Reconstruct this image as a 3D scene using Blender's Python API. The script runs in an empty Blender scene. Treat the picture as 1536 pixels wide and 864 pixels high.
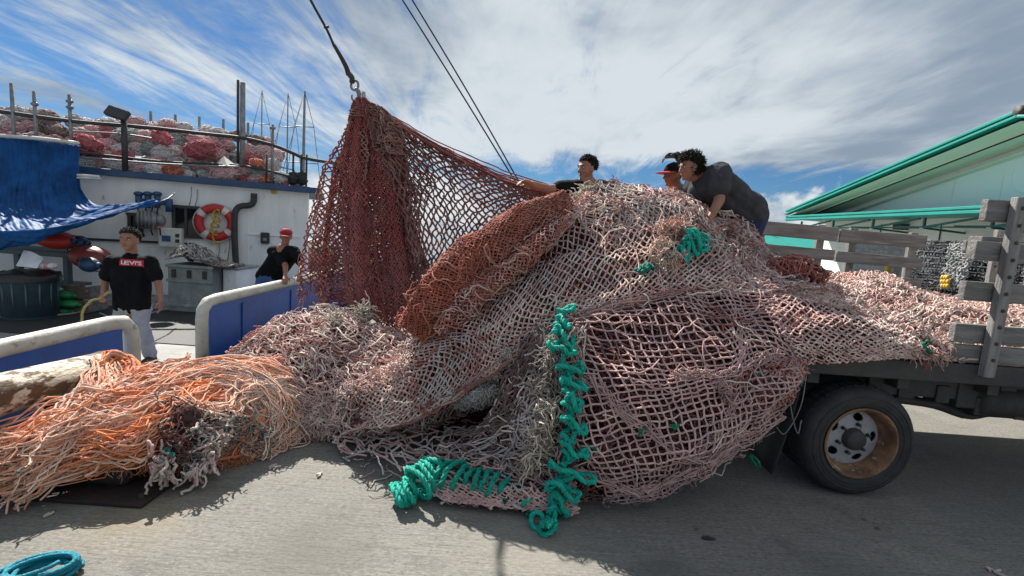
import bpy, math, random
import numpy as np
from mathutils import Vector, Matrix
from mathutils.bvhtree import BVHTree

random.seed(7)
RNG = np.random.default_rng(11)
PI = math.pi
sc = bpy.context.scene
col = sc.collection

# ------------------------------------------------------------------ camera
F = 720.0                     # focal length in pixels of a 1536 px wide frame
EYE = Vector((0.0, 0.0, 1.67))
PITCH = math.atan(87 / F)
ROLL = 0.07
fw = Vector((0, math.cos(PITCH), -math.sin(PITCH)))
up0 = Vector((0, math.sin(PITCH), math.cos(PITCH)))
rt0 = Vector((1, 0, 0))
UP = up0 * math.cos(ROLL) - rt0 * math.sin(ROLL)
RT = rt0 * math.cos(ROLL) + up0 * math.sin(ROLL)
cam_d = bpy.data.cameras.new('camera')
cam_d.sensor_width = 36
cam_d.lens = 36 * F / 1536
cam_d.clip_start = 0.05
cam_d.clip_end = 4000
cam = bpy.data.objects.new('camera', cam_d)
col.objects.link(cam)
cam.matrix_world = Matrix(((RT.x, UP.x, -fw.x, EYE.x), (RT.y, UP.y, -fw.y, EYE.y), (RT.z, UP.z, -fw.z, EYE.z), (0, 0, 0, 1)))
sc.camera = cam

def ray(px, py):
    return fw + RT * ((px - 768) / F) + UP * ((432 - py) / F)

def at(px, py, Y):
    """The point at distance Y (along the quay's depth axis) seen at a measured spot of the photograph."""
    d = ray(px, py)
    return EYE + d * (Y / d.y)

def gz(px, py, z=0.0):
    d = ray(px, py)
    return EYE + d * ((z - EYE.z) / d.z)

def ax(px, py, X):
    d = ray(px, py)
    return EYE + d * (X / d.x)

# ------------------------------------------------------------------ light
SUN_EL = math.radians(44)
SUN_AZ = math.radians(-35)     # measured from +Y, positive towards +X
sun_d = bpy.data.lights.new('sun', 'SUN')
sun_d.energy = 5.0
sun_d.angle = math.radians(0.53)
sun_d.color = (1.0, 0.955, 0.88)
sun = bpy.data.objects.new('sun', sun_d)
col.objects.link(sun)
to_sun = Vector((math.sin(SUN_AZ) * math.cos(SUN_EL), math.cos(SUN_AZ) * math.cos(SUN_EL), math.sin(SUN_EL)))
sun.rotation_euler = to_sun.to_track_quat('Z', 'Y').to_euler()
sun.location = to_sun * 30

world = bpy.data.worlds.new('World')
sc.world = world
world.use_nodes = True

class NT:
    def __init__(s, tree):
        s.t = tree
    def n(s, kind, **kw):
        nd = s.t.nodes.new(kind)
        for k, v in kw.items():
            if k.startswith('i_'):
                k = k[2:]
                nd.inputs[int(k) if k.isdigit() else k.replace('_', ' ')].default_value = v
            else:
                setattr(nd, k, v)
        return nd
    def l(s, a, b):
        s.t.links.new(a, b)
    def m(s, op, a, b=None, c=None, clamp=False):
        nd = s.t.nodes.new('ShaderNodeMath')
        nd.operation = op
        nd.use_clamp = clamp
        for i, v in enumerate((a, b, c)):
            if v is None:
                continue
            if isinstance(v, (int, float)):
                nd.inputs[i].default_value = v
            else:
                s.l(v, nd.inputs[i])
        return nd.outputs[0]
    def step(s, v, lo, hi, smooth=True, a=0.0, b=1.0):
        nd = s.t.nodes.new('ShaderNodeMapRange')
        nd.interpolation_type = 'SMOOTHSTEP' if smooth else 'LINEAR'
        nd.inputs['From Min'].default_value = lo
        nd.inputs['From Max'].default_value = hi
        nd.inputs['To Min'].default_value = a
        nd.inputs['To Max'].default_value = b
        s.l(v, nd.inputs['Value'])
        return nd.outputs[0]
    def mix(s, f, a, b):
        nd = s.t.nodes.new('ShaderNodeMix')
        nd.data_type = 'RGBA'
        for i, v in ((0, f), (6, a), (7, b)):
            if isinstance(v, (int, float)):
                nd.inputs[i].default_value = v
            elif isinstance(v, tuple):
                nd.inputs[i].default_value = v if len(v) == 4 else v + (1,)
            else:
                s.l(v, nd.inputs[i])
        return nd.outputs[2]

def build_world():
    w = NT(world.node_tree)
    w.t.nodes.clear()
    out = w.n('ShaderNodeOutputWorld')
    bg = w.n('ShaderNodeBackground', i_Strength=0.056)
    w.l(bg.outputs[0], out.inputs[0])
    sky = w.n('ShaderNodeTexSky', sky_type='NISHITA', sun_disc=False)
    sky.sun_elevation = SUN_EL
    sky.sun_rotation = SUN_AZ
    sky.altitude = 0
    sky.air_density = 1.0
    sky.dust_density = 0.2
    sky.ozone_density = 3.0
    skyc = w.mix(1.0, sky.outputs[0], (0.30, 0.50, 0.70))
    skyc.node.blend_type = 'MULTIPLY'
    tc = w.n('ShaderNodeTexCoord')
    sep = w.n('ShaderNodeSeparateXYZ')
    w.l(tc.outputs['Generated'], sep.inputs[0])
    x, y, z = sep.outputs
    zc = w.m('ADD', w.m('MAXIMUM', z, 0.0), 0.10)
    u = w.m('DIVIDE', x, zc)
    v = w.m('DIVIDE', y, zc)
    def plane(su, sv, off=0.0):
        c = w.n('ShaderNodeCombineXYZ')
        w.l(w.m('MULTIPLY', u, su), c.inputs[0])
        w.l(w.m('MULTIPLY', v, sv), c.inputs[1])
        c.inputs[2].default_value = off
        return c.outputs[0]
    def noise(vec, scale, detail, rough, dist=0.0):
        nd = w.n('ShaderNodeTexNoise', i_Scale=scale, i_Detail=detail, i_Roughness=rough, i_Distortion=dist)
        w.l(vec, nd.inputs['Vector'])
        return nd.outputs[0]
    # broad veils, streaky cirrus and small cumulus, all laid out on a cloud layer overhead
    bank = noise(plane(0.42, 0.30, 3.1), 1.0, 4, 0.5, 0.3)
    cirr = noise(plane(2.1, 0.42, 8.4), 1.3, 10, 0.68, 1.3)
    puff = noise(plane(1.25, 0.75, 5.0), 2.3, 9, 0.60, 0.35)
    east = w.step(u, -1.5, 0.5)                     # cover thickens to the east
    d = w.m('ADD', w.m('MULTIPLY', bank, 0.62), w.m('MULTIPLY', cirr, 0.55))
    d = w.m('ADD', d, w.m('MULTIPLY', puff, 0.30))
    d = w.m('ADD', d, w.m('MULTIPLY', east, 0.21))
    low = w.step(z, 0.115, 0.185)                    # clear strip low in the sky, under the bank
    d = w.m('SUBTRACT', d, w.m('MULTIPLY', w.m('SUBTRACT', 1.0, low), w.m('MULTIPLY', east, 0.27)))
    d = w.m('ADD', d, w.step(z, 0.0, 0.055, True, 0.10, 0.0))
    cover = w.step(d, 0.67, 0.90)
    soft = noise(plane(0.75, 0.5, 1.0), 0.9, 5, 0.52, 0.4)
    tone = w.m('ADD', w.m('MULTIPLY', soft, 0.85), w.m('MULTIPLY', puff, 0.25))
    tone = w.m('ADD', tone, w.m('MULTIPLY', cirr, 0.12))
    grey = w.step(tone, 0.46, 0.72)
    dark = (2.55, 3.2, 4.05, 1)
    lite = (6.5, 7.1, 7.45, 1)
    cc = w.mix(grey, dark, lite)
    # cumulus heads rising from the horizon
    ang = w.n('ShaderNodeCombineXYZ')
    w.l(w.m('DIVIDE', x, w.m('MAXIMUM', y, 0.05)), ang.inputs[0])
    w.l(w.m('MULTIPLY', z, 1.6), ang.inputs[1])
    cum = noise(ang.outputs[0], 5.5, 8, 0.56, 0.1)
    ch = w.m('SUBTRACT', w.m('MULTIPLY', cum, 0.26), z)
    chm = w.step(ch, 0.030, 0.055)
    wht = w.mix(w.step(cum, 0.42, 0.62), (3.6, 4.3, 5.2, 1), (8.0, 8.2, 8.3, 1))
    c1 = w.mix(w.m('MULTIPLY', cover, 0.96), skyc, cc)
    c2 = w.mix(w.m('MULTIPLY', chm, 0.9), c1, wht)
    w.l(c2, bg.inputs['Color'])
build_world()

sc.view_settings.view_transform = 'Standard'
sc.view_settings.look = 'None'
sc.view_settings.exposure = 0.95
sc.view_settings.gamma = 1.0
sc.cycles.max_bounces = 6
sc.cycles.diffuse_bounces = 3
sc.cycles.transparent_max_bounces = 8

# ------------------------------------------------------------------ mesh helpers
def vnoise(p, seed=0):
    p = np.asarray(p, float)
    i = np.floor(p).astype(np.int64)
    f = p - i
    f = f * f * (3 - 2 * f)
    def h(ix, iy, iz):
        n = (ix * 374761393 + iy * 668265263 + iz * 2147483647 + seed * 974634777) & 0xffffffff
        n = ((n ^ (n >> 13)) * 1274126177) & 0xffffffff
        n = (n ^ (n >> 16)) & 0xffff
        return n / 65535.0
    r = 0
    for dx in (0, 1):
        for dy in (0, 1):
            for dz in (0, 1):
                wgt = (f[..., 0] if dx else 1 - f[..., 0]) * (f[..., 1] if dy else 1 - f[..., 1]) * (f[..., 2] if dz else 1 - f[..., 2])
                r = r + wgt * h(i[..., 0] + dx, i[..., 1] + dy, i[..., 2] + dz)
    return r

def fbm(p, seed=0, oct=3):
    p = np.asarray(p, float)
    r, a, t = 0, 1.0, 0
    for k in range(oct):
        r = r + a * vnoise(p * 2 ** k, seed + k * 13)
        t += a
        a *= 0.5
    return r / t - 0.5

def root_loc(o):
    while o.parent:
        o = o.parent
    return o.location

class Acc:
    def __init__(s):
        s.v, s.q, s.t, s.c, s.n = [], [], [], [], 0
        s.ng = []
    def add(s, v, quads=None, tris=None, c=None, ngons=None):
        v = np.asarray(v, float).reshape(-1, 3)
        if quads is not None and len(quads):
            s.q.append(np.asarray(quads, np.int64) + s.n)
        if tris is not None and len(tris):
            s.t.append(np.asarray(tris, np.int64) + s.n)
        if ngons:
            s.ng += [[k + s.n for k in g] for g in ngons]
        cc = np.ones((len(v), 3)) if c is None else np.broadcast_to(np.asarray(c, float), (len(v), 3))
        s.v.append(v); s.c.append(cc); s.n += len(v)
        return s
    def mesh(s, name, off=(0, 0, 0)):
        v = np.concatenate(s.v) - np.asarray(off)
        q = np.concatenate(s.q) if s.q else np.zeros((0, 4), np.int64)
        t = np.concatenate(s.t) if s.t else np.zeros((0, 3), np.int64)
        me = bpy.data.meshes.new(name)
        lens = [4] * len(q) + [3] * len(t) + [len(g) for g in s.ng]
        idx = np.concatenate([q.ravel(), t.ravel(), np.array([k for g in s.ng for k in g], np.int64)])
        me.vertices.add(len(v)); me.vertices.foreach_set('co', v.ravel())
        me.loops.add(len(idx)); me.loops.foreach_set('vertex_index', idx.astype(np.int32))
        me.polygons.add(len(lens))
        st = np.concatenate([[0], np.cumsum(lens)[:-1]]) if lens else np.zeros(0)
        me.polygons.foreach_set('loop_start', st.astype(np.int32))
        me.update(calc_edges=True)
        at_ = me.color_attributes.new('tint', 'FLOAT_COLOR', 'POINT')
        cc = np.concatenate([np.concatenate(s.c), np.ones((len(v), 1))], 1)
        at_.data.foreach_set('color', cc.ravel())
        return me
    def build(s, name, mat, parent=None, smooth=True, bevel=0.0, kind=None, label=None):
        off = root_loc(parent) if parent else Vector((0, 0, 0))
        me = s.mesh(name, off)
        me.materials.append(mat)
        me.polygons.foreach_set('use_smooth', [smooth] * len(me.polygons))
        o = bpy.data.objects.new(name, me)
        col.objects.link(o)
        if parent:
            o.parent = parent
        if bevel:
            b = o.modifiers.new('bevel', 'BEVEL')
            b.width = bevel; b.segments = 2; b.limit_method = 'ANGLE'
        if kind:
            o['kind'] = kind
        if label:
            o['label'] = label
        return o

def tag(o, label, cat, group=None):
    o['label'] = label; o['category'] = cat
    if group:
        o['group'] = group
    return o

def thing(name, loc, label, cat, group=None):
    o = bpy.data.objects.new(name, None)
    o.empty_display_size = 0.1
    col.objects.link(o)
    o.location = loc
    return tag(o, label, cat, group)

def box(a, c, s, rot=None, col_=None):
    c = Vector(c)
    pts = []
    for dz in (-1, 1):
        for dx, dy in ((-1, -1), (1, -1), (1, 1), (-1, 1)):
            p = Vector((dx * s[0] / 2, dy * s[1] / 2, dz * s[2] / 2))
            if rot is not None:
                p = rot @ p
            pts.append(c + p)
    a.add(np.array([tuple(p) for p in pts]), [(3, 2, 1, 0), (4, 5, 6, 7), (0, 1, 5, 4), (1, 2, 6, 5), (2, 3, 7, 6), (3, 0, 4, 7)], c=col_)
    return a

def beam(a, p0, p1, w, h, up=(0, 0, 1), col_=None):
    p0, p1 = Vector(p0), Vector(p1)
    t = (p1 - p0); L = t.length; t.normalize()
    upv = Vector(up)
    s = t.cross(upv).normalized(); u = s.cross(t)
    rot = Matrix((t, s, u)).transposed()
    return box(a, (p0 + p1) / 2, (L, w, h), rot, col_)

def frames(P):
    """P (N,K,3) -> normals and binormals by parallel transport."""
    T = np.gradient(P, axis=1)
    T /= np.linalg.norm(T, axis=2, keepdims=True) + 1e-12
    N_, K = P.shape[:2]
    ref = np.zeros((N_, 3))
    ax_ = np.argmin(np.abs(T[:, 0]), axis=1)
    ref[np.arange(N_), ax_] = 1
    n = np.cross(T[:, 0], ref); n /= np.linalg.norm(n, axis=1, keepdims=True) + 1e-12
    Ns = [n]
    for k in range(1, K):
        n = n - T[:, k] * np.sum(n * T[:, k], axis=1, keepdims=True)
        n /= np.linalg.norm(n, axis=1, keepdims=True) + 1e-12
        Ns.append(n)
    Nn = np.stack(Ns, 1)
    return Nn, np.cross(T, Nn)

def tubes(a, P, r, sides=5, c=None, caps=False):
    """many tubes at once: P (N,K,3); r scalar / (N,) / (N,K); c None / (N,3)"""
    P = np.asarray(P, float)
    if P.ndim == 2:
        P = P[None]
    N_, K = P.shape[:2]
    r = np.asarray(r, float)
    if r.ndim == 1 and len(r) == N_:
        r = r[:, None]
    r = np.broadcast_to(r, (N_, K))
    Nn, B = frames(P)
    th = np.arange(sides) / sides * 2 * PI
    V = P[:, :, None] + r[:, :, None, None] * (Nn[:, :, None] * np.cos(th)[None, None, :, None] + B[:, :, None] * np.sin(th)[None, None, :, None])
    base = np.arange(N_)[:, None, None] * K * sides
    k = np.arange(K - 1)[None, :, None] * sides
    j = np.arange(sides)[None, None]; j2 = (j + 1) % sides
    Q = np.stack([base + k + j, base + k + j2, base + k + sides + j2, base + k + sides + j], -1).reshape(-1, 4)
    cc = None
    if c is not None:
        c = np.asarray(c, float)
        if c.ndim == 1:
            c = np.broadcast_to(c, (N_, 3))
        cc = np.repeat(c, K * sides, axis=0)
    ng = None
    if caps:
        ng = []
        for q in range(N_):
            ng.append([q * K * sides + s for s in range(sides)][::-1])
            ng.append([q * K * sides + (K - 1) * sides + s for s in range(sides)])
    a.add(V.reshape(-1, 3), Q, c=cc, ngons=ng)
    return a

def tube(a, pts, r, sides=8, c=None, smooth_n=0, caps=True):
    P = np.array([tuple(p) for p in pts], float)
    if smooth_n:
        P = spline(P, smooth_n)
    return tubes(a, P[None], np.asarray(r, float) if np.ndim(r) == 0 else np.asarray(r)[None], sides, c, caps)

def spline(P, n):
    """Catmull-Rom through P, n samples in all"""
    P = np.asarray(P, float)
    t = np.linspace(0, len(P) - 1, n)
    i = np.clip(np.floor(t).astype(int), 0, len(P) - 2); f = (t - i)[:, None]
    Q = np.concatenate([[2 * P[0] - P[1]], P, [2 * P[-1] - P[-2]]])
    a, b, c, d = Q[i], Q[i + 1], Q[i + 2], Q[i + 3]
    return 0.5 * ((2 * b) + (c - a) * f + (2 * a - 5 * b + 4 * c - d) * f ** 2 + (3 * b - a - 3 * c + d) * f ** 3)

def cyl(a, p0, p1, r0, r1=None, n=16, c=None):
    r1 = r0 if r1 is None else r1
    return tubes(a, np.array([[tuple(p0), tuple(p1)]]), np.array([[r0, r1]]), n, c, True)

def lathe(a, prof, o, axis, n=32, c=None):
    """prof: list of (radius, height along axis)"""
    axis = Vector(axis).normalized(); o = Vector(o)
    s = axis.orthogonal().normalized(); b = axis.cross(s)
    V, Q = [], []
    for (r, h) in prof:
        for k in range(n):
            t = 2 * PI * k / n
            V.append(tuple(o + axis * h + s * (r * math.cos(t)) + b * (r * math.sin(t))))
    for i in range(len(prof) - 1):
        for k in range(n):
            k2 = (k + 1) % n
            Q.append((i * n + k, i * n + k2, (i + 1) * n + k2, (i + 1) * n + k))
    a.add(np.array(V), Q, c=c)
    return a

def ellipsoid(a, c, rad, rot=None, n=12, m=8, noise=0.0, fr=3.0, seed=0, col_=None):
    V, Q, T = [], [], []
    for i in range(m + 1):
        ph = PI * i / m
        for k in range(n):
            th = 2 * PI * k / n
            V.append((math.sin(ph) * math.cos(th), math.sin(ph) * math.sin(th), math.cos(ph)))
    V = np.array(V)
    if noise:
        V = V * (1 + noise * 2 * fbm(V * fr + seed * 3.7, seed, 3))[:, None]
    V = V * np.asarray(rad)
    if rot is not None:
        V = V @ np.array(rot.to_3x3()).T
    V = V + np.asarray(tuple(c))
    for i in range(m):
        for k in range(n):
            k2 = (k + 1) % n
            Q.append((i * n + k, (i + 1) * n + k, (i + 1) * n + k2, i * n + k2))
    a.add(V, Q, c=col_)
    return a

def rect_grid(a, f, nu, nv, c=None):
    """f(u,v arrays)->(N,3)"""
    u, v = np.meshgrid(np.linspace(0, 1, nu + 1), np.linspace(0, 1, nv + 1), indexing='ij')
    P = f(u.ravel(), v.ravel())
    i, j = np.meshgrid(np.arange(nu), np.arange(nv), indexing='ij')
    i = i.ravel(); j = j.ravel(); w = nv + 1
    Q = np.stack([i * w + j, (i + 1) * w + j, (i + 1) * w + j + 1, i * w + j + 1], 1)
    a.add(P, Q, c=c)
    return a

# ------------------------------------------------------------------ materials
def mat(name, a, b=None, scale=6.0, rough=0.7, metal=0.0, bump=0.0, bscale=None, detail=5, lo=0.35, hi=0.65, stretch=(1, 1, 1), tint=False, spots=None, sheen=0.0, spec=0.5, coords='Object'):
    m = bpy.data.materials.new(name)
    m.use_nodes = True
    t = NT(m.node_tree)
    p = m.node_tree.nodes['Principled BSDF']
    p.inputs['Roughness'].default_value = rough
    p.inputs['Metallic'].default_value = metal
    p.inputs['Specular IOR Level'].default_value = spec
    if sheen:
        p.inputs['Sheen Weight'].default_value = sheen
    tc = t.n('ShaderNodeTexCoord')
    mp = t.n('ShaderNodeMapping')
    mp.inputs['Scale'].default_value = stretch
    t.l(tc.outputs[coords], mp.inputs[0])
    b = b or tuple(x * 0.8 for x in a)
    nz = t.n('ShaderNodeTexNoise', i_Scale=scale, i_Detail=detail, i_Roughness=0.6)
    t.l(mp.outputs[0], nz.inputs['Vector'])
    c = t.mix(t.step(nz.outputs[0], lo, hi), a, b)
    if spots:                       # (colour, scale, low, high)
        n2 = t.n('ShaderNodeTexNoise', i_Scale=spots[1], i_Detail=6, i_Roughness=0.65)
        t.l(mp.outputs[0], n2.inputs['Vector'])
        c = t.mix(t.step(n2.outputs[0], spots[2], spots[3]), c, spots[0])
    if tint:
        at_ = t.n('ShaderNodeVertexColor', layer_name='tint')
        c = t.mix(1.0, c, at_.outputs[0]); c.node.blend_type = 'MULTIPLY'
    t.l(c, p.inputs['Base Color'])
    if bump:
        nb = t.n('ShaderNodeTexNoise', i_Scale=bscale or scale * 4, i_Detail=6, i_Roughness=0.6)
        t.l(mp.outputs[0], nb.inputs['Vector'])
        bm = t.n('ShaderNodeBump', i_Strength=bump, i_Distance=0.02)
        t.l(nb.outputs[0], bm.inputs['Height'])
        t.l(bm.outputs[0], p.inputs['Normal'])
    return m
# ------------------------------------------------------------------ shared materials
M_white = mat('dirty_white_paint', (0.86, 0.86, 0.83), (0.74, 0.74, 0.71), 2.2, 0.6, bump=0.25, bscale=14, stretch=(1, 1, 0.28), spots=((0.24, 0.16, 0.10), 5.5, 0.60, 0.76))
M_blue = mat('royal_blue_paint', (0.008, 0.072, 0.36), (0.006, 0.055, 0.27), 3.0, 0.42, bump=0.15, bscale=9, spots=((0.010, 0.035, 0.16), 7, 0.58, 0.74))
M_navy = mat('dark_blue_paint', (0.016, 0.05, 0.13), (0.03, 0.07, 0.14), 5.0, 0.5, bump=0.2)
M_galv = mat('weathered_white_pipe_paint', (0.55, 0.53, 0.48), (0.44, 0.42, 0.38), 7.0, 0.5, bump=0.25, bscale=40, spots=((0.23, 0.18, 0.12), 9, 0.56, 0.72))
M_steel = mat('grey_galvanised_steel', (0.27, 0.28, 0.29), (0.18, 0.185, 0.19), 8.0, 0.5, metal=0.4, bump=0.2)
M_dark = mat('blackened_steel', (0.028, 0.029, 0.031), (0.05, 0.045, 0.04), 6.0, 0.65, bump=0.35, spots=((0.09, 0.05, 0.03), 9, 0.58, 0.75))
M_black = mat('black_rubber', (0.018, 0.018, 0.019), (0.03, 0.03, 0.03), 9.0, 0.72, bump=0.3, bscale=60)
M_deck = mat('worn_deck_paint', (0.27, 0.27, 0.255), (0.2, 0.2, 0.19), 3.0, 0.75, bump=0.4, bscale=50, spots=((0.14, 0.13, 0.12), 3.5, 0.55, 0.74))
M_rust = mat('rusty_plate', (0.040, 0.018, 0.014), (0.018, 0.013, 0.012), 7.0, 0.8, bump=0.5, bscale=25)
M_teal = mat('teal_roof_paint', (0.012, 0.27, 0.22), (0.014, 0.31, 0.26), 2.0, 0.42, bump=0.05)
M_dteal = mat('dark_teal_bracket_paint', (0.010, 0.15, 0.115), None, 3.0, 0.45)
M_wall = mat('pale_warehouse_paint', (0.87, 0.87, 0.82), (0.83, 0.83, 0.77), 0.7, 0.75, bump=0.06, bscale=30, spots=((0.50, 0.49, 0.43), 1.2, 0.58, 0.8))
M_gable = mat('pale_mint_gable_paint', (0.84, 0.92, 0.92), (0.80, 0.89, 0.89), 0.8, 0.7, bump=0.05)
M_soffit = mat('cream_soffit_board', (0.80, 0.80, 0.66), (0.74, 0.74, 0.60), 1.1, 0.7)
M_yellow = mat('yellow_rope_and_paint', (0.62, 0.40, 0.03), (0.50, 0.30, 0.03), 8, 0.6)
M_red = mat('red_paint', (0.52, 0.025, 0.022), (0.40, 0.02, 0.02), 6, 0.5, bump=0.1)
M_coral = mat('coral_red_float', (0.62, 0.05, 0.035), (0.50, 0.04, 0.03), 4, 0.42, bump=0.1)
M_plain = mat('off_white_plastic', (0.62, 0.61, 0.56), (0.50, 0.49, 0.45), 6, 0.5)
M_greyfib = mat('grey_green_fibreglass', (0.27, 0.30, 0.28), (0.20, 0.22, 0.20), 4, 0.6, bump=0.3, spots=((0.42, 0.42, 0.39), 6, 0.56, 0.7))
M_bin = mat('blue_grey_bin_plastic', (0.075, 0.125, 0.145), (0.055, 0.095, 0.11), 5, 0.5, bump=0.1)
M_glass = mat('dark_window_glass', (0.012, 0.014, 0.016), None, 3, 0.08)
M_wood = mat('weathered_grey_wood', (0.235, 0.225, 0.215), (0.135, 0.128, 0.12), 5.0, 0.85, bump=0.7, bscale=26, stretch=(0.35, 3, 3.2), spots=((0.34, 0.33, 0.31), 9, 0.55, 0.75))
M_woodv = mat('weathered_grey_wood_stake', (0.27, 0.262, 0.25), (0.16, 0.15, 0.14), 5.0, 0.85, bump=0.7, bscale=26, stretch=(3, 3, 0.35), spots=((0.38, 0.37, 0.35), 9, 0.55, 0.75))

def ground_material():
    m = bpy.data.materials.new('broom_finished_concrete'); m.use_nodes = True
    t = NT(m.node_tree); p = m.node_tree.nodes['Principled BSDF']
    p.inputs['Roughness'].default_value = 0.86
    p.inputs['Specular IOR Level'].default_value = 0.3
    tc = t.n('ShaderNodeTexCoord')
    def nz(scale, detail, stretch=(1, 1, 1), rough=0.6):
        mp = t.n('ShaderNodeMapping'); mp.inputs['Scale'].default_value = stretch
        mp.inputs['Rotation'].default_value = (0, 0, 0.05)
        t.l(tc.outputs['Object'], mp.inputs[0])
        n = t.n('ShaderNodeTexNoise', i_Scale=scale, i_Detail=detail, i_Roughness=rough)
        t.l(mp.outputs[0], n.inputs['Vector'])
        return n.outputs[0]
    big = nz(0.5, 6)
    mid = nz(2.1, 8)
    broom = nz(7.0, 10, (0.55, 9, 1), 0.78)
    fine = nz(60, 9, (0.55, 1.3, 1), 0.8)
    crack = nz(0.9, 7)
    c = t.mix(t.step(big, 0.35, 0.68), (0.225, 0.215, 0.192), (0.172, 0.166, 0.152))
    c = t.mix(t.step(broom, 0.46, 0.60, True, 0, 0.6), c, (0.115, 0.106, 0.092))
    c = t.mix(t.step(mid, 0.54, 0.70, True, 0, 0.5), c, (0.26, 0.245, 0.21))
    c = t.mix(t.step(mid, 0.30, 0.44, True, 0.55, 0), c, (0.10, 0.096, 0.088))
    c = t.mix(t.step(fine, 0.50, 0.62, True, 0, 0.8), c, (0.085, 0.078, 0.068))
    c = t.mix(t.step(fine, 0.36, 0.47, True, 0.6, 0), c, (0.36, 0.345, 0.305))
    hair = t.m('ABSOLUTE', t.m('SUBTRACT', crack, 0.5))
    c = t.mix(t.step(hair, 0.0004, 0.0016, True, 0.25, 0), c, (0.045, 0.042, 0.038))
    # ochre spill, oil spots, stains and one paler patch, with shapes of their own
    def blob(x, y, r0, r1, colr, amt):
        vm = t.n('ShaderNodeVectorMath', operation='DISTANCE')
        vm.inputs[1].default_value = (x, y, 0)
        t.l(tc.outputs['Object'], vm.inputs[0])
        d = t.m('ADD', vm.outputs['Value'], t.m('MULTIPLY', t.m('SUBTRACT', mid, 0.5), 0.9))
        nonlocal c
        c = t.mix(t.step(d, r0, r1, True, amt, 0), c, colr)
    blob(-1.95, 2.45, 0.02, 0.42, (0.25, 0.18, 0.085), 0.42)
    blob(-2.25, 2.75, 0.05, 0.5, (0.07, 0.06, 0.055), 0.7)
    blob(0.2, 2.35, 0.0, 0.5, (0.29, 0.265, 0.22), 0.4)
    blob(-0.9, 2.2, 0.0, 0.45, (0.12, 0.112, 0.098), 0.45)
    blob(1.9, 2.3, 0.0, 0.5, (0.10, 0.097, 0.09), 0.5)
    blob(0.9, 2.2, 0.0, 0.3, (0.09, 0.087, 0.08), 0.5)
    blob(1.18, 2.62, 0.0, 0.07, (0.03, 0.03, 0.03), 0.9)
    blob(2.42, 2.75, 0.0, 0.06, (0.03, 0.03, 0.03), 0.8)
    blob(-2.5, 1.9, 0.0, 0.4, (0.10, 0.095, 0.085), 0.5)
    t.l(c, p.inputs['Base Color'])
    h = t.m('ADD', t.m('MULTIPLY', broom, 0.8), t.m('MULTIPLY', fine, 0.35))
    bm = t.n('ShaderNodeBump', i_Strength=0.55, i_Distance=0.010)
    t.l(h, bm.inputs['Height']); t.l(bm.outputs[0], p.inputs['Normal'])
    return m
M_ground = ground_material()

def water_material():
    m = bpy.data.materials.new('harbour_water'); m.use_nodes = True
    t = NT(m.node_tree); p = m.node_tree.nodes['Principled BSDF']
    p.inputs['Base Color'].default_value = (0.012, 0.045, 0.055, 1)
    p.inputs['Roughness'].default_value = 0.08
    tc = t.n('ShaderNodeTexCoord')
    n = t.n('ShaderNodeTexNoise', i_Scale=1.6, i_Detail=6)
    t.l(tc.outputs['Object'], n.inputs['Vector'])
    bm = t.n('ShaderNodeBump', i_Strength=0.5, i_Distance=0.1)
    t.l(n.outputs[0], bm.inputs['Height']); t.l(bm.outputs[0], p.inputs['Normal'])
    return m

QX = -3.12                                  # the quay's edge
def structure(o):
    o['kind'] = 'structure'
    return o
a = Acc()
xs = [QX, -2, 0, 2, 5, 10, 30, 120, 900]; ys = [-40, -5, 0, 2, 4, 8, 16, 40, 160, 1200]
V = [(x, y, 0) for x in xs for y in ys]; w = len(ys)
a.add(V, [(i * w + j, (i + 1) * w + j, (i + 1) * w + j + 1, i * w + j + 1) for i in range(len(xs) - 1) for j in range(w - 1)])
V = [(QX, y, z) for z in (0, -3) for y in ys]
a.add(V, [(j, j + 1, w + j + 1, w + j) for j in range(w - 1)])
structure(a.build('ground', M_ground, smooth=False))
a = Acc()
a.add([(-900, -60, -1.3), (QX + 0.3, -60, -1.3), (QX + 0.3, 1200, -1.3), (-900, 1200, -1.3)], [(0, 1, 2, 3)])
structure(a.build('water', water_material(), smooth=False))

# ------------------------------------------------------------------ fishing boat
DECK = -0.18
BX = -3.36                                  # the bulwark's plane
boat = thing('fishing_boat', (-6.5, 6.0, -1.3), 'white and blue fishing boat moored along the left side of the quay', 'boat')
a = Acc()
rect_grid(a, lambda u, v: np.stack([BX - 0.02 + 0 * u, -4 + 20 * u, -1.9 + 1.74 * v], 1), 20, 3)
a.build('hull', M_blue, boat)
a = Acc()
a.add([(-15, -4, DECK), (BX - 0.01, -4, DECK), (BX - 0.01, 16, DECK), (-15, 16, DECK)], [(0, 1, 2, 3)])
a.build('deck', M_deck, boat, smooth=False)
TOPZ = 0.655
a = Acc(); box(a, (BX, 1.05, 0.20), (0.05, 6.0, 0.84)); a.build('bulwark_panel', M_blue, boat, False, 0.004)
a = Acc(); box(a, (BX, 9.2, 0.20), (0.05, 7.9, 0.84))
a.build('bulwark_panel', M_blue, boat, False, 0.004)
for y in (5.9, 7.2, 8.5):
    a = Acc(); box(a, (BX + 0.032, y, 0.17), (0.016, 0.07, 0.74)); a.build('bulwark_stiffener', M_blue, boat, False, 0.003)
pr = 0.062
a = Acc(); tube(a, [(BX, -2, TOPZ), (BX, 3.0, TOPZ), (BX, 3.95, TOPZ), (BX, 4.09, TOPZ - 0.02), (BX, 4.16, TOPZ - 0.10), (BX, 4.18, TOPZ - 0.2), (BX, 4.18, DECK)], pr, 14)
a.build('bulwark_rail', M_galv, boat)
a = Acc(); tube(a, [(BX, 5.14, DECK), (BX, 5.14, TOPZ - 0.2), (BX, 5.16, TOPZ - 0.09), (BX, 5.24, TOPZ - 0.015), (BX, 5.4, TOPZ), (BX, 8, TOPZ), (BX, 13, TOPZ)], pr, 14)
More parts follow.
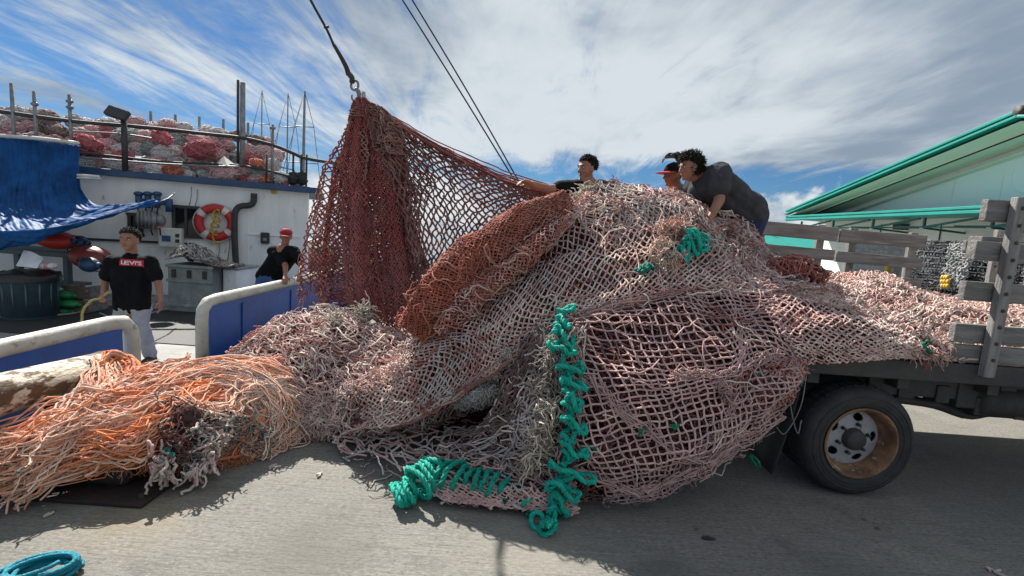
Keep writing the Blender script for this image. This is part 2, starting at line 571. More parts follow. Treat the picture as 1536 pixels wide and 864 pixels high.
a.build('bulwark_rail', M_galv, boat)

# deckhouse wall with the upper deck on it
W0 = at(60, 262, 9.15); W1 = at(462, 308, 10.8)
wd = Vector((W1.x - W0.x, W1.y - W0.y, 0)); WL = wd.length; wd.normalize()
wn = Vector((wd.y, -wd.x, 0))               # towards the camera
WTOP = 2.18
def wp(s, z, d=0.0):
    """on the deckhouse wall: s metres from its left end, d metres proud of it"""
    return Vector((W0.x, W0.y, 0)) + wd * s + wn * d + Vector((0, 0, z))
def ws(px, py, d=0.0):
    """wall coordinates of a measured spot"""
    r = ray(px, py); o = Vector((W0.x, W0.y, 0)) + wn * d
    t = (o - EYE).dot(wn) / r.dot(wn); q = EYE + r * t
    return (q - o).dot(wd), q.z
Rw = Matrix((wd, -wn, Vector((0, 0, 1)))).transposed()
def wbox(a, s, z, ls, lz, d0, d1):
    return box(a, wp(s, z, (d0 + d1) / 2), (ls, d1 - d0, lz), Rw)
s_end = WL
a = Acc(); wbox(a, (s_end - 7) / 2, (WTOP + DECK) / 2, s_end + 7, WTOP - DECK - 0.01, -0.5, 0.0)
a.build('deckhouse_wall', M_white, boat, False, 0.01)
a = Acc(); wbox(a, (s_end - 7) / 2 + 0.12, WTOP + 0.05, s_end + 7.3, 0.13, -4.5, 0.16)
a.build('upper_deck', M_navy, boat, False, 0.012)
# welded plate seams on the wall
for px in (300, 372, 420):
    s, z = ws(px, 380); a = Acc(); wbox(a, s, 0.95, 0.02, 2.2, 0.0, 0.008); a.build('plate_seam', M_white, boat, False)
s0, z0 = ws(372, 351); s1, _ = ws(450, 351)
a = Acc(); wbox(a, (s0 + s1) / 2, z0, s1 - s0, 0.035, 0.0, 0.03); a.build('rubbing_strip', M_white, boat, False, 0.004)
s0, z0 = ws(185, 361); s1, _ = ws(231, 361)
a = Acc(); wbox(a, (s0 + s1) / 2, z0, s1 - s0 + 1.4, 0.045, 0.0, 0.04); a.build('rubbing_strip', M_dark, boat, False, 0.004)

# railing of the upper deck: dark pipe rails, stanchions
def rail_curve(pts, r, name, m=M_dark):
    P = [at(px, py, Y) for px, py, Y in pts]
    a = Acc(); tube(a, P, r, 8, smooth_n=24); return a.build(name, m, boat)
def Yw(px, front=0.0):
    """depth of the upper deck's front edge at a column of the photograph"""
    s, z = ws(px, 300); p = wp(s, 0, front); return p.y
rail_curve([(-80, 156, Yw(-80)), (0, 167, Yw(0)), (110, 182, Yw(110)), (220, 191, Yw(220)), (300, 200, Yw(300)), (365, 207, Yw(365)), (410, 218, Yw(410)), (440, 230, Yw(440)), (460, 238, Yw(460)), (510, 246, 11.4)], 0.036, 'top_rail')
rail_curve([(-60, 212, Yw(-60)), (110, 228, Yw(110)), (250, 243, Yw(250)), (365, 249, Yw(365)), (440, 266, Yw(440)), (462, 272, Yw(462))], 0.026, 'middle_rail')
rail_curve([(120, 236, Yw(120, .1)), (250, 246, Yw(250, .1)), (360, 250, Yw(360, .1))], 0.016, 'middle_rail', M_steel)
rail_curve([(100, 196, Yw(100, -.5)), (225, 207, Yw(225, -.5)), (440, 255, Yw(440, -.5))], 0.016, 'middle_rail', M_steel)
def post(px, y0, y1, r, name, m=M_steel, front=0.0, knobs=()):
    p0 = at(px, y0, Yw(px, front)); zb = WTOP + 0.1
    a = Acc(); cyl(a, (p0.x, p0.y, zb), (p0.x, p0.y, p0.z), r, None, 10)
    for ky in knobs:
        k = at(px, ky, p0.y); ellipsoid(a, (p0.x, p0.y, k.z), (r * 2.4, r * 1.6, 0.04), n=8, m=5)
    return a.build(name, m, boat)
for px, y0, kn in ((17, 125, ()), (51, 137, (156,)), (104, 142, (152, 161)), (226, 167, ()), (263, 172, ()), (299, 175, ()), (335, 179, ()), (372, 184, ()), (409, 187, (192,))):
    post(px, y0, 260, 0.030, 'stanchion', M_steel, 0.0 if px < 200 or px > 400 else -1.25, kn)
post(186, 182, 260, 0.052, 'lamp_post', M_dark, 0.1)
for px in (440, 452, 460, 400):
    post(px, 232, 280, 0.022, 'stanchion', M_dark)
post(364, 124, 262, 0.055, 'mast_pole', M_steel, -0.3)
post(357, 120, 262, 0.028, 'mast_pole', M_dark, -0.35)
# flood lamp on the post: tilted square head
fl = Acc()
c = at(176, 170, Yw(176, .1))
box(fl, c, (0.40, 0.10, 0.21), Matrix.Rotation(0.25, 3, 'Y') @ Matrix.Rotation(-0.5, 3, 'X'))
lamp = fl.build('flood_lamp', M_dark, boat, False, 0.02)
a = Acc(); box(a, c + Vector((0.0, -0.048, -0.02)), (0.33, 0.012, 0.14), Matrix.Rotation(0.25, 3, 'Y') @ Matrix.Rotation(-0.5, 3, 'X'))
a.build('lamp_glass', M_glass, lamp, False)
a = Acc(); tube(a, [c, at(184, 182, Yw(186, .1))], 0.03, 8); a.build('lamp_bracket', M_dark, lamp)

# vent pipe with bend, hatch windows, wall gear
P = []
for px, py in ((381, 290), (380, 303), (374, 308), (362, 309), (355, 314), (352, 325), (352, 360), (355, 412), (357, 428)):
    s, z = ws(px, py, 0.12); P.append(wp(s, z, 0.12))
a = Acc(); tube(a, P, 0.062, 12, smooth_n=26); a.build('vent_pipe', M_dark, boat)
s, z = ws(350, 422, 0.25); a = Acc(); wbox(a, s, z, 0.2, 0.16, 0.1, 0.32); a.build('deck_filler_cap', M_yellow, boat, False, 0.03)
def window(px0, py0, px1, py1, name='window'):
    s0, z0 = ws(px0, py1); s1, z1 = ws(px1, py0)
    a = Acc()
    for (ss, zz, ls, lz) in (((s0 + s1) / 2, z1, s1 - s0 + .1, .06), ((s0 + s1) / 2, z0, s1 - s0 + .1, .06), (s0, (z0 + z1) / 2, .06, z1 - z0 - .06), (s1, (z0 + z1) / 2, .06, z1 - z0 - .06)):
        wbox(a, ss, zz, ls, lz, 0.0, 0.07)
    f = a.build(name, M_dark, boat, False, 0.006)
    a = Acc(); wbox(a, (s0 + s1) / 2, (z0 + z1) / 2, s1 - s0, z1 - z0, 0.0, 0.02); a.build('pane', M_glass, f, False)
    a = Acc(); wbox(a, s0 + (s1 - s0) * 0.45, (z0 + z1) / 2, 0.05, z1 - z0 - .06, 0.02, 0.05); a.build('mullion', M_dark, f, False)
window(262, 312, 301, 354)
window(196, 322, 212, 352)
a = Acc(); s, z = ws(398, 357); wbox(a, s, z, 0.17, 0.24, 0.0, 0.09); hb = a.build('switch_box', M_dark, boat, False, 0.02)
a = Acc(); wbox(a, s, z - .03, 0.07, 0.07, 0.09, 0.115); a.build('switch_knob', M_steel, hb, False, 0.01)
# blue valve manifold under the deck edge, and a grey winch motor beneath it
a = Acc()
for px in (208, 222, 236):
    s, z = ws(px, 300, .2); cyl(a, wp(s, z + .1, .2), wp(s, z - .16, .2), 0.06, 0.05, 10); ellipsoid(a, wp(s, z + .12, .2), (.085, .085, .05), n=10, m=6)
s, z = ws(204, 300, .2); s2, _ = ws(252, 300, .2)
cyl(a, wp(s, z, .2), wp(s2, z - .03, .2), 0.045, None, 10)
wbox(a, s2 + .02, z - .06, .1, .26, .14, .26)
a.build('valve_manifold', M_navy, boat)
a = Acc(); s, z = ws(222, 330, .22)
cyl(a, wp(s - .16, z, .22), wp(s + .16, z, .22), .15, None, 14); ellipsoid(a, wp(s + .2, z, .22), (.1, .1, .13), n=10, m=8)
for k in range(5):
    wbox(a, s - .12 + k * .06, z, .018, .34, .05, .39)
a.build('winch_motor', M_steel, boat)
a = Acc()
for k in range(4):
    px = 205 + 11 * k
    P = []
    for q in range(6):
        s, z = ws(px + 3 * math.sin(q + k), 308 + 9 * q, .1 + .05 * k); P.append(wp(s, z, .1 + .05 * k))
    tube(a, P, 0.014, 6, smooth_n=14)
a.build('hose', M_black, boat)
# trim cables hanging on the wall
a = Acc()
for px, y0, y1 in ((287, 280, 312), (296, 284, 312), (345, 340, 395), (330, 350, 396)):
    s, z = ws(px, y0, .05); s2, z2 = ws(px - 4, y1, .05); a = Acc(); tube(a, [wp(s, z, .05), wp((s + s2) / 2 + .02, (z + z2) / 2, .05), wp(s2, z2, .05)], .008, 5)
    a.build('wall_cable', M_steel, boat)
# dark rubber mat on deck
a = Acc(); box(a, (-6.2, 7.35, DECK + .006), (6.0, 2.1, .012)); a.build('deck_mat', M_black, boat, False)

# ------------------------------------------------------------------ quay furniture under the ropes
pr_ = thing('mooring_rail', (-2.92, 2.6, 0), 'peeling white and ochre pipe rail lying along the quay edge beside the orange ropes', 'pipe rail')
M_peel = mat('peeling_white_paint', (0.58, 0.54, 0.45), (0.50, 0.46, 0.37), 5, 0.75, bump=0.8, bscale=22, stretch=(1.6, .8, 1.6), spots=((0.10, 0.058, 0.028), 6.0, 0.455, 0.53))
P0 = ax(-30, 600, -2.92); P1 = ax(152, 554, -2.92)
a = Acc(); cyl(a, P0 + (P0 - P1) * 1.2, P1, 0.125, None, 24); o_ = a.build('rail_pipe', M_peel, pr_, True)
a = Acc(); lathe(a, [(0.0, 0), (0.127, 0), (0.131, 0.03), (0.127, .06)], P1 + Vector((0, .045, 0)), (0, -1, 0), 24); a.build('end_cap', M_rust, pr_)
for t in (0.55, -1.0):
    q = P0.lerp(P1, t); a = Acc(); cyl(a, (q.x, q.y, 0), (q.x, q.y, q.z - .1), .07, .07, 14); lathe(a, [(.0, .02), (.14, .02), (.14, 0)], (q.x, q.y, 0), (0, 0, 1), 16)
    a.build('rail_post', M_rust, pr_)
a = Acc()
p = gz(-40, 765, 0); q = gz(212, 764, 0); r_ = gz(236, 690, 0)
kb = thing('bollard_base', (-2.5, 2.8, 0), 'dark rusty bollard base on the quay under the orange ropes', 'bollard base')
x0, x1, y0_, y1_ = -3.05, q.x, q.y, r_.y + .1
a = Acc(); box(a, ((x0 + x1) / 2, (y0_ + y1_) / 2 + .03, .012), (x1 - x0, y1_ - y0_ + .06, .022)); a.build('plate', M_rust, kb, False, 0.006)
a = Acc(); box(a, ((x0 + x1) / 2 - .1, (y0_ + y1_) / 2 + .12, .075), (x1 - x0 - .22, y1_ - y0_ - .06, .10)); a.build('base_block', M_rust, kb, False, 0.03)
for k in range(4):
    a = Acc(); lathe(a, [(0, .016), (.016, .016), (.018, .0)], (x1 - .06, y0_ + .08 + k * .16, .023), (0, 0, 1), 6); a.build('bolt', M_dark, kb, False)

# ------------------------------------------------------------------ warehouse on the right
wh = thing('warehouse', (12, 14, 0), 'pale warehouse with teal gable fascia and bracketed teal awning beyond the truck', 'building')
GX = 11.3; EX = 10.0
E0 = ax(1180, 322, EX)                      # far eave
E1 = ax(1530, 176, EX)                      # ridge
YF, YR, ZE, ZR = E0.y, E1.y, E0.z, E1.z
YN = 2 * YR - YF
a = Acc()
V = [(GX, YF - .3, 0), (GX, YN + .3, 0), (GX, YN + .3, ZE - .02), (GX, YF - .3, ZE - .02)]
a.add(V, [(3, 2, 1, 0)])
a.add([(GX, YF - .3, 0), (GX, YF - .3, ZE), (40, YF - .3, ZE), (40, YF - .3, 0)], [(0, 1, 2, 3)])
a.build('wall', M_wall, wh, False)
a = Acc(); a.add([(GX - .004, YF - .1, ZE - .02), (GX - .004, YN + .1, ZE - .02), (GX - .004, YR, ZR - .02)], tris=[(2, 1, 0)]); a.build('gable', M_gable, wh, False)
a = Acc()
d0 = Vector((0, YF - YR, ZE - ZR)).normalized(); d1 = Vector((0, YN - YR, ZE - ZR)).normalized()
for ye in (YF, YN):
    e = Vector((0, ye, ZE)); r = Vector((0, YR, ZR))
    for x0, x1 in ((EX - .05, 40),):
        a.add([(x0, e.y, e.z + .10), (x1, e.y, e.z + .10), (x1, r.y, r.z + .10), (x0, r.y, r.z + .10)], [(0, 1, 2, 3) if ye == YF else (3, 2, 1, 0)])
roof = a.build('roof', M_teal, wh, False)
for ye in (YF, YN):
    e = Vector((EX, ye, ZE)); r = Vector((EX, YR, ZR))
    n = Vector((0, -(r.z - e.z), (r.y - e.y))).normalized()
    if n.z < 0: n = -n
    a = Acc(); beam(a, e + n * .015, r + n * .015, .05, .17, (1, 0, 0)); a.build('rake_fascia', M_teal, wh, False, 0.006)
    a = Acc(); beam(a, e + n * .13 + Vector((-.03, 0, 0)), r + n * .13 + Vector((-.03, 0, 0)), .06, .05, (1, 0, 0)); a.build('rake_trim', M_teal, wh, False, 0.006)
    a = Acc()
    off = -n * .07
    a.add([tuple(e + off + Vector((.03, 0, 0))), tuple(r + off + Vector((.03, 0, 0))), tuple(r + off + Vector((GX - EX, 0, 0))), tuple(e + off + Vector((GX - EX, 0, 0)))], [(0, 1, 2, 3)])
    a.build('soffit', M_soffit, wh, False)
    for xo, hh in ((.55, .05), (.64, .03)):
        a = Acc(); beam(a, e + off + Vector((xo, 0, -.014)), r + off + Vector((xo, 0, -.014)), .03, .024, (1, 0, 0)); a.build('soffit_batten', M_dark if hh == .03 else M_soffit, wh, False)
    a = Acc(); beam(a, e + n * -.26 + Vector((GX - EX - .03, 0, 0)), r + n * -.26 + Vector((GX - EX - .03, 0, 0)), .03, .34, (1, 0, 0)); a.build('wall_trim', M_soffit, wh, False)
a = Acc(); cyl(a, (EX - .06, YR, ZR + .12), (40, YR, ZR + .12), .12, None, 10); a.build('ridge_cap', M_dark, wh, True)
# gable seams and round vent
for px, py in ((1432, 270), (1500, 290)):
    q = ax(px, py, GX - .01); a = Acc(); box(a, (GX - .006, q.y, q.z), (.012, .025, 1.1)); a.build('panel_seam', M_wall, wh, False)
q = ax(1548, 258, GX - .01); a = Acc(); lathe(a, [(.40, 0), (.43, .02), (.46, .02), (.47, 0)], (GX - .004, q.y, q.z), (-1, 0, 0), 32); lathe(a, [(0, .006), (.41, .006)], (GX - .004, q.y, q.z), (-1, 0, 0), 32)
a.build('round_vent', M_gable, wh, True)
# awning
AZ = ax(1480, 297, EX).z
a = Acc()
zt, zb = ZE - .05, ZE - .20
a.add([(EX, YF, zt), (GX, YF, zt + .12), (GX, YN, zt + .12), (EX, YN, zt)], [(0, 1, 2, 3)])
a.add([(EX, YF, zb + .03), (GX, YF, zb + .03), (GX, YN, zb + .03), (EX, YN, zb + .03)], [(3, 2, 1, 0)])
a.build('awning_roof', M_teal, wh, False)
for k, (dz, h, xo) in enumerate(((-.075, .06, 0), (-.125, .035, .02), (-.175, .06, .0), (-.215, .03, .025))):
    a = Acc(); box(a, (EX + xo - .01, (YF + YN) / 2, ZE + dz), (.05, YF - YN, h)); a.build('awning_fascia', M_teal, wh, False, 0.004)
yy = YF - .6; k = 0
while yy > 7:
    a = Acc()
    box(a, (EX + .25, yy, ZE - .37), (.05, .05, .26))
    beam(a, (EX + .25, yy, ZE - .5), (GX, yy, ZE - .56), .04, .05)
    beam(a, (EX + .25, yy, ZE - .48), (EX + .25, yy - 1.6, ZE - .26), .04, .05)
    beam(a, (EX + .25, yy + .9, ZE - .46), (EX + .25, yy - 1.6, ZE - .50), .03, .035)
    a.build('awning_bracket', M_dteal, wh, False)
    yy -= 1.75
# roller door, wall lamp, pipe
q0 = ax(1282, 372, GX - .02); q1 = ax(1372, 372, GX - .02)
a = Acc()
yA, yB, zT = q0.y, q1.y, 2.05
box(a, (GX - .03, (yA + yB) / 2, zT + .06), (.06, yA - yB + .3, .12)); box(a, (GX - .03, yA + .07, zT / 2), (.06, .14, zT - .004)); box(a, (GX - .03, yB - .07, zT / 2), (.06, .14, zT - .004))
dr = a.build('door', M_steel, wh, False, 0.005)
for k in range(12):
    a = Acc(); box(a, (GX - .02, (yA + yB) / 2, .09 + k * .17), (.03, yA - yB, .155)); a.build('door_slat', M_steel, dr, False, 0.01)
q = ax(1351, 341, GX - .1); a = Acc(); box(a, (GX - .1, q.y, q.z), (.2, .36, .14)); box(a, (GX - .14, q.y, q.z + .08), (.26, .42, .03)); a.build('wall_lamp', M_dark, wh, False, 0.01)
for px in (1322, 1412):
    q = ax(px, 345, GX); a = Acc(); cyl(a, (GX - .02, q.y, 1.9), (GX - .02, q.y, ZE - .3), .015, None, 6); a.build('conduit', M_dark, wh)
q = ax(1346, 402, GX); a = Acc(); box(a, (GX - .2, q.y + .1, .7), (.12, .12, 1.4)); a.build('door_guard', M_yellow, wh, False, 0.02)

# low teal-roofed shed farther off, beside it
sh = thing('shed', (30, 48, 0), 'low white shed with teal roof far behind the truck rails', 'building')
L0 = at(1128, 372, 48); L1 = at(1210, 378, 48)
zr = at(1160, 352, 48).z; ze = at(1160, 371, 48).z
a = Acc(); box(a, ((L0.x + L1.x) / 2 + 1, 50, ze / 2), (L1.x - L0.x + 3, 6, ze)); a.build('wall', M_wall, sh, False)
a = Acc(); x0, x1 = L0.x - .8, L1.x + 3
a.add([(x0, 46.6, ze), (x1, 46.6, ze), (x1, 50, zr + .1), (x0, 50, zr + .1), (x0, 53.4, ze), (x1, 53.4, ze)], [(0, 1, 2, 3), (3, 2, 5, 4)]); a.build('roof', M_teal, sh, False)
for px in (1143, 1188):
    c = at(px, 392, 46.9); a = Acc(); box(a, (c.x, 46.96, 1.3), (1.3, .1, 1.2)); a.build('window', M_glass, sh, False)
a = Acc(); cyl(a, (L0.x + 2.4, 50, zr), (L0.x + 2.4, 50, zr + .8), .12, None, 8); a.build('chimney', M_plain, sh)

# expansion joints of the quay slabs and small litter on the concrete
M_joint = mat('tar_joint', (.03, .029, .027), (.05, .048, .045), 9, .9, bump=.4)
for x in (6.2,):
    if x < QX: continue
    a = Acc(); rs_ = np.random.default_rng(3); ys_ = np.linspace(-4, 30, 90); wv = rs_.normal(0, .0035, 90)
    V = [(x + wv[i] + (ys_[i] - 2) * .02 + sd * .006, ys_[i], .004) for i in range(90) for sd in (-1, 1)]
    a.add(V, [(2 * i, 2 * i + 1, 2 * i + 3, 2 * i + 2) for i in range(89)]); structure(a.build('slab_joint', M_joint, smooth=False))
# ------------------------------------------------------------------ flatbed truck
TY = 3.16                                    # the near side of the bed
FY = 5.22
truck = thing('flatbed_truck', (2.4, 4.2, 0), 'flatbed truck with grey wooden stake sides and rusty deep-dish rear wheel', 'truck')
BZ = at(1400, 545, TY).z                     # bed top at the near edge
XL = at(890, 520, TY).x                     # rear end of the bed
XR = 5.4
a = Acc(); box(a, ((XL + XR) / 2, (TY + FY) / 2, BZ - .05), (XR - XL, FY - TY - .1, .07)); a.build('bed_floor', M_wood, truck, False, 0.004)
a = Acc(); box(a, ((XL + XR) / 2, TY + .02, BZ - .058), (XR - XL, .06, .135)); a.build('bed_side_rail', M_dark, truck, False, 0.008)
a = Acc(); box(a, ((XL + XR) / 2, FY - .02, BZ - .058), (XR - XL, .06, .135)); a.build('bed_side_rail', M_dark, truck, False, 0.008)
a = Acc(); box(a, (XL - .032, (TY + FY) / 2, BZ - .058), (.06, FY - TY + .02, .135)); a.build('bed_end_rail', M_dark, truck, False, 0.008)
x = XL + .3
while x < XR:
    a = Acc(); box(a, (x, (TY + FY) / 2, BZ - .15), (.08, FY - TY - .12, .12)); a.build('cross_member', M_dark, truck, False, 0.006)
    x += .62
for y in (TY + .62, FY - .62):
    a = Acc(); box(a, ((XL + XR) / 2, y, BZ - .31), (XR - XL - .1, .08, .2)); a.build('chassis_rail', M_dark, truck, False, 0.01)
# wheels
WC = at(1290, 664, TY); R_ = WC.z - .002
M_tyre = mat('tyre_rubber', (0.022, 0.023, 0.024), (0.036, 0.036, 0.036), 12, 0.75, bump=0.2, bscale=70)
M_rim = mat('chalky_white_rim_paint', (0.40, 0.41, 0.43), (0.30, 0.31, 0.33), 6, 0.5, bump=0.15, spots=((0.16, 0.09, 0.05), 7, 0.60, 0.72))
M_rimrust = mat('rusty_rim', (0.27, 0.145, 0.075), (0.12, 0.062, 0.038), 9, 0.8, bump=0.4, bscale=40, spots=((0.42, 0.37, 0.32), 14, 0.57, 0.68))
def wheel(cx, cy, side, dish):
    """side: -1 = outer face looks to -Y"""
    o = Vector((cx, cy, R_)); n = Vector((0, side, 0))
    a = Acc()
    r = R_; ri = r * .635
    prof = [(ri, .0), (ri + .012, .012), (ri + .025, .016), (r * .80, .024), (r * .90, .016), (r * .945, .002), (r * .985, -.02), (r, -.045), (r, -.165), (r * .985, -.19), (r * .9, -.216), (ri + .03, -.214), (ri, -.2)]
    lathe(a, prof, o, n, 64)
    for k in range(3):
        rr = r * (.74 + .055 * k); lathe(a, [(rr - .004, .0205 + .0012 * k), (rr, .0255 + .0012 * k), (rr + .004, .0212 + .0012 * k)], o, n, 64)
    t = a.build('tyre', M_tyre, truck)
    # tread blocks
    a = Acc()
    for k in range(48):
        th = 2 * PI * k / 48
        c = o + Vector((math.cos(th) * (r + .001), 0, math.sin(th) * (r + .001)))
        rot = Matrix.Rotation(-th, 3, 'Y')
        for y0 in (-.072, -.135):
            box(a, c + n * y0, (.006, .05, .028), rot)
    tr = a.build('tread', M_tyre, t, False); tr['kind'] = 'stuff'
    a = Acc()
    dz = -.115 if dish else -.03
    lathe(a, [(ri - .002, .010), (ri + .006, .014), (ri + .004, .020), (ri - .012, .018), (ri - .016, .002), (ri - .028, -.012), (ri - .026, -.035), (ri - .036, -.042), (ri - .034, -.06), (ri - .044, -.067), (ri - .042, -.085), (ri - .050, -.092), (ri - .052, dz)], o, n, 64)
    rim = a.build('rim', M_rimrust, truck)
    # disc with real hand holes
    a = Acc(); nr, nt = 22, 150; rin, rout = .05, ri - .046
    V = [(o + n * (dz + .035 * math.cos(min(1, (rin + (rout - rin) * i / nr) / rout) * PI * .5) ** 1) + Vector((math.cos(2 * PI * j / nt), 0, math.sin(2 * PI * j / nt))) * (rin + (rout - rin) * i / nr)) for i in range(nr + 1) for j in range(nt)]
    Q = []
    for i in range(nr):
        for j in range(nt):
            rr = rin + (rout - rin) * (i + .5) / nr; th = 2 * PI * (j + .5) / nt
            hole = False
            for h in range(5):
                tc_ = 2 * PI * h / 5 + .12
                dt = (th - tc_ + PI) % (2 * PI) - PI
                if (dt * rr / .036) ** 2 + ((rr - rout * .76) / .026) ** 2 < 1: hole = True
            if not hole:
                j2 = (j + 1) % nt
                Q.append((i * nt + j, i * nt + j2, (i + 1) * nt + j2, (i + 1) * nt + j))
    a.add(np.array([tuple(v) for v in V]), Q)
    d = a.build('wheel_disc', M_rim, truck); so = d.modifiers.new('thickness', 'SOLIDIFY'); so.thickness = .012; so.offset = -1 if side < 0 else 1
    a = Acc(); lathe(a, [(0, dz + .095), (.060, dz + .09), (.072, dz + .08), (.08, dz + .03), (.10, dz + .02)], o, n, 24); hub = a.build('hub', M_dark, truck)
    for k in range(6):
        th = 2 * PI * k / 6 + .3
        c = o + Vector((math.cos(th) * .105, 0, math.sin(th) * .105)) + n * (dz + .03)
        a = Acc(); cyl(a, c, c + n * .035, .014, .012, 6); a.build('wheel_nut', M_dark, hub, False)
wheel(WC.x, TY, -1, True)
wheel(WC.x, TY + .47, 1, True)
wheel(WC.x, FY, 1, True)
wheel(WC.x, FY - .47, -1, True)
a = Acc(); cyl(a, (WC.x, TY + .2, R_), (WC.x, FY - .2, R_), .07, None, 16); ellipsoid(a, (WC.x, 4.2, R_), (.2, .18, .2)); a.build('axle', M_dark, truck)
for y in (TY + .56, FY - .56):
    a = Acc()
    for k in range(5):
        L = .58 - .08 * k
        tube(a, [(WC.x - L, y, R_ + .17 - .012 * k), (WC.x, y, R_ + .09 - .012 * k), (WC.x + L, y, R_ + .17 - .012 * k)], .022, 4, smooth_n=8)
    a.build('leaf_spring', M_dark, truck)
# mud flap, hanging behind the wheel
m0 = at(1196, 560, TY + .1); m1 = at(1150, 712, TY + .1)
a = Acc(); rect_grid(a, lambda u, v: np.stack([m0.x - .03 + .0 * u + (m1.x - m0.x) * v ** 1.5, TY + .0 + .62 * u, m0.z + (.12 - m0.z) * v], 1), 4, 8)
mf = a.build('mud_flap', M_black, truck); mf.modifiers.new('thickness', 'SOLIDIFY').thickness = .01
a = Acc(); c = at(1140, 632, TY - .02); box(a, c, (.15, .05, .16), Matrix.Rotation(.1, 3, 'Y')); a.build('tail_lamp_bracket', mat('dark_green_bracket_paint', (0.01, .045, .03), None, 4, .5), truck, False, .01)
# underbody on the right: tank, cross tube, hangers, wires
a = Acc(); c = at(1480, 598, TY + .25); cyl(a, c + Vector((-.12, 0, 0)), c + Vector((1.2, 0, 0)), .13, None, 20); a.build('air_tank', M_dark, truck)
for px, py, s in ((1352, 578, .12), (1405, 588, .10), (1440, 590, .14), (1462, 606, .10), (1500, 586, .12), (1530, 606, .16)):
    c = at(px, py, TY + .22); a = Acc(); box(a, c, (s, .12, s * 1.3)); a.build('hanger_bracket', M_dark, truck, False, .01)
a = Acc(); tube(a, [at(1330, 596, TY + .3), at(1400, 606, TY + .3), at(1450, 622, TY + .3), at(1490, 618, TY + .3), at(1560, 628, TY + .3)], .035, 10, smooth_n=16); a.build('exhaust_pipe', M_dark, truck)
a = Acc(); box(a, ((at(1335, 570, TY).x + XR) / 2, TY + .2, BZ - .22), (XR - at(1335, 570, TY).x, .05, .14)); a.build('under_rail', M_dark, truck, False, .008)
for k, (px, dx) in enumerate(((1210, -46), (1182, 20))):
    P = [at(px, 560, TY - .02), at(px + dx * .2, 610, TY - .03), at(px + dx * .7, 650, TY - .03), at(px + dx, 640 - k * 10, TY - .02)]
    a = Acc(); tube(a, P, .004, 5, smooth_n=20); a.build('loose_wire', M_steel, truck)

# stake side, near: stakes and planks at the right end
def plank(p0, p1, w, h, name='plank', m=M_wood):
    a = Acc(); beam(a, p0, p1, w, h); return a.build(name, m, truck, False, .006)
ST = at(1484, 538, TY - .03); ST2 = at(1530, 302, TY - .03)
sx = (at(1482, 536, TY - .03).x)
topz = at(1528, 296, TY - .03).z
def stake(x, y, z0, z1, lean=0.0, w=.075, d=.05):
    a = Acc(); beam(a, (x, y, z0), (x + lean, y, z1), d, w, (1, 0, 0)); s = a.build('stake', M_woodv, truck, False, .006)
    z = z0 + .12
    while z < z1 - .05:
        a = Acc(); f = (z - z0) / (z1 - z0)
        yo = y - d / 2 if y < 4 else y - d / 2
        cyl(a, (x + lean * f, yo - .007, z), (x + lean * f, yo + .02, z), .012, None, 8); a.build('bolt', M_dark, s)
        z += .11 if y < 4 else .3
lean = ST2.x - ST.x
stake(ST.x, TY - .03, BZ - .06, topz, lean)
stake(ST.x + 1.5, TY - .03, BZ - .06, topz, lean * .6)
py_ = TY + .03
for (xl, y0, y1) in ((1478, 299, 332), (1461, 361, 390), (1445, 421, 450), (1430, 484, 512), (1427, 515, 541)):
    p0 = at(xl, y0, py_); p1 = at(xl, y1, py_)
    h = p0.z - p1.z; z = (p0.z + p1.z) / 2
    plank((p0.x, py_, z), (XR, py_, z), .05, h)
# wooden block bolted behind the stake
c = at(1478, 372, TY + .12); a = Acc(); box(a, c, (.16, .1, .15)); a.build('corner_block', M_wood, truck, False, .006)
# stake side, far: rails seen over the net
for seg in (((1135, 331, 351), (1256, 341, 363)), ((1258, 342, 365), (1388, 355, 371))), (((1128, 363, 381), (1250, 376, 390)), ((1253, 376, 393), (1382, 388, 403))), (((1180, 399, 414), (1246, 405, 422)), ((1340, 416, 430), (1380, 418, 434))):
    for (x0, a0, b0), (x1, a1, b1) in seg:
        Yf = FY - .02
        p0 = (at(x0, a0, Yf) + at(x0, b0, Yf)) / 2; p1 = (at(x1, a1, Yf) + at(x1, b1, Yf)) / 2
        h = ((at(x0, a0, Yf) - at(x0, b0, Yf)).length + (at(x1, a1, Yf) - at(x1, b1, Yf)).length) / 2
        plank(p0, p1, .045, h)
for px, y0 in ((1143, 332), (1232, 340), (1280, 345), (1370, 352)):
    p = at(px, y0, FY + .03)
    stake(p.x, FY + .03, BZ - .06, p.z + .02, .0, .08)
for px in (1500, 1560):
    p = at(px, 345, FY + .03); stake(p.x, FY + .03, BZ - .06, p.z, .0, .08)
p0 = at(1446, 368, FY); plank((p0.x, FY, p0.z), (XR, FY, p0.z + .0), .045, .11)
p0 = at(1446, 430, FY); plank((p0.x, FY, p0.z), (XR, FY, p0.z + .0), .045, .11)
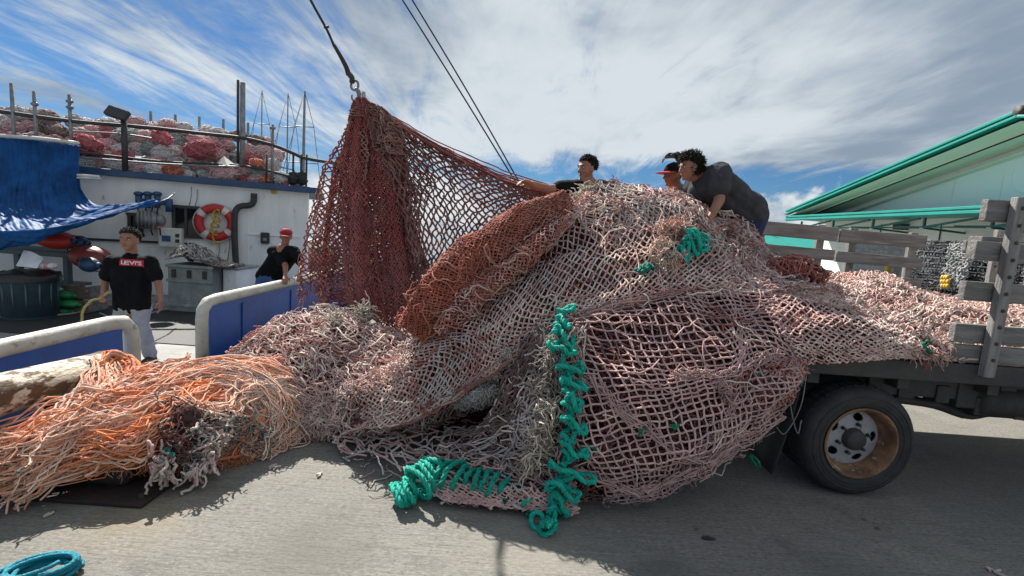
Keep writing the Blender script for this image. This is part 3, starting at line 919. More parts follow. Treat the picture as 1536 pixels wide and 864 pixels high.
# cab beyond the frame, so the truck is whole from elsewhere
M_cab = mat('white_cab_paint', (0.6, 0.6, 0.58), None, 3, .35)
a = Acc()
prof = [(5.55, .55), (5.55, 2.3), (5.75, 2.42), (6.7, 2.42), (7.15, 1.55), (7.25, 1.4), (7.3, .55)]
V = [(x, y, z) for y in (TY + .1, FY - .1) for x, z in prof]
n7 = len(prof)
a.add(V, [(i, (i + 1) % n7, n7 + (i + 1) % n7, n7 + i) for i in range(n7)], ngons=[list(range(n7))[::-1], [n7 + i for i in range(n7)]])
cab = a.build('cab', M_cab, truck, False, .05)
a = Acc(); V = [(6.72, y, 2.3) for y in (TY + .25, FY - .25)] + [(7.14, y, 1.62) for y in (FY - .25, TY + .25)]
a.add([(v[0] + .03, v[1], v[2]) for v in V], [(0, 1, 2, 3)]); a.build('windscreen', M_glass, cab, False)
a = Acc(); a.add([(5.9, TY + .09, 1.55), (6.95, TY + .09, 1.55), (6.6, TY + .09, 2.25), (5.9, TY + .09, 2.25)], [(0, 1, 2, 3)]); a.build('door_window', M_glass, cab, False)
for y in (TY + .1, FY - .33):
    o = Vector((6.45, y, R_)); a = Acc(); lathe(a, [(.0, .0), (.2, .0), (.22, .01), (R_ * .9, .02), (R_, -.03), (R_, -.2), (.2, -.22), (0, -.2)], o, (0, -1, 0), 40); a.build('front_wheel', M_tyre, truck)
# ------------------------------------------------------------------ netting
def net_material(name, rough=0.9):
    return mat(name, (1, 1, 1), (0.72, 0.70, 0.70), 7, rough, bump=0.5, bscale=160, tint=True, spec=0.2, sheen=0.25)
M_net = net_material('frayed_net_twine')
M_core = mat('packed_net_mass', (1, 1, 1), (0.45, 0.42, 0.42), 26, 0.95, bump=1.0, bscale=55, tint=True, spec=0.1)
M_rope = mat('braided_rope', (1, 1, 1), (0.8, 0.8, 0.8), 30, 0.6, bump=0.6, bscale=120, tint=True, spec=0.3)

def ctrl_px(rows):
    return np.array([[tuple(at(*p)) for p in r] for r in rows], float)

class Patch:
    """a smooth sheet through a grid of 3-D points; P(u,v), u along columns, v along rows"""
    def __init__(s, C):
        s.C = np.asarray(C, float)
        s.R, s.K = s.C.shape[:2]
    def ev(s, u, v):
        C = s.C
        def w4(t, n):
            t = np.clip(t, -0.06, 1.06) * (n - 1)
            i = np.clip(np.floor(t).astype(int), 0, n - 2); f = t - i
            w = np.stack([-f + 2 * f ** 2 - f ** 3, 2 - 5 * f ** 2 + 3 * f ** 3, f + 4 * f ** 2 - 3 * f ** 3, -f ** 2 + f ** 3], -1) * .5
            return i, w
        iu, wu = w4(u, s.K); iv, wv = w4(v, s.R)
        pad = np.concatenate([2 * C[:1] - C[1:2], C, 2 * C[-1:] - C[-2:-1]], 0)
        pad = np.concatenate([2 * pad[:, :1] - pad[:, 1:2], pad, 2 * pad[:, -1:] - pad[:, -2:-1]], 1)
        r = 0
        for a_ in range(4):
            for b_ in range(4):
                r = r + pad[iv + a_, iu + b_] * (wv[:, a_] * wu[:, b_])[:, None]
        return r
    def nrm(s, u, v, e=1e-3):
        du = s.ev(u + e, v) - s.ev(u - e, v); dv = s.ev(u, v + e) - s.ev(u, v - e)
        n = np.cross(du, dv); n /= np.linalg.norm(n, axis=1, keepdims=True) + 1e-12
        # face the viewer's side
        p = s.ev(u, v); d = np.array([0, 0, 1.67]) - p
        return n
    def sizes(s):
        u = np.linspace(0, 1, 60)
        L1 = np.mean([np.linalg.norm(np.diff(s.ev(u, np.full(60, k)), axis=0), axis=1).sum() for k in (0.15, .5, .85)])
        L2 = np.mean([np.linalg.norm(np.diff(s.ev(np.full(60, k), u), axis=0), axis=1).sum() for k in (0.15, .5, .85)])
        return L1, L2

def roll_ctrl(path, rads, n=10, squash=1.0, a0=0, a1=2 * PI):
    """control grid of a roll of net: rows along the path, columns round it"""
    P = np.array([tuple(p) for p in path]); Nn, B = frames(P[None]); Nn, B = Nn[0], B[0]
    th = np.linspace(a0, a1, n)
    return np.array([[tuple(P[i] + rads[i] * (Nn[i] * math.cos(t) + B[i] * math.sin(t) * squash)) for t in th] for i in range(len(P))])

PINK = (0.74, 0.49, 0.435); MAUVE = (0.52, 0.335, 0.315); RUST = (0.36, 0.09, 0.055); DKRED = (0.18, 0.05, 0.04)
SAND = (0.82, 0.70, 0.60); BROWN = (0.20, 0.125, 0.11); ORANGE = (0.62, 0.16, 0.06); GREY = (0.58, 0.52, 0.49)

MV2 = (.68, .45, .44); MV3 = (.58, .37, .36)
def pick_cols(P, cols, wts=None, seed=0, fr=2.5, jit=0.12):
    """patchy choice among colours, with a little jitter"""
    cols = np.array(cols); n = len(P)
    f = vnoise(np.asarray(P) * fr, seed) * .85 + RNG.random(n) * .3 - .07
    w = np.cumsum(np.array(wts if wts else [1] * len(cols), float)); w /= w[-1]
    lo = .18; hi = .82
    f = np.clip((f - lo) / (hi - lo), 0, .999)
    idx = np.searchsorted(w, f)
    return cols[np.clip(idx, 0, len(cols) - 1)] * (1 + (RNG.random((n, 1)) - .5) * 2 * jit)

def displaced(patch, u, v, off, fold, lump, seed, sign=1):
    P = patch.ev(u, v)
    n = patch.nrm(u, v) * sign
    h = np.full(len(u), float(off))
    if fold:
        amp, fu, fv = fold
        wv = fbm(P * 2.2, seed + 5, 2) * 3.5
        h = h + amp * (np.sin(2 * PI * (fu * u + fv * v) + wv * 2) * .6 + np.sin(2 * PI * (fu * 2.3 * u + fv * 2.3 * v) + wv * 3 + 1.3) * .4)
    if lump:
        h = h + lump * 2 * fbm(P * 5.0, seed, 3)
    return P + n * h[:, None], n

def net_layer(a, patch, cell=.06, r=.0065, off=0.0, jit=.15, fold=None, lump=0.02, cols=(PINK,), wts=None, seed=0, mode='diamond', skew=0.0, aspect=1.0, mask=None, sign=1, knots=True, sides=5, sag=.12, drop=0.0, colfr=2.5, uvwarp=0.0):
    """diamond or square meshes of knotted twine lying on a sheet"""
    Lu, Lv = patch.sizes()
    nu = max(3, int(round(Lu / (cell * aspect)))); nv = max(3, int(round(Lv / cell)))
    if mode == 'diamond':
        nv = max(3, int(round(Lv / (cell * .5)))) 
    ii, jj = np.meshgrid(np.arange(nu + 1), np.arange(nv + 1), indexing='ij')
    U = (ii + (.5 * (jj % 2) if mode == 'diamond' else 0)) / nu; V = jj / nv
    U = U + skew * (V - .5)
    U = U + (RNG.random(U.shape) - .5) * jit / nu; V = V + (RNG.random(V.shape) - .5) * jit / nv
    if uvwarp:
        q = np.stack([U * 4, V * 4, 0 * U + seed], -1)
        U = U + uvwarp * (vnoise(q, seed + 1) - .5); V = V + uvwarp * (vnoise(q, seed + 2) - .5)
    uv = np.stack([U.ravel(), V.ravel()], 1)
    W = nv + 1
    def idx(i, j): return i * W + j
    E = []
    for i in range(nu + 1):
        for j in range(nv + 1):
            if mode == 'diamond':
                if j < nv:
                    E.append((idx(i, j), idx(i, j + 1)))
                    k = i - 1 if j % 2 == 0 else i + 1
                    if 0 <= k <= nu: E.append((idx(i, j), idx(k, j + 1)))
            else:
                if j < nv: E.append((idx(i, j), idx(i, j + 1)))
                if i < nu: E.append((idx(i, j), idx(i + 1, j)))
    E = np.array(E)
    ok = np.all((uv[E] > -.03) & (uv[E] < 1.03), axis=(1, 2))
    if mask is not None:
        mu = uv[E].mean(1); ok &= mask(mu[:, 0], mu[:, 1])
    if drop:
        ok &= RNG.random(len(E)) > drop
    E = E[ok]
    P, n = displaced(patch, uv[:, 0], uv[:, 1], off, fold, lump, seed, sign)
    P = P + RNG.normal(0, cell * jit * .16, P.shape)
    A, B = P[E[:, 0]], P[E[:, 1]]
    mid = (A + B) / 2 + (RNG.normal(0, 1, A.shape)) * cell * sag * .35
    mid[:, 2] -= cell * sag * .35 * np.abs(RNG.normal(0, 1, len(A)))
    S = np.stack([A, A * .25 + mid * .5 + B * .25 + (mid - (A + B) / 2) * .25, B], 1)
    S[:, 1] = mid
    c = pick_cols(mid, cols, wts, seed, colfr)
    rr = r * (.8 + .4 * RNG.random(len(S)))
    tubes(a, S, rr, sides, c)
    if knots:
        used = np.unique(E)
        K = P[used]
        oc = np.array([(1, 0, 0), (0, 1, 0), (-1, 0, 0), (0, -1, 0), (0, 0, 1), (0, 0, -1)], float)
        ot = np.array([(0, 1, 4), (1, 2, 4), (2, 3, 4), (3, 0, 4), (1, 0, 5), (2, 1, 5), (3, 2, 5), (0, 3, 5)])
        kr = r * 1.75 * (.8 + .5 * RNG.random((len(K), 1, 1)))
        Vk = K[:, None] + oc[None] * kr
        T = ot[None] + (np.arange(len(K)) * 6)[:, None, None]
        kc = np.repeat(pick_cols(K, cols, wts, seed, colfr), 6, axis=0)
        a.add(Vk.reshape(-1, 3), tris=T.reshape(-1, 3), c=kc)
    return P

def core_layer(a, patch, off=-.05, lump=.03, fold=None, cols=(DKRED,), seed=0, nu=60, nv=60, sign=1):
    def f(u, v):
        return displaced(patch, u, v, off, fold, lump, seed, sign)[0]
    st = a.n
    rect_grid(a, f, nu, nv)
    P = a.v[-1]
    a.c[-1] = pick_cols(P, cols, None, seed, 3.0, .2)
    return a

def strands(a, pts, dirs, L=.12, r=.003, K=6, curl=.5, grav=.3, cols=(PINK,), seed=0, sides=4, taper=.5):
    """loose frayed ends growing from points"""
    n = len(pts); pts = np.asarray(pts); d = np.asarray(dirs, float) + RNG.normal(0, .35, (n, 3))
    d /= np.linalg.norm(d, axis=1, keepdims=True)
    Ls = L * (.45 + RNG.random((n, 1)) * .9) / (K - 1)
    out = [pts]
    for k in range(K - 1):
        d = d + RNG.normal(0, curl, (n, 3)); d[:, 2] -= grav
        d /= np.linalg.norm(d, axis=1, keepdims=True)
        out.append(out[-1] + d * Ls)
    P = np.stack(out, 1)
    P[:, :, 2] = np.maximum(P[:, :, 2], .008)
    rr = r * (.7 + .6 * RNG.random((n, 1))) * np.linspace(1, taper, K)[None]
    tubes(a, P, rr, sides, pick_cols(pts, cols, None, seed, 4.0, .15))

def scatter(patch, n, off=0.0, lump=.02, fold=None, seed=0, sign=1, mask=None):
    u = RNG.random(n); v = RNG.random(n)
    if mask is not None:
        k = mask(u, v); u, v = u[k], v[k]
    return displaced(patch, u, v, off, fold, lump, seed, sign)

def face_sign(patch):
    u = np.array([.5, .3, .7]); v = np.array([.5, .6, .4])
    n = patch.nrm(u, v); d = np.array([0, 0, 1.67]) - patch.ev(u, v)
    return 1 if np.sum(n * d) > 0 else -1

def tangle(a, patch, n, L=.25, r=.006, off=.0, lump=.03, cols=(PINK,), seed=0, sign=1, K=8, wild=.5, zmin=.008, mask=None):
    """crumpled netting: crooked twine lying every way over a sheet"""
    u = RNG.random(n); v = RNG.random(n)
    if mask is not None:
        k = mask(u, v); u, v = u[k], v[k]; n = len(u)
    Lu, Lv = patch.sizes()
    th = RNG.random(n) * 2 * PI
    us, vs = [u], [v]
    st = L / (K - 1)
    hs = [RNG.normal(0, .012, n)]
    for k in range(K - 1):
        th = th + RNG.normal(0, wild, n)
        us.append(us[-1] + np.cos(th) * st / Lu); vs.append(vs[-1] + np.sin(th) * st / Lv)
        hs.append(hs[-1] * .6 + RNG.normal(0, .010, n))
    U = np.clip(np.stack(us, 1), -.02, 1.02); V = np.clip(np.stack(vs, 1), -.02, 1.02)
    P, nn = displaced(patch, U.ravel(), V.ravel(), off, None, lump, seed, sign)
    P = (P + nn * np.abs(np.stack(hs, 1)).ravel()[:, None] * 1.5).reshape(n, K, 3)
    P[:, :, 2] = np.maximum(P[:, :, 2], zmin)
    tubes(a, P, r * (.6 + .8 * RNG.random(n)), 5, pick_cols(P[:, 0], cols, None, seed, 3.2, .16))

# ---- the big net heaped on the truck and spilling off it: one thing, several folds
G1 = 'fishing nets being hoisted onto the truck'
big = thing('fishing_net', (0.6, 3.4, 0), 'huge pinkish grey trawl net heaped on the truck and spilling to the ground', 'fishing net', G1)
NETC = (MAUVE, PINK, SAND, MAUVE, PINK)

# bulge hanging from the bed to the ground
bul = Patch(ctrl_px([
    [(845, 450, 3.40), (930, 440, 3.42), (1010, 434, 3.42), (1090, 430, 3.44), (1170, 430, 3.45), (1240, 436, 3.42)],
    [(852, 485, 3.20), (935, 476, 3.22), (1015, 470, 3.22), (1095, 466, 3.24), (1175, 466, 3.25), (1238, 470, 3.22)],
    [(858, 535, 2.98), (940, 530, 2.98), (1020, 525, 2.98), (1103, 520, 3.0), (1180, 515, 3.05), (1236, 515, 3.08)],
    [(865, 600, 2.84), (945, 600, 2.80), (1030, 595, 2.80), (1110, 585, 2.86), (1180, 568, 2.96), (1215, 545, 3.05)],
    [(862, 665, 2.78), (945, 672, 2.72), (1030, 665, 2.74), (1098, 640, 2.84), (1155, 606, 2.96), (1198, 578, 3.06)],
    [(858, 722, 2.80), (940, 728, 2.76), (1010, 715, 2.80), (1072, 688, 2.90), (1130, 648, 3.0), (1178, 612, 3.1)],
    [(845, 764, 2.88), (920, 766, 2.90), (990, 745, 2.96), (1048, 716, 3.02), (1108, 676, 3.1), (1165, 628, 3.16)],
    [(840, 762, 3.2), (920, 764, 3.2), (990, 735, 3.25), (1048, 706, 3.3), (1108, 666, 3.3), (1165, 618, 3.3)]]))
sg = face_sign(bul)
a = Acc()
net_layer(a, bul, .043, .0058, .0, .30, (.026, .6, 2.0), .05, (MV2, MV3, MV2, PINK, MV3), None, 3, 'square', .42, 1.18, None, sg, sag=.2, uvwarp=.15)
a.build('net_bulge', M_net, big)
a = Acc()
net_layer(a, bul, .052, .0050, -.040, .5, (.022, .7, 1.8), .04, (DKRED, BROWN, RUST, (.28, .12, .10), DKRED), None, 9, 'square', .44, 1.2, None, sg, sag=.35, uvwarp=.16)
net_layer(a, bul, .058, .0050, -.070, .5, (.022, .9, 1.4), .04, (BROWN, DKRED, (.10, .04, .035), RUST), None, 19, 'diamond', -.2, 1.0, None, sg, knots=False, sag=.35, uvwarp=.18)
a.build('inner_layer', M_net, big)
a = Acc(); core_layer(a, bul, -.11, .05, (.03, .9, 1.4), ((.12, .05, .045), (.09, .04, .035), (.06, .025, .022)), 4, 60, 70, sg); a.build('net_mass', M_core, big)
a = Acc()
for pt_, n_ in ((bul, 900),):
    P, n = scatter(pt_, n_, .0, .04, (.022, .6, 2.0), 3, sg); strands(a, P, n, .04, .0016, 5, .6, .25, (PINK, MAUVE, SAND), 5)
tangle(a, bul, 45, .26, .0042, .012, .04, (PINK, MAUVE, SAND), 6, sg, wild=.35)
a.build('frayed_twine', M_net, big)
# pulled-tight gather lines over the bulge
a = Acc()
for (pts, r) in ((((880, 560, 2.9), (960, 640, 2.76), (1060, 690, 2.84), (1130, 610, 2.95), (1190, 540, 3.05)), .012), (((1010, 560, 2.88), (1085, 560, 2.9), (1170, 530, 3.03)), .010), (((865, 705, 2.77), (960, 735, 2.76), (1040, 700, 2.84), (1110, 655, 2.95)), .012), (((1075, 570, 2.86), (1100, 600, 2.84), (1085, 640, 2.84), (1040, 680, 2.80)), .010)):
    Pc = spline(np.array([tuple(at(x, y, Y - .03)) for x, y, Y in pts]), 24)
    for k in range(10):
        Q = Pc + RNG.normal(0, .022, Pc.shape) * np.array([1, .5, 1]); Q = Q + np.cumsum(RNG.normal(0, .002, Q.shape), 0)
        tubes(a, Q[None], r * .42, 5, np.array(MAUVE) * (.8 + .5 * RNG.random()))
a.build('gathered_twine', M_net, big)

# apron lying over the bed's edge
apr = Patch(ctrl_px([
    [(1160, 436, 3.55), (1230, 440, 3.6), (1290, 450, 3.6), (1345, 472, 3.5), (1405, 512, 3.3)],
    [(1165, 466, 3.22), (1232, 470, 3.2), (1292, 482, 3.2), (1348, 500, 3.18), (1402, 523, 3.16)],
    [(1172, 510, 3.06), (1234, 510, 3.06), (1290, 515, 3.08), (1344, 523, 3.1), (1398, 532, 3.12)],
    [(1190, 548, 3.04), (1240, 546, 3.05), (1290, 542, 3.07), (1340, 538, 3.09), (1394, 538, 3.11)]]))
sg = face_sign(apr)
a = Acc(); net_layer(a, apr, .047, .0058, .0, .26, (.018, .5, 1.5), .03, (PINK, MAUVE, PINK, SAND, PINK), None, 7, 'diamond', .15, 1.05, None, sg, sag=.2); a.build('net_apron', M_net, big)
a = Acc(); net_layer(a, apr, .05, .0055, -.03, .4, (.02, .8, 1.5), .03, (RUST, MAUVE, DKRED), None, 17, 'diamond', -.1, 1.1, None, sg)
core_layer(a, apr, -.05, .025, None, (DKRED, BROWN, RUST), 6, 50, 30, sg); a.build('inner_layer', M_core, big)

# dark red net tucked under the apron, right of the bulge
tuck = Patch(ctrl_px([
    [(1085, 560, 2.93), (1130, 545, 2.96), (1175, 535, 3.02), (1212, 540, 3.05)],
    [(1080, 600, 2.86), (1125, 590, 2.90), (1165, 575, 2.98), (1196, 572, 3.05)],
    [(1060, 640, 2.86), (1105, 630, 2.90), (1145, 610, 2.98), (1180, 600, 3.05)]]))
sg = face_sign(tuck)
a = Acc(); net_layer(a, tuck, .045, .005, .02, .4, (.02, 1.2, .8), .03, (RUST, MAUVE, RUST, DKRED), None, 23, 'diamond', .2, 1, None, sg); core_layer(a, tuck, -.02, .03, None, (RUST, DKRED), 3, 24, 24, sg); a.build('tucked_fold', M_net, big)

# the crest behind, over the top of the load
crest = Patch(ctrl_px([
    [(850, 300, 4.35), (930, 284, 4.4), (1000, 290, 4.4), (1060, 316, 4.4), (1115, 334, 4.4), (1150, 395, 4.3)],
    [(860, 312, 4.05), (940, 296, 4.1), (1010, 300, 4.1), (1066, 326, 4.1), (1120, 345, 4.1), (1165, 405, 4.05)],
    [(890, 350, 3.85), (960, 340, 3.85), (1025, 345, 3.85), (1080, 365, 3.85), (1130, 388, 3.85), (1190, 418, 3.8)],
    [(920, 400, 3.65), (990, 395, 3.62), (1050, 400, 3.62), (1100, 412, 3.62), (1150, 422, 3.62), (1215, 430, 3.62)],
    [(900, 455, 3.4), (980, 446, 3.4), (1040, 444, 3.42), (1110, 440, 3.45), (1180, 438, 3.5), (1250, 442, 3.5)]]))
sg = face_sign(crest)
a = Acc(); net_layer(a, crest, .052, .006, .0, .45, (.02, 1.2, .6), .05, (PINK, SAND, MAUVE, PINK), None, 31, 'diamond', .3, 1, None, sg, uvwarp=.08)
tangle(a, crest, 380, .22, .0055, .01, .05, (PINK, MAUVE, SAND, (.55, .28, .22)), 32, sg); a.build('net_crest', M_net, big)
a = Acc(); net_layer(a, crest, .05, .0055, -.04, .5, (.02, 1.4, .6), .06, (MAUVE, BROWN, RUST), None, 33, 'diamond', -.3, 1, None, sg, knots=False)
core_layer(a, crest, -.08, .05, None, (DKRED, BROWN, RUST), 8, 60, 50, sg); a.build('inner_layer', M_core, big)

# the long fold sweeping from the crest down to the left
swa = Patch(ctrl_px([
    [(1020, 288, 4.3), (1062, 322, 4.0), (1085, 370, 3.75), (1100, 420, 3.5), (1110, 440, 3.55)],
    [(945, 280, 4.25), (985, 318, 3.92), (1000, 375, 3.62), (1005, 430, 3.38), (1005, 452, 3.45)],
    [(865, 300, 4.2), (900, 345, 3.82), (915, 400, 3.52), (915, 452, 3.28), (910, 470, 3.36)],
    [(790, 365, 3.98), (818, 395, 3.70), (830, 440, 3.42), (832, 488, 3.22), (828, 508, 3.3)],
    [(715, 425, 3.80), (738, 450, 3.55), (750, 490, 3.32), (752, 540, 3.18), (745, 556, 3.28)],
    [(645, 480, 3.66), (662, 500, 3.46), (672, 540, 3.26), (676, 588, 3.14), (668, 604, 3.24)],
    [(585, 525, 3.58), (598, 548, 3.40), (602, 585, 3.22), (604, 622, 3.12), (600, 636, 3.22)],
    [(530, 548, 3.58), (535, 570, 3.42), (535, 605, 3.28), (530, 640, 3.2), (525, 650, 3.3)]]))
sg = face_sign(swa)
a = Acc(); net_layer(a, swa, .053, .0061, .0, .26, (.026, 2.6, .2), .03, (PINK, SAND, PINK, MAUVE, GREY), None, 41, 'diamond', 0, .95, None, sg, uvwarp=.07, sag=.14); a.build('net_fold', M_net, big)
a = Acc(); P, n = scatter(swa, 1000, .0, .025, (.022, 2.4, .2), 41, sg); strands(a, P, n, .05, .0019, 5, .6, .25, (PINK, SAND, MAUVE), 5); tangle(a, swa, 130, .24, .0042, .012, .03, (PINK, MAUVE, SAND, RUST), 6, sg, wild=.45); a.build('frayed_twine', M_net, big)
a = Acc(); net_layer(a, swa, .052, .0055, -.035, .4, (.028, 2.6, .3), .03, (MAUVE, RUST, BROWN, MAUVE), None, 43, 'diamond', .3, 1.1, None, sg, knots=False)
core_layer(a, swa, -.065, .03, (.02, 2.6, .3), (DKRED, BROWN, RUST), 9, 40, 110, sg); a.build('inner_layer', M_core, big)
# twine drawn tight along the fold's lower border
a = Acc()
vv = np.linspace(0.02, .98, 46)
for k in range(46):
    u0 = .70 + .30 * RNG.random(); uu = np.clip(u0 + np.cumsum(RNG.normal(0, .012, 46)), .62, 1.03)
    Q, _ = displaced(swa, uu, vv, .006 + .012 * RNG.random(), (.026, 2.6, .2), .03, 41, sg)
    i0 = RNG.integers(0, 20); Q = Q[i0:i0 + 18 + RNG.integers(0, 10)] + RNG.normal(0, .003, (len(Q[i0:i0 + 18 + 9]), 3))[:len(Q[i0:])][:1]
    tubes(a, Q[None], .0048, 5, pick_cols(Q[:1], (MV3, MAUVE, BROWN, (.40, .16, .13)), None, k)[0])
a.build('gathered_border', M_net, big)
# underside of that fold
und = Patch(ctrl_px([
    [(910, 462, 3.36), (760, 535, 3.22), (670, 592, 3.18), (600, 628, 3.16), (540, 645, 3.2)],
    [(880, 500, 3.5), (770, 560, 3.42), (690, 600, 3.4), (620, 636, 3.4), (550, 655, 3.4)],
    [(870, 560, 3.55), (790, 590, 3.55), (720, 615, 3.55), (650, 640, 3.55), (580, 655, 3.5)]]))
sg = face_sign(und)
a = Acc(); net_layer(a, und, .06, .0055, .02, .4, (.02, 1, 1), .03, (DKRED, MAUVE, BROWN), None, 47, 'diamond', .2, 1, None, sg); core_layer(a, und, -.03, .03, None, (DKRED, BROWN), 9, 50, 24, sg); a.build('fold_underside', M_net, big)

# slack lengths between the bulge and the ground, left of the teal rope
sla = Patch(ctrl_px([
    [(800, 505, 3.22), (840, 490, 3.12), (880, 485, 3.06)],
    [(765, 555, 3.2), (815, 550, 3.08), (872, 550, 2.96)],
    [(745, 610, 3.15), (800, 610, 3.02), (870, 615, 2.85)],
    [(700, 660, 3.14), (780, 665, 2.98), (866, 675, 2.82)],
    [(640, 690, 3.16), (760, 705, 2.98), (860, 725, 2.82)]]))
sg = face_sign(sla)
a = Acc(); net_layer(a, sla, .062, .006, .0, .4, (.03, 1.6, .4), .04, (MAUVE, BROWN, MAUVE, PINK), None, 53, 'diamond', .3, .8, None, sg, uvwarp=.1)
net_layer(a, sla, .06, .0055, -.04, .5, (.03, 1.3, .6), .04, (BROWN, DKRED, BROWN), None, 57, 'diamond', -.3, .8, None, sg, knots=False)
tangle(a, sla, 260, .3, .0055, .01, .05, (MAUVE, SAND, GREY, BROWN), 58, sg)
core_layer(a, sla, -.10, .04, None, (BROWN, DKRED, (.07, .04, .035)), 12, 30, 40, sg); a.build('slack_folds', M_net, big)

# part spread on the ground
def gp(px, py, z): return tuple(gz(px, py, z))
gnd = Patch(np.array([
    [gp(515, 645, .12), gp(600, 645, .16), gp(690, 640, .18), gp(770, 640, .22), gp(850, 650, .25)],
    [gp(508, 672, .05), gp(600, 680, .12), gp(690, 690, .14), gp(775, 690, .16), gp(855, 690, .2)],
    [gp(540, 700, .02), gp(612, 712, .09), gp(695, 724, .12), gp(775, 730, .13), gp(858, 735, .14)],
    [gp(600, 742, .015), gp(650, 752, .02), gp(715, 758, .03), gp(785, 764, .03), gp(860, 768, .03)]]))
sg = face_sign(gnd)
a = Acc(); net_layer(a, gnd, .085, .0066, .012, .5, None, .03, (SAND, PINK, MAUVE, PINK, GREY), None, 61, 'diamond', .2, 1.15, lambda u, v: ~((u < .3) & (v > .45)), sg, sag=.5, drop=.04, uvwarp=.12)
net_layer(a, gnd, .07, .006, -.02, .6, None, .04, (MAUVE, BROWN, PINK), None, 63, 'diamond', -.2, 1.1, lambda u, v: (u > .42), sg, sag=.5, drop=.05, uvwarp=.15)
tangle(a, gnd, 150, .34, .0055, .01, .03, (SAND, PINK, MAUVE, GREY), 64, sg, mask=lambda u, v: (v < .45))
net_layer(a, gnd, .045, .0055, .03, .3, None, .02, (PINK, MV2, SAND), None, 65, 'diamond', .1, 1.2, lambda u, v: (v > .72) & (u > .32), sg, sag=.2)
a.v = [np.maximum(v, [-99, -99, .006]) for v in a.v]
P, _ = scatter(gnd, 60, .0, .0, None, 3, sg, lambda u, v: (u < .25))
P[:, 2] = .012
strands(a, P, np.tile((-.6, -.8, .1), (len(P), 1)), .22, .0055, 6, .5, .05, (SAND, PINK, (.62, .55, .5)), 8)
a.build('spread_net', M_net, big)
gn2 = Patch(gnd.C[:, 2:]); a = Acc(); core_layer(a, gn2, -.06, .04, None, (BROWN, (.08, .05, .04)), 12, 30, 20, sg)
keep = a.v[-1]; keep[:, 2] = np.maximum(keep[:, 2], -.05); a.build('net_mass', M_core, big)

# ---- heap on the truck bed, right
heap = Patch(ctrl_px([
    [(1110, 412, 4.6), (1190, 408, 4.7), (1250, 418, 4.8), (1320, 414, 4.8), (1365, 436, 4.8), (1450, 452, 4.8), (1560, 452, 4.8)],
    [(1120, 420, 4.2), (1195, 416, 4.2), (1255, 426, 4.3), (1318, 424, 4.3), (1370, 444, 4.3), (1455, 462, 4.3), (1560, 466, 4.3)],
    [(1130, 434, 3.85), (1205, 432, 3.8), (1262, 440, 3.85), (1322, 446, 3.85), (1380, 462, 3.85), (1460, 480, 3.85), (1560, 486, 3.9)],
    [(1150, 446, 3.55), (1220, 446, 3.5), (1276, 458, 3.5), (1330, 474, 3.5), (1388, 494, 3.45), (1450, 512, 3.45), (1560, 530, 3.5)],
    [(1160, 460, 3.45), (1230, 462, 3.4), (1290, 474, 3.36), (1345, 496, 3.3), (1400, 520, 3.22), (1430, 540, 3.2), (1560, 560, 3.3)]]))
sg = face_sign(heap)
hp = thing('fishing_net', (2.4, 4.0, BZ), 'crumpled pink and cream net filling the truck bed beside the plank sides', 'fishing net', G1)
a = Acc(); core_layer(a, heap, -.03, .06, None, ((.35, .17, .14), (.25, .11, .09), RUST), 14, 90, 50, sg); a.build('net_mass', M_core, hp)
LT = (0.80, 0.66, 0.57); SALM = (.64, .34, .29)
a = Acc(); net_layer(a, heap, .05, .0055, .0, .6, None, .07, (PINK, LT, SALM, PINK, MAUVE), None, 71, 'diamond', .3, 1, None, sg, uvwarp=.1)
tangle(a, heap, 2600, .2, .0052, .01, .07, (LT, PINK, LT, (.60, .40, .35), PINK, SALM), 72, sg, wild=.55)
P, n = scatter(heap, 700, .02, .07, None, 71, sg); strands(a, P, n, .07, .0035, 5, .5, .2, (LT, PINK, SALM), 5)
# ragged ends hanging at the front corner
Pc = np.array([tuple(at(1395 + RNG.normal(0, 14), 528 + RNG.normal(0, 5), 3.11)) for _ in range(60)]); strands(a, Pc, np.tile((.35, -.2, -.5), (60, 1)), .10, .004, 6, .4, .3, (SALM, PINK, RUST), 6)
a.build('net_mesh', M_net, hp)
# dark red lump between crest and heap
rl = Patch(roll_ctrl([at(1125, 425, 3.9), at(1165, 412, 3.85), at(1200, 410, 3.8), at(1232, 424, 3.75)], [.06, .09, .09, .05], 10))
rd = thing('fishing_net', (at(1180, 425, 3.8).x, 3.8, BZ), 'small dark red net bunch on top of the load below the grey rails', 'fishing net', G1)
a = Acc(); core_layer(a, rl, -.02, .03, None, (RUST, DKRED), 15, 24, 24, 1); a.build('net_mass', M_core, rd)
a = Acc(); tangle(a, rl, 260, .2, .005, .015, .03, (RUST, (.45, .12, .09), (.5, .22, .18), DKRED), 77, 1); a.build('net_mesh', M_net, rd)

# ---- orange-red rolled net
rp = [at(850, 306, 4.05), at(800, 334, 3.92), at(752, 370, 3.80), at(702, 414, 3.68), at(658, 458, 3.56), at(618, 502, 3.46)]
ro = Patch(roll_ctrl(rp, [.10, .17, .21, .23, .21, .13], 13, .72))
orr = thing('fishing_net', tuple(rp[3]), 'tightly rolled orange-red net lying along the upper left of the heap', 'fishing net', G1)
OC = ((.50, .135, .075), (.40, .10, .065), (.50, .17, .11), (.55, .26, .19), (.36, .10, .07))
a = Acc(); core_layer(a, ro, -.035, .05, (.02, 3, 1), (RUST, DKRED, (.42, .10, .05)), 15, 50, 60, 1); a.build('net_mass', M_core, orr)
a = Acc(); net_layer(a, ro, .036, .0048, .008, .4, (.02, 3, 1), .05, OC, None, 81, 'diamond', .6, .8, None, 1, colfr=4, uvwarp=.06)
net_layer(a, ro, .034, .0045, -.015, .5, (.02, 3, 1), .05, OC, None, 83, 'diamond', -.4, .9, None, 1, colfr=4, knots=False)
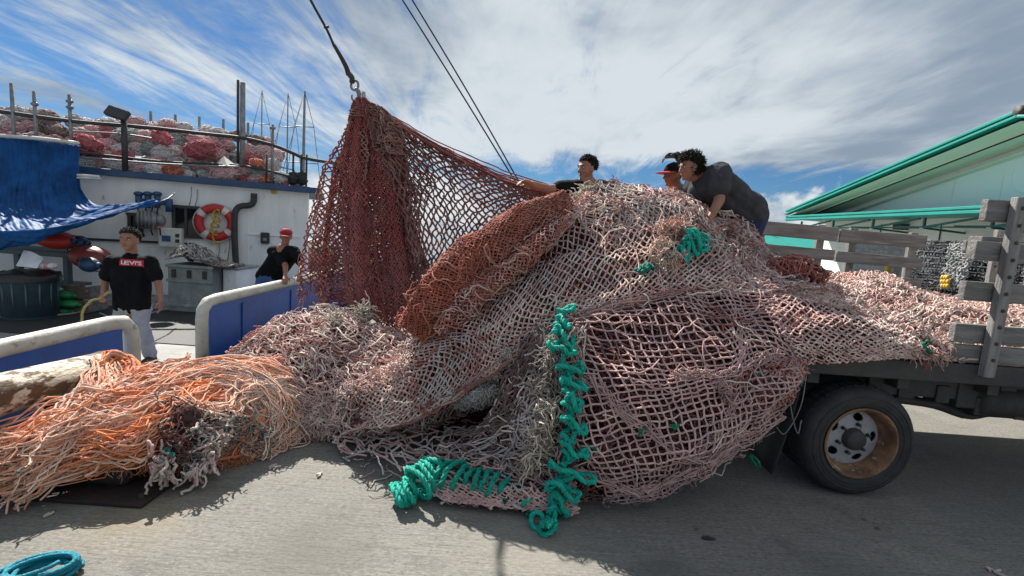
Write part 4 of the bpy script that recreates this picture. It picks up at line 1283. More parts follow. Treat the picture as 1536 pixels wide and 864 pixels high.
tangle(a, ro, 200, .26, .0045, .012, .05, OC + ((.62, .36, .28),), 82, 1, mask=lambda u, v: v > .5)
P, n = scatter(ro, 900, .0, .05, None, 81); strands(a, P, n, .05, .0020, 5, .6, .2, OC, 4)
a.build('net_mesh', M_net, orr)
sf = Patch(roll_ctrl([at(655, 496, 3.44), at(705, 452, 3.48), at(752, 414, 3.54), at(800, 372, 3.66), at(846, 330, 3.86)], [.05, .075, .07, .075, .05], 10))
a = Acc(); core_layer(a, sf, -.02, .03, None, (RUST, DKRED), 5, 16, 40, 1); net_layer(a, sf, .04, .0048, .004, .4, (.012, 2, 1), .03, ((.52, .24, .18), (.46, .15, .11), PINK, (.40, .13, .10)), None, 85, 'diamond', .3, .8, None, 1, colfr=5)
tangle(a, sf, 120, .2, .0045, .01, .03, ((.56, .34, .27), (.46, .15, .11), PINK), 86, 1); a.build('trailing_fold', M_net, orr)
P_ = Patch(ctrl_px([[(835, 318, 3.98), (858, 306, 4.05), (890, 300, 4.1)], [(800, 362, 3.8), (830, 345, 3.85), (866, 330, 3.9)], [(752, 420, 3.6), (790, 392, 3.65), (830, 365, 3.75)]]))
a = Acc(); net_layer(a, P_, .045, .005, .02, .4, (.02, 2, 0), .02, (RUST, (.5, .25, .2), PINK), None, 84, 'diamond', 0, 1, None, face_sign(P_)); core_layer(a, P_, -.02, .02, None, (RUST, DKRED), 3, 20, 20, face_sign(P_)); a.build('side_fold', M_net, orr)

# ---- net lifted by the crane hook: dense gathered centre, open sheet to the right, ragged left
LY = 5.2
def ly(py, dy=0.0):
    """the hoisted net leans from the hook towards the heap: its distance at a height in the photograph"""
    return float(np.interp(py, [150, 300, 400, 460, 510], [5.2, 4.95, 4.65, 4.35, 4.1])) + dy
def lrows(rows):
    return ctrl_px([[(x, y, ly(y, d)) for x, y, d in r] for r in rows])
lift = thing('fishing_net', tuple(at(540, 150, LY)), 'dark red net hoisted into a peak by the crane hook, sky showing through its meshes', 'fishing net', G1)
LC = ((.36, .075, .060), (.24, .050, .044), (.42, .125, .10), (.29, .085, .075))
cen = Patch(lrows([
    [(534, 150, .02), (537, 148, 0), (541, 148, -.02), (546, 150, 0), (552, 154, .04)],
    [(520, 200, .03), (533, 205, -.06), (552, 205, .0), (575, 205, -.06), (600, 208, .04)],
    [(512, 255, .04), (530, 260, -.10), (555, 260, .0), (582, 258, -.10), (612, 250, .05)],
    [(512, 320, .04), (535, 325, -.14), (560, 325, .0), (588, 322, -.14), (616, 315, .04)],
    [(515, 390, .04), (540, 395, -.15), (568, 395, .0), (598, 392, -.14), (626, 385, .04)],
    [(525, 450, .02), (550, 455, -.14), (578, 458, .0), (606, 455, -.13), (634, 448, .03)],
    [(540, 500, .0), (562, 505, -.10), (588, 508, .0), (612, 505, -.1), (642, 495, .0)]]))
a = Acc()
for k, (o_, sk) in enumerate(((.0, .0), (-.04, .35), (-.09, -.35), (-.13, .15), (-.17, -.1))):
    net_layer(a, cen, .048, .0058, o_, .35, (.025, 4.0, .3), .02, LC, None, 91 + k, 'diamond', sk, .52, (lambda u, v: (v < .93 - .1 * np.sin(u * 9))) if k == 0 else (lambda u, v: v < .86), face_sign(cen), knots=(k == 0), colfr=4)
a.build('gathered_centre', M_net, lift)
lef = Patch(lrows([
    [(532, 152, 0), (535, 150, 0), (538, 150, 0), (541, 152, 0)],
    [(512, 210, .06), (520, 212, .0), (535, 212, .04), (552, 212, -.05)],
    [(482, 262, .08), (500, 262, .0), (522, 262, .06), (548, 262, -.08)],
    [(464, 318, .08), (488, 320, -.02), (514, 322, .06), (545, 322, -.10)],
    [(453, 380, .10), (480, 382, .0), (510, 384, .06), (546, 386, -.10)],
    [(446, 430, .14), (476, 434, .06), (510, 438, .08), (550, 442, -.08)],
    [(444, 475, .22), (478, 480, .14), (514, 486, .12), (556, 496, -.05)]]))
a = Acc()
rag = lambda u, v: v < .90 + .10 * np.sin(u * 17 + 1) - .08 * (RNG.random(len(u)) > .6)
net_layer(a, lef, .066, .0070, .0, .35, (.04, 2.5, .2), .02, LC + ((.42, .20, .16),), None, 95, 'diamond', .1, .78, rag, face_sign(lef), drop=.03)
net_layer(a, lef, .060, .0062, -.08, .4, (.04, 2.0, .4), .02, LC, None, 96, 'diamond', .5, .8, lambda u, v: (v < .85) & ((u > .25) | (v > .45)), face_sign(lef), drop=.03)
net_layer(a, lef, .055, .0060, -.13, .4, (.04, 2.0, .4), .02, LC, None, 196, 'diamond', -.4, .8, lambda u, v: (v < .9) & (u > .45 - .3 * v), face_sign(lef), drop=.03)
P, n = scatter(lef, 150, 0, .02, None, 3, 1, lambda u, v: v > .6); strands(a, P, np.tile((-.2, -.2, -.8), (len(P), 1)), .22, .005, 6, .35, .4, LC + (PINK,), 9)
a.build('ragged_side', M_net, lift)
def ry(px, py, d=0.0):
    f = np.clip((px - 560) / 278, 0, 1)
    return ly(py) * (1 - f) + 4.42 * f + d
def rrows(rows):
    return ctrl_px([[(x, y, ry(x, y, d)) for x, y, d in r] for r in rows])
rig = Patch(rrows([
    [(545, 150, 0), (612, 196, 0), (692, 241, 0), (770, 274, 0), (838, 294, 0)],
    [(560, 205, -.04), (625, 235, 0), (700, 268, 0), (768, 292, 0), (836, 304, 0)],
    [(585, 270, -.06), (640, 285, -.03), (702, 305, .02), (760, 316, 0), (826, 318, 0)],
    [(605, 345, -.08), (650, 348, -.05), (700, 350, .03), (748, 348, .02), (806, 338, 0)],
    [(625, 425, -.08), (656, 418, -.06), (694, 402, .02), (735, 382, .04), (785, 358, 0)],
    [(642, 500, -.05), (665, 480, -.05), (696, 450, .0), (730, 420, .0), (770, 385, 0)]]))
sg = face_sign(rig)
a = Acc(); net_layer(a, rig, .078, .0092, .0, .32, (.02, 1.5, .4), .025, ((.20, .09, .075), (.15, .065, .055), (.28, .15, .13), (.24, .09, .07)), None, 97, 'diamond', .05, .9, None, sg, sag=.25, uvwarp=.04)
net_layer(a, rig, .062, .0064, -.06, .4, (.04, 2, .2), .02, LC, None, 98, 'diamond', .4, .8, lambda u, v: (u < .22 + .10 * np.sin(v * 7)) | (v > .74), sg, knots=False)
net_layer(a, rig, .058, .0064, -.11, .4, (.04, 2, .2), .02, LC, None, 99, 'diamond', -.4, .8, lambda u, v: (u < .14) | (v > .88), sg, knots=False)
a.build('open_sheet', M_net, lift)
# thick gathered selvedge along the top edge
a = Acc()
top = spline(np.array([tuple(at(x, y, ry(x, y))) for x, y in [(540, 148), (575, 172), (612, 196), (655, 222), (692, 241), (735, 260), (770, 274), (838, 294)]]), 40)
for k in range(18):
    Q = top + RNG.normal(0, .020, (1, 3)) + np.cumsum(RNG.normal(0, .0045, top.shape), 0) * .8
    Q[0] = top[0]
    tubes(a, Q[None], .0066, 5, pick_cols(Q[:1], LC, None, k)[0])
hh = Patch(rrows([[(548, 152, -.02), (575, 165, -.03), (600, 186, -.03)], [(556, 185, -.05), (580, 195, -.06), (606, 206, -.03)], [(565, 225, -.06), (588, 230, -.08), (612, 232, -.04)]]))
tangle(a, hh, 130, .26, .0062, .0, .03, ((.30, .15, .11), (.38, .22, .17), (.25, .1, .08)), 3, face_sign(hh))
P = top[5:38:1]; strands(a, P, np.tile((.1, -.2, 1.0), (len(P), 1)), .06, .004, 5, .5, .0, LC, 3)
for k in range(9):
    c_ = at(540, 152 + 3 * k, LY); th = np.linspace(0, 2 * PI, 14); rr = .026 + .011 * k
    tubes(a, np.stack([c_.x + rr * np.cos(th), c_.y + rr * np.sin(th), c_.z + .01 * np.sin(th * 2 + k)], 1)[None], .007, 5, (.25, .10, .08))
a.build('selvedge', M_net, lift)

# ---- mound at the left, between truck and boat
mnd = Patch(ctrl_px([
    [(352, 528, 4.1), (400, 492, 4.25), (450, 470, 4.3), (510, 466, 4.25), (562, 494, 4.0), (620, 512, 3.9)],
    [(350, 540, 3.85), (398, 515, 3.9), (450, 500, 3.9), (515, 495, 3.85), (570, 505, 3.75), (622, 520, 3.7)],
    [(375, 570, 3.6), (420, 558, 3.62), (470, 550, 3.62), (525, 548, 3.6), (575, 550, 3.5), (620, 556, 3.45)],
    [(420, 615, 3.46), (455, 610, 3.46), (495, 605, 3.46), (535, 602, 3.42), (575, 600, 3.38), (612, 600, 3.34)],
    [(440, 652, 3.5), (470, 656, 3.48), (500, 652, 3.46), (535, 642, 3.42), (570, 634, 3.38), (606, 628, 3.34)],
    [(440, 650, 3.9), (470, 654, 3.9), (500, 650, 3.9), (535, 640, 3.9), (570, 632, 3.8), (606, 626, 3.7)]]))
sg = face_sign(mnd)
mo = thing('fishing_net', (at(470, 560, 3.7).x, 3.7, 0), 'fuzzy pale pink net mound on the quay between orange ropes and hoisted net', 'fishing net', G1)
a = Acc(); core_layer(a, mnd, -.04, .06, None, ((.24, .12, .10), DKRED, BROWN), 21, 60, 50, sg); a.build('net_mass', M_core, mo)
a = Acc(); net_layer(a, mnd, .052, .0055, .0, .6, (.02, 1.4, 1.0), .06, (PINK, MAUVE, SAND, MAUVE), None, 101, 'diamond', .3, 1.1, None, sg, uvwarp=.14)
net_layer(a, mnd, .05, .005, -.03, .6, (.02, 1.4, 1.0), .07, (MAUVE, RUST, BROWN), None, 102, 'diamond', -.3, 1.1, None, sg, knots=False, uvwarp=.14)
tangle(a, mnd, 800, .26, .0055, .01, .06, (PINK, LT, MAUVE, SAND, (.5, .2, .17)), 103, sg, wild=.55, mask=lambda u, v: v < .85)
P, n = scatter(mnd, 1100, .01, .06, None, 101, sg, lambda u, v: v < .8); strands(a, P, n, .06, .0026, 5, .6, .1, (LT, PINK, SAND), 5)
a.build('net_mesh', M_net, mo)
# whitish knotted clumps on the mound
a = Acc()
for cx, cy, Y, s, cc in ((545, 468, 3.95, .07, (.6, .55, .46)), (505, 478, 3.95, .06, (.6, .55, .46)), (560, 575, 3.34, .09, (.45, .38, .36)), (525, 590, 3.36, .08, (.45, .38, .36)), (600, 560, 3.3, .07, (.42, .35, .33))):
    c_ = at(cx, cy, Y); P = np.array(tuple(c_)) + RNG.normal(0, s * .45, (90, 3)); strands(a, P, RNG.normal(0, 1, (90, 3)), .13, .0065, 7, .7, .05, (cc, PINK), 6)
a.build('knotted_ends', M_net, mo)['kind'] = 'stuff'
# added net sheet behind, its dark colour giving the shade under the fold
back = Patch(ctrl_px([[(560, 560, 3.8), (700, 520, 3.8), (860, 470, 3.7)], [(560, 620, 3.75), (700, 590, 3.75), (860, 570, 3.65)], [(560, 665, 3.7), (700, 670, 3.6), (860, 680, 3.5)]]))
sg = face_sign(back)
a = Acc(); core_layer(a, back, 0, .05, None, (BROWN, (.07, .04, .035)), 22, 30, 20, sg); net_layer(a, back, .07, .005, .03, .5, None, .05, (BROWN, DKRED), None, 105, 'diamond', 0, 1, None, sg, knots=False); a.build('dark_gap_backing', M_core, big)
# pale mesh bag glimpsed in the gap, and a drooping line
wb = Patch(ctrl_px([[(680, 592, 3.3), (715, 578, 3.24), (755, 572, 3.3)], [(682, 604, 3.22), (718, 592, 3.14), (752, 588, 3.22)], [(690, 614, 3.28), (718, 608, 3.24), (748, 600, 3.3)]]))
pb = thing('fishing_net', tuple(at(718, 595, 3.25)), 'pale grey fine-mesh net lump in the dark gap under the long fold', 'fishing net', G1)
a = Acc(); net_layer(a, wb, .024, .0042, .0, .3, None, .01, ((.55, .53, .50), (.42, .40, .38)), None, 107, 'diamond', 0, 1, None, face_sign(wb)); a.build('net_mesh', M_net, pb)
a = Acc(); tangle(a, wb, 120, .12, .004, .0, .02, ((.5, .48, .45), (.35, .33, .32)), 5, face_sign(wb)); a.build('loose_twine', M_net, pb)
a = Acc(); c1 = at(636, 604, 3.15); tube(a, [c1, c1 + Vector((.005, 0, -.1)), c1 + Vector((-.003, 0, -.2))], [.007] * 3, 6, (.30, .2, .17)); 
for k in range(3): ellipsoid(a, c1 + Vector((0, 0, -.03 - .06 * k)), (.014, .014, .018), n=8, m=6, col_=(.34, .24, .2))
a.build('hanging_line', M_net, big)
# ------------------------------------------------------------------ ropes
def rope_tube(a, pts, r, n, colr, sides=6, twist=True):
    """a laid rope: three strands twisted round one another"""
    P = spline(np.array(pts, float), n)
    if r < .0105:
        k = np.arange(n); tubes(a, P[None], (r * (1 + .10 * np.sin(k * 2.1)))[None], sides, colr, True)
        return P
    L = np.linalg.norm(np.diff(P, axis=0), axis=1).sum()
    m = int(min(1600, max(n, L / (r * .55))))
    P = spline(np.array(pts, float), m)
    Nn, B = frames(P[None]); Nn, B = Nn[0], B[0]
    s_ = np.concatenate([[0], np.cumsum(np.linalg.norm(np.diff(P, axis=0), axis=1))])
    ph = s_ / (r * 7.0) * 2 * PI
    S = np.stack([P + (Nn * np.cos(ph + q)[:, None] + B * np.sin(ph + q)[:, None]) * (r * .50) for q in (0, 2.094, 4.189)])
    cc = np.array(colr)[None] * np.array([[1.0], [.86], [1.1]])
    tubes(a, S, r * .60, sides, cc)
    # wisps of worn fibre
    kk = RNG.integers(0, m, int(L / .012)); q = P[kk]; d = RNG.normal(0, 1, (len(kk), 3)); d /= np.linalg.norm(d, axis=1, keepdims=True)
    strands(a, q + d * r * .8, d, r * 1.8, .0011, 4, .5, .1, (tuple(np.minimum(np.array(colr) * 1.5 + .04, .9)), colr), 3, 3)
    return P

TEALR = (.010, .44, .33)
# teal rope in bights down the edge of the bulge
def bights(path, amp, turns, seed, depth=.03, n=8):
    C = spline(np.array([tuple(p) for p in path]), turns * n)
    T = np.gradient(C, axis=0); T /= np.linalg.norm(T, axis=1, keepdims=True)
    side = np.cross(T, np.array([0, 1.0, 0])); side /= np.linalg.norm(side, axis=1, keepdims=True) + 1e-9
    t = np.arange(len(C)) / n * 2 * PI
    rs = np.random.default_rng(seed)
    am = amp * (1 + .35 * np.interp(np.arange(len(C)), np.arange(0, len(C) + n, n), rs.normal(0, 1, turns + 1)))
    return C + side * (am * np.sin(t))[:, None] + T * (np.abs(amp) * .42 * np.sin(2 * t))[:, None] + np.array([0, -1, 0]) * (depth * np.cos(t + .5))[:, None] - np.array([0, depth, 0]) + rs.normal(0, amp * .12, C.shape)
tp = [at(836, 464, 3.2), at(846, 490, 3.08), at(842, 520, 2.98), at(856, 556, 2.90), at(860, 590, 2.81), at(860, 640, 2.75), at(857, 690, 2.72), at(848, 735, 2.68), at(838, 765, 2.66), gz(822, 796, .03)]
tr = thing('teal_rope', tuple(gz(830, 790)), 'teal rope hanging in zigzag bights down the left edge of the net bulge', 'rope', 'teal ropes laced to the net')
a = Acc()
Z = bights(tp, .082, 13, 3, .03, 12); Z[:, 2] = np.maximum(Z[:, 2], .014)
rope_tube(a, Z, .0150, 620, TEALR)
Z = bights(tp[3:], .034, 13, 5, .03, 10); Z[:, 2] = np.maximum(Z[:, 2], .014)
rope_tube(a, Z + np.array([-.03, .02, 0]), .0150, 460, (.008, .40, .30))
a.build('rope', M_rope, tr)
a = Acc()
for k in range(2):
    c = gz(806 + 16 * k, 778 + 10 * k, .05); th = np.linspace(0, 2 * PI, 12)
    loop = [(c.x + .036 * math.cos(t) * (1 + .2 * k), c.y + .032 * math.sin(t), c.z + .03 * math.sin(t + k) - .012) for t in th]
    rope_tube(a, loop, .0135, 48, TEALR)
    lo = a.build('rope_loop', M_rope, tr); a = Acc()
# coils on the ground net
def helix(path, rad, turns, squash, seed, n=14):
    C = spline(np.array([tuple(p) for p in path]), turns * n); T = np.gradient(C, axis=0); T /= np.linalg.norm(T, axis=1, keepdims=True)
    s = np.cross(T, [0, 0, 1.0]); s /= np.linalg.norm(s, axis=1, keepdims=True) + 1e-9
    u = np.cross(s, T); t = np.arange(len(C)) / n * 2 * PI
    rs = np.random.default_rng(seed); q = rad * (1 + .22 * np.interp(np.arange(len(C)), np.arange(0, len(C) + n, n), rs.normal(0, 1, turns + 1)))
    Z = C + s * (q * np.cos(t))[:, None] + u * (q * squash * np.sin(t))[:, None] + rs.normal(0, rad * .06, C.shape)
    Z[:, 2] = np.maximum(Z[:, 2], .016)
    return Z
tg = thing('teal_rope', tuple(gz(640, 740)), 'teal rope coiled in loops on the flat net at the bottom centre', 'rope', 'teal ropes laced to the net')
a = Acc(); rope_tube(a, helix([gz(596, 748, .05), gz(614, 734, .09), gz(634, 716, .13), gz(654, 700, .15)], .088, 8, .75, 2), .016, 330, TEALR); a.build('rope', M_rope, tg)
a = Acc(); rope_tube(a, helix([gz(655, 702, .15), gz(690, 714, .15), gz(725, 722, .14), gz(765, 734, .12)], .088, 9, .6, 4), .0155, 340, (.006, .34, .26)); a.build('rope', M_rope, tg)
a = Acc(); rope_tube(a, helix([gz(765, 734, .10), gz(782, 748, .07), gz(800, 762, .06)], .045, 4, .7, 6), .0125, 120, TEALR); a.build('rope', M_rope, tg)
a = Acc()
for k in range(3):
    c = gz(600 + 9 * k, 752 - 3 * k, .03); ellipsoid(a, c, (.035, .035, .03), None, 10, 7, .15, 3, k, TEALR)
    a.build('rope_knot', M_rope, tg); a = Acc()
# small teal coil high on the heap
tc_ = thing('teal_rope', tuple(at(1032, 372, 3.66)), 'small teal rope coil high on the heap beside cream frayed ends', 'rope', 'teal ropes laced to the net')
a = Acc(); rope_tube(a, bights([at(1018, 388, 3.62), at(1030, 376, 3.63), at(1042, 362, 3.64), at(1048, 350, 3.68)], .072, 6, 9, .02), .015, 160, TEALR); a.build('rope', M_rope, tc_)
te = thing('teal_rope', tuple(at(966, 402, 3.45)), 'short teal rope end poking out of the long fold', 'rope', 'teal ropes laced to the net')
a = Acc(); rope_tube(a, bights([at(956, 408, 3.42), at(966, 402, 3.42), at(976, 396, 3.46)], .03, 3, 10, .02), .014, 60, (.005, .22, .16)); a.build('rope', M_rope, te)
# green bits caught in the meshes of the bulge
for px, py, Y in ((962, 645, 2.74), (1012, 640, 2.74), (893, 668, 2.75), (1142, 560, 2.96), (1390, 520, 3.1), (1130, 688, 3.0)):
    c = at(px, py, Y - .01); o = thing('twine_scrap', tuple(c), {962: 'green twine scrap low in the net bulge', 1012: 'green twine scrap right of another low in the bulge', 893: 'green twine scrap beside the lower teal bights', 1142: 'green twine scrap in the dark red tucked fold', 1390: 'green twine scrap at the ragged corner of the apron', 1130: 'pale green twine scrap under the bulge near the mud flap'}[px], 'twine')
    a = Acc(); rope_tube(a, np.array(tuple(c)) + RNG.normal(0, .022, (6, 3)), .008, 30, (.01, .20, .11)); a.build('twine', M_rope, o)

# cream frayed ends beside the teal rope and up on the heap
def frayed(name, label, spots, n, L, r, cols, seed, group='bunches of frayed rope ends', grav=.12):
    o = thing(name, tuple(at(*spots[0][:3])), label, 'rope ends', group)
    a = Acc()
    for (px, py, Y, s) in spots:
        c = np.array(tuple(at(px, py, Y)))
        P = c + RNG.normal(0, s * .5, (n, 3)) * np.array([1, .6, 1])
        strands(a, P, RNG.normal(0, 1, (n, 3)) + np.array([0, -.5, -.1]), L, r, 8, .75, grav, cols, seed, 5, .7)
    a.build('strand_tuft', M_net, o)['kind'] = 'stuff'
    a = Acc()
    for (px, py, Y, s) in spots:
        ellipsoid(a, at(px, py, Y + .03), (s * .8, s * .6, s * .9), None, 12, 8, .25, 4, seed, cols[-1])
    c_ = a.build('packed_fibre', M_core, o); c_['kind'] = 'stuff'
    return o
CREAM = (.66, .55, .40); CRM2 = (.55, .45, .36)
frayed('frayed_rope', 'cream frayed rope ends in a column left of the hanging teal rope', [(828, 545, 2.98, .05), (815, 575, 2.95, .06), (822, 610, 2.85, .06), (812, 640, 2.82, .06), (808, 668, 2.8, .06), (795, 690, 2.8, .05), (832, 520, 3.02, .04)], 75, .13, .0048, (CREAM, CRM2, (.70, .62, .50), (.42, .36, .30)), 3)
frayed('frayed_rope', 'cream and salmon frayed rope ends high on the heap beside the teal coil', [(1000, 345, 3.7, .06), (992, 370, 3.58, .07), (1004, 392, 3.52, .06), (985, 400, 3.52, .04), (1020, 340, 3.75, .05)], 85, .14, .005, ((.74, .52, .42), (.72, .60, .48), (.74, .40, .30), (.5, .36, .3)), 4)
frayed('frayed_rope', 'pale frayed bunch at the right shoulder of the heap below the grey shirt', [(1095, 350, 3.98, .08), (1120, 368, 3.95, .08), (1080, 375, 3.85, .07), (1130, 392, 3.9, .07)], 90, .14, .0048, ((.60, .42, .38), (.58, .33, .29), (.62, .52, .44), (.42, .22, .19)), 5)
frayed('frayed_rope', 'white frayed scrap tucked under the long fold above the gap', [(760, 528, 3.15, .035), (742, 560, 3.2, .03)], 50, .07, .004, ((.68, .62, .55), (.6, .5, .44), (.5, .4, .35)), 6)
frayed('frayed_rope', 'cream net end on the crest in front of the black shirted worker', [(880, 286, 4.28, .05), (898, 282, 4.3, .05), (866, 296, 4.25, .04)], 70, .10, .0045, ((.70, .66, .54), (.6, .55, .45), (.5, .45, .38)), 7)
frayed('frayed_rope', 'orange frayed tuft on the very top of the crest', [(922, 276, 4.36, .03), (905, 280, 4.35, .02)], 45, .09, .0045, ((.66, .26, .14), (.6, .34, .25), (.4, .16, .1)), 8)
frayed('frayed_rope', 'orange tuft on the crest in front of the red capped worker', [(1035, 300, 4.36, .03), (1004, 286, 4.4, .03)], 45, .08, .0045, ((.66, .22, .10), (.6, .34, .25), (.4, .16, .1)), 18)

# the salmon and orange rope bundle at the left
rb = thing('rope_bundle', tuple(gz(220, 705)), 'shaggy salmon and orange rope bundle unravelled over the quay edge', 'rope bundle')
def by(px):
    return float(np.interp(px, [-40, 0, 100, 200, 300, 400, 450], [735, 725, 708, 700, 705, 676, 650]))
def bz(px):
    return float(np.interp(px, [0, 220, 330], [.14, .12, .02]))
def bY(px, py):
    g = gz(px, by(px), bz(px)).y
    f = np.clip((by(px) - py) / 165, 0, 1.1)
    return g + .66 * f ** 1.15 - .10 * math.sin(PI * min(f, 1))
def bpt(px, py, lift=0.0):
    p = at(px, py, bY(px, py) - lift); p.z = max(p.z, .012); return tuple(p)
SAL = (.90, .39, .235); PAL = (.93, .55, .39); ORG = (.88, .27, .085); WPK = (.94, .69, .56); YEL = (.80, .42, .04)
def lock(pts, n, spread, cols, r=.0048, wob=.010, K=18, seed=0, lift=.0, flare=1.0):
    """a lock of twine: strands that run together and wander"""
    C0 = np.array([[p[0], p[1]] for p in pts], float)
    a = Acc()
    nl = max(1, n // 14)
    for q in range(nl):
        o1 = RNG.normal(0, 1, (1, 2)) * spread
        w = RNG.normal(0, spread * .75, (len(C0), 2)); w[0] *= .5
        C = C0 + o1 * np.linspace(.6, flare, len(C0))[:, None] + w
        C3 = spline(np.array([bpt(x, y, lift + abs(RNG.normal(0, .02))) for x, y in C]), K)
        m = 14
        off = RNG.normal(0, .013, (m, 1, 3)) * np.array([1, .6, 1]) * np.linspace(.7, 1.5, K)[None, :, None]
        wv = np.cumsum(RNG.normal(0, wob * .45, (m, K, 3)), axis=1)
        t = np.linspace(0, 1, K)
        ph = RNG.random((m, 1, 1)) * 6.28
        wave = (.006 + .013 * RNG.random((m, 1, 1))) * np.sin(t[None, :, None] * (18 + 26 * RNG.random((m, 1, 1))) + ph + np.array([0, 1.6, 3.1]))
        P = C3[None] + off + wv + wave
        P[:, :, 2] = np.maximum(P[:, :, 2], .010)
        cc = np.array(cols)[RNG.integers(0, len(cols), m)] * (.85 + .3 * RNG.random((m, 1)))
        tubes(a, P, r * (.6 + .7 * RNG.random(m))[:, None] * np.linspace(1, .75, K)[None], 5, np.minimum(cc, .95))
    return a
F1 = [(448, 596), (395, 572), (310, 576), (210, 612), (110, 652), (5, 692)]
F2 = [(172, 544), (162, 575), (128, 628), (66, 672), (-30, 708)]
F3 = [(335, 570), (290, 596), (240, 634), (200, 668), (140, 690)]
F4 = [(290, 562), (360, 570), (405, 600), (424, 640), (402, 676)]
F5 = [(265, 562), (200, 585), (130, 622), (70, 672), (32, 716)]
F6 = [(158, 552), (178, 534), (200, 540), (206, 566), (180, 590), (130, 618)]
F7 = [(340, 545), (390, 560), (430, 580), (470, 596)]
F8 = [(300, 568), (240, 595), (175, 622), (98, 660), (10, 688)]
F9 = [(420, 570), (360, 590), (345, 620), (300, 612), (250, 600)]
for k, (pts, n, sp, cols, r, nm) in enumerate((
        (F1, 230, 18, (PAL, SAL, WPK, SAL), .0062, 0), (F8, 180, 16, (PAL, SAL, ORG, PAL), .0062, 0),
        (F2, 150, 14, (SAL, PAL, PAL), .0062, 0), (F5, 190, 14, (PAL, WPK, SAL, PAL), .0066, .02),
        (F3, 120, 9, (ORG, SAL, PAL, ORG), .0064, .04), (F4, 170, 13, (PAL, WPK, SAL, WPK), .0056, .03),
        (F7, 70, 9, (PAL, SAL, WPK), .006, .01), (F9, 70, 8, (WPK, PAL), .0066, .04))):
    lock(pts, n, sp, cols, r, .012, 26, k, .01 + nm).build('strand_lock', M_net, rb)
lock(F6, 50, 5, (ORG, (.80, .24, .08), SAL), .009, .006, 22, 30, .02).build('orange_rope_loop', M_net, rb)
a = Acc(); rope_tube(a, [bpt(350, 566, .06), bpt(395, 572, .08), bpt(432, 584, .08), bpt(452, 592, .09), bpt(461, 604, .10)], .010, 40, WPK, 6); a.build('pale_rope_end', M_net, rb)
a = Acc()
for k in range(26):
    x = RNG.uniform(60, 430); y = RNG.uniform(610, 690)
    P = [bpt(x + RNG.normal(0, 22), y + RNG.normal(0, 14), .05) for _ in range(5)]
    rope_tube(a, P, .0085, 44, np.array((SAL, PAL, ORG, WPK)[k % 4]), 6)
a.build('loose_rope', M_net, rb)['kind'] = 'stuff'
# fuzz standing off the bundle
a = Acc(); P = np.array([(lambda x: bpt(x, RNG.uniform(float(np.interp(x, [0, 120, 180, 300], [668, 618, 548, 552])), 700), .03))(RNG.uniform(0, 440)) for _ in range(13000)]); strands(a, P, np.tile((-.4, -.4, .1), (len(P), 1)), .085, .0015, 7, .55, .12, (PAL, WPK, SAL, ORG), 4); a.build('fuzz', M_net, rb)
# packed body under the strands
bod = Patch(np.array([[bpt(x, by(x) - f * hgt, -.07) for x, hgt in ((-40, 45), (40, 62), (110, 96), (180, 140), (250, 132), (320, 140), (390, 112), (440, 66))] for f in (1.0, .75, .5, .25, .06)]))
sg = face_sign(bod)
a = Acc(); core_layer(a, bod, -.02, .05, None, ((.40, .13, .08), (.30, .09, .06), (.16, .07, .05)), 31, 80, 40, sg); a.build('packed_body', M_core, rb)
# grey knotted net under the strands, with pinkish curled ends
gn = thing('fishing_net', tuple(gz(285, 700)), 'grey and dark knotted net bunch under the salmon rope bundle', 'fishing net', 'fishing nets being hoisted onto the truck')
a = Acc()
for px, py, s in ((265, 625, .10), (300, 650, .10), (250, 660, .09), (285, 690, .08), (335, 640, .08)):
    P = np.array(bpt(px, py, .06)) + RNG.normal(0, s * .5, (120, 3)) * np.array([1, .5, 1]); strands(a, P, RNG.normal(0, 1, (120, 3)) + np.array([0, -.4, -.2]), .13, .006, 8, .7, .1, ((.40, .37, .33), (.30, .27, .25), (.12, .09, .085), (.22, .08, .07)), 3)
a.build('net_bunch', M_net, gn)
a = Acc()
for px, py, s in ((300, 640, .05), (318, 668, .05), (312, 690, .04), (295, 704, .04), (330, 655, .05), (340, 625, .05), (238, 690, .04), (248, 708, .03)):
    P = np.array(bpt(px, py, .11)) + RNG.normal(0, s * .5, (26, 3)); strands(a, P, RNG.normal(0, 1, (26, 3)) + np.array([.1, -.6, -.5]), .11, .008, 8, .65, .25, ((.72, .52, .46), (.68, .58, .50), (.6, .4, .36)), 3, 6, .9)
a.build('curled_ends', M_net, gn)['kind'] = 'stuff'
a = Acc()
for px, py, s in ((375, 640, .09), (395, 655, .07), (355, 655, .07), (372, 672, .06)):
    P = np.array(bpt(px, py, .03)) + RNG.normal(0, s * .5, (90, 3)) * np.array([1, .5, 1]); strands(a, P, RNG.normal(0, 1, (90, 3)) + np.array([0, -.4, -.3]), .12, .005, 7, .7, .15, ((.32, .34, .30), (.24, .25, .22), (.40, .2, .17)), 7)
a.build('net_bunch', M_net, gn)
a = Acc(); ellipsoid(a, Vector(bpt(280, 655, -.02)), (.16, .1, .2), None, 14, 10, .2, 3, 3, (.10, .05, .045)); a.build('packed_net', M_core, gn)
a = Acc()
for k in range(3):
    rope_tube(a, np.array(bpt(252 - 6 * k, 682 + 12 * k, .12)) + RNG.normal(0, .02, (5, 3)), .008, 24, (.01, .25, .2)); a.build('green_twine', M_rope, gn); a = Acc()

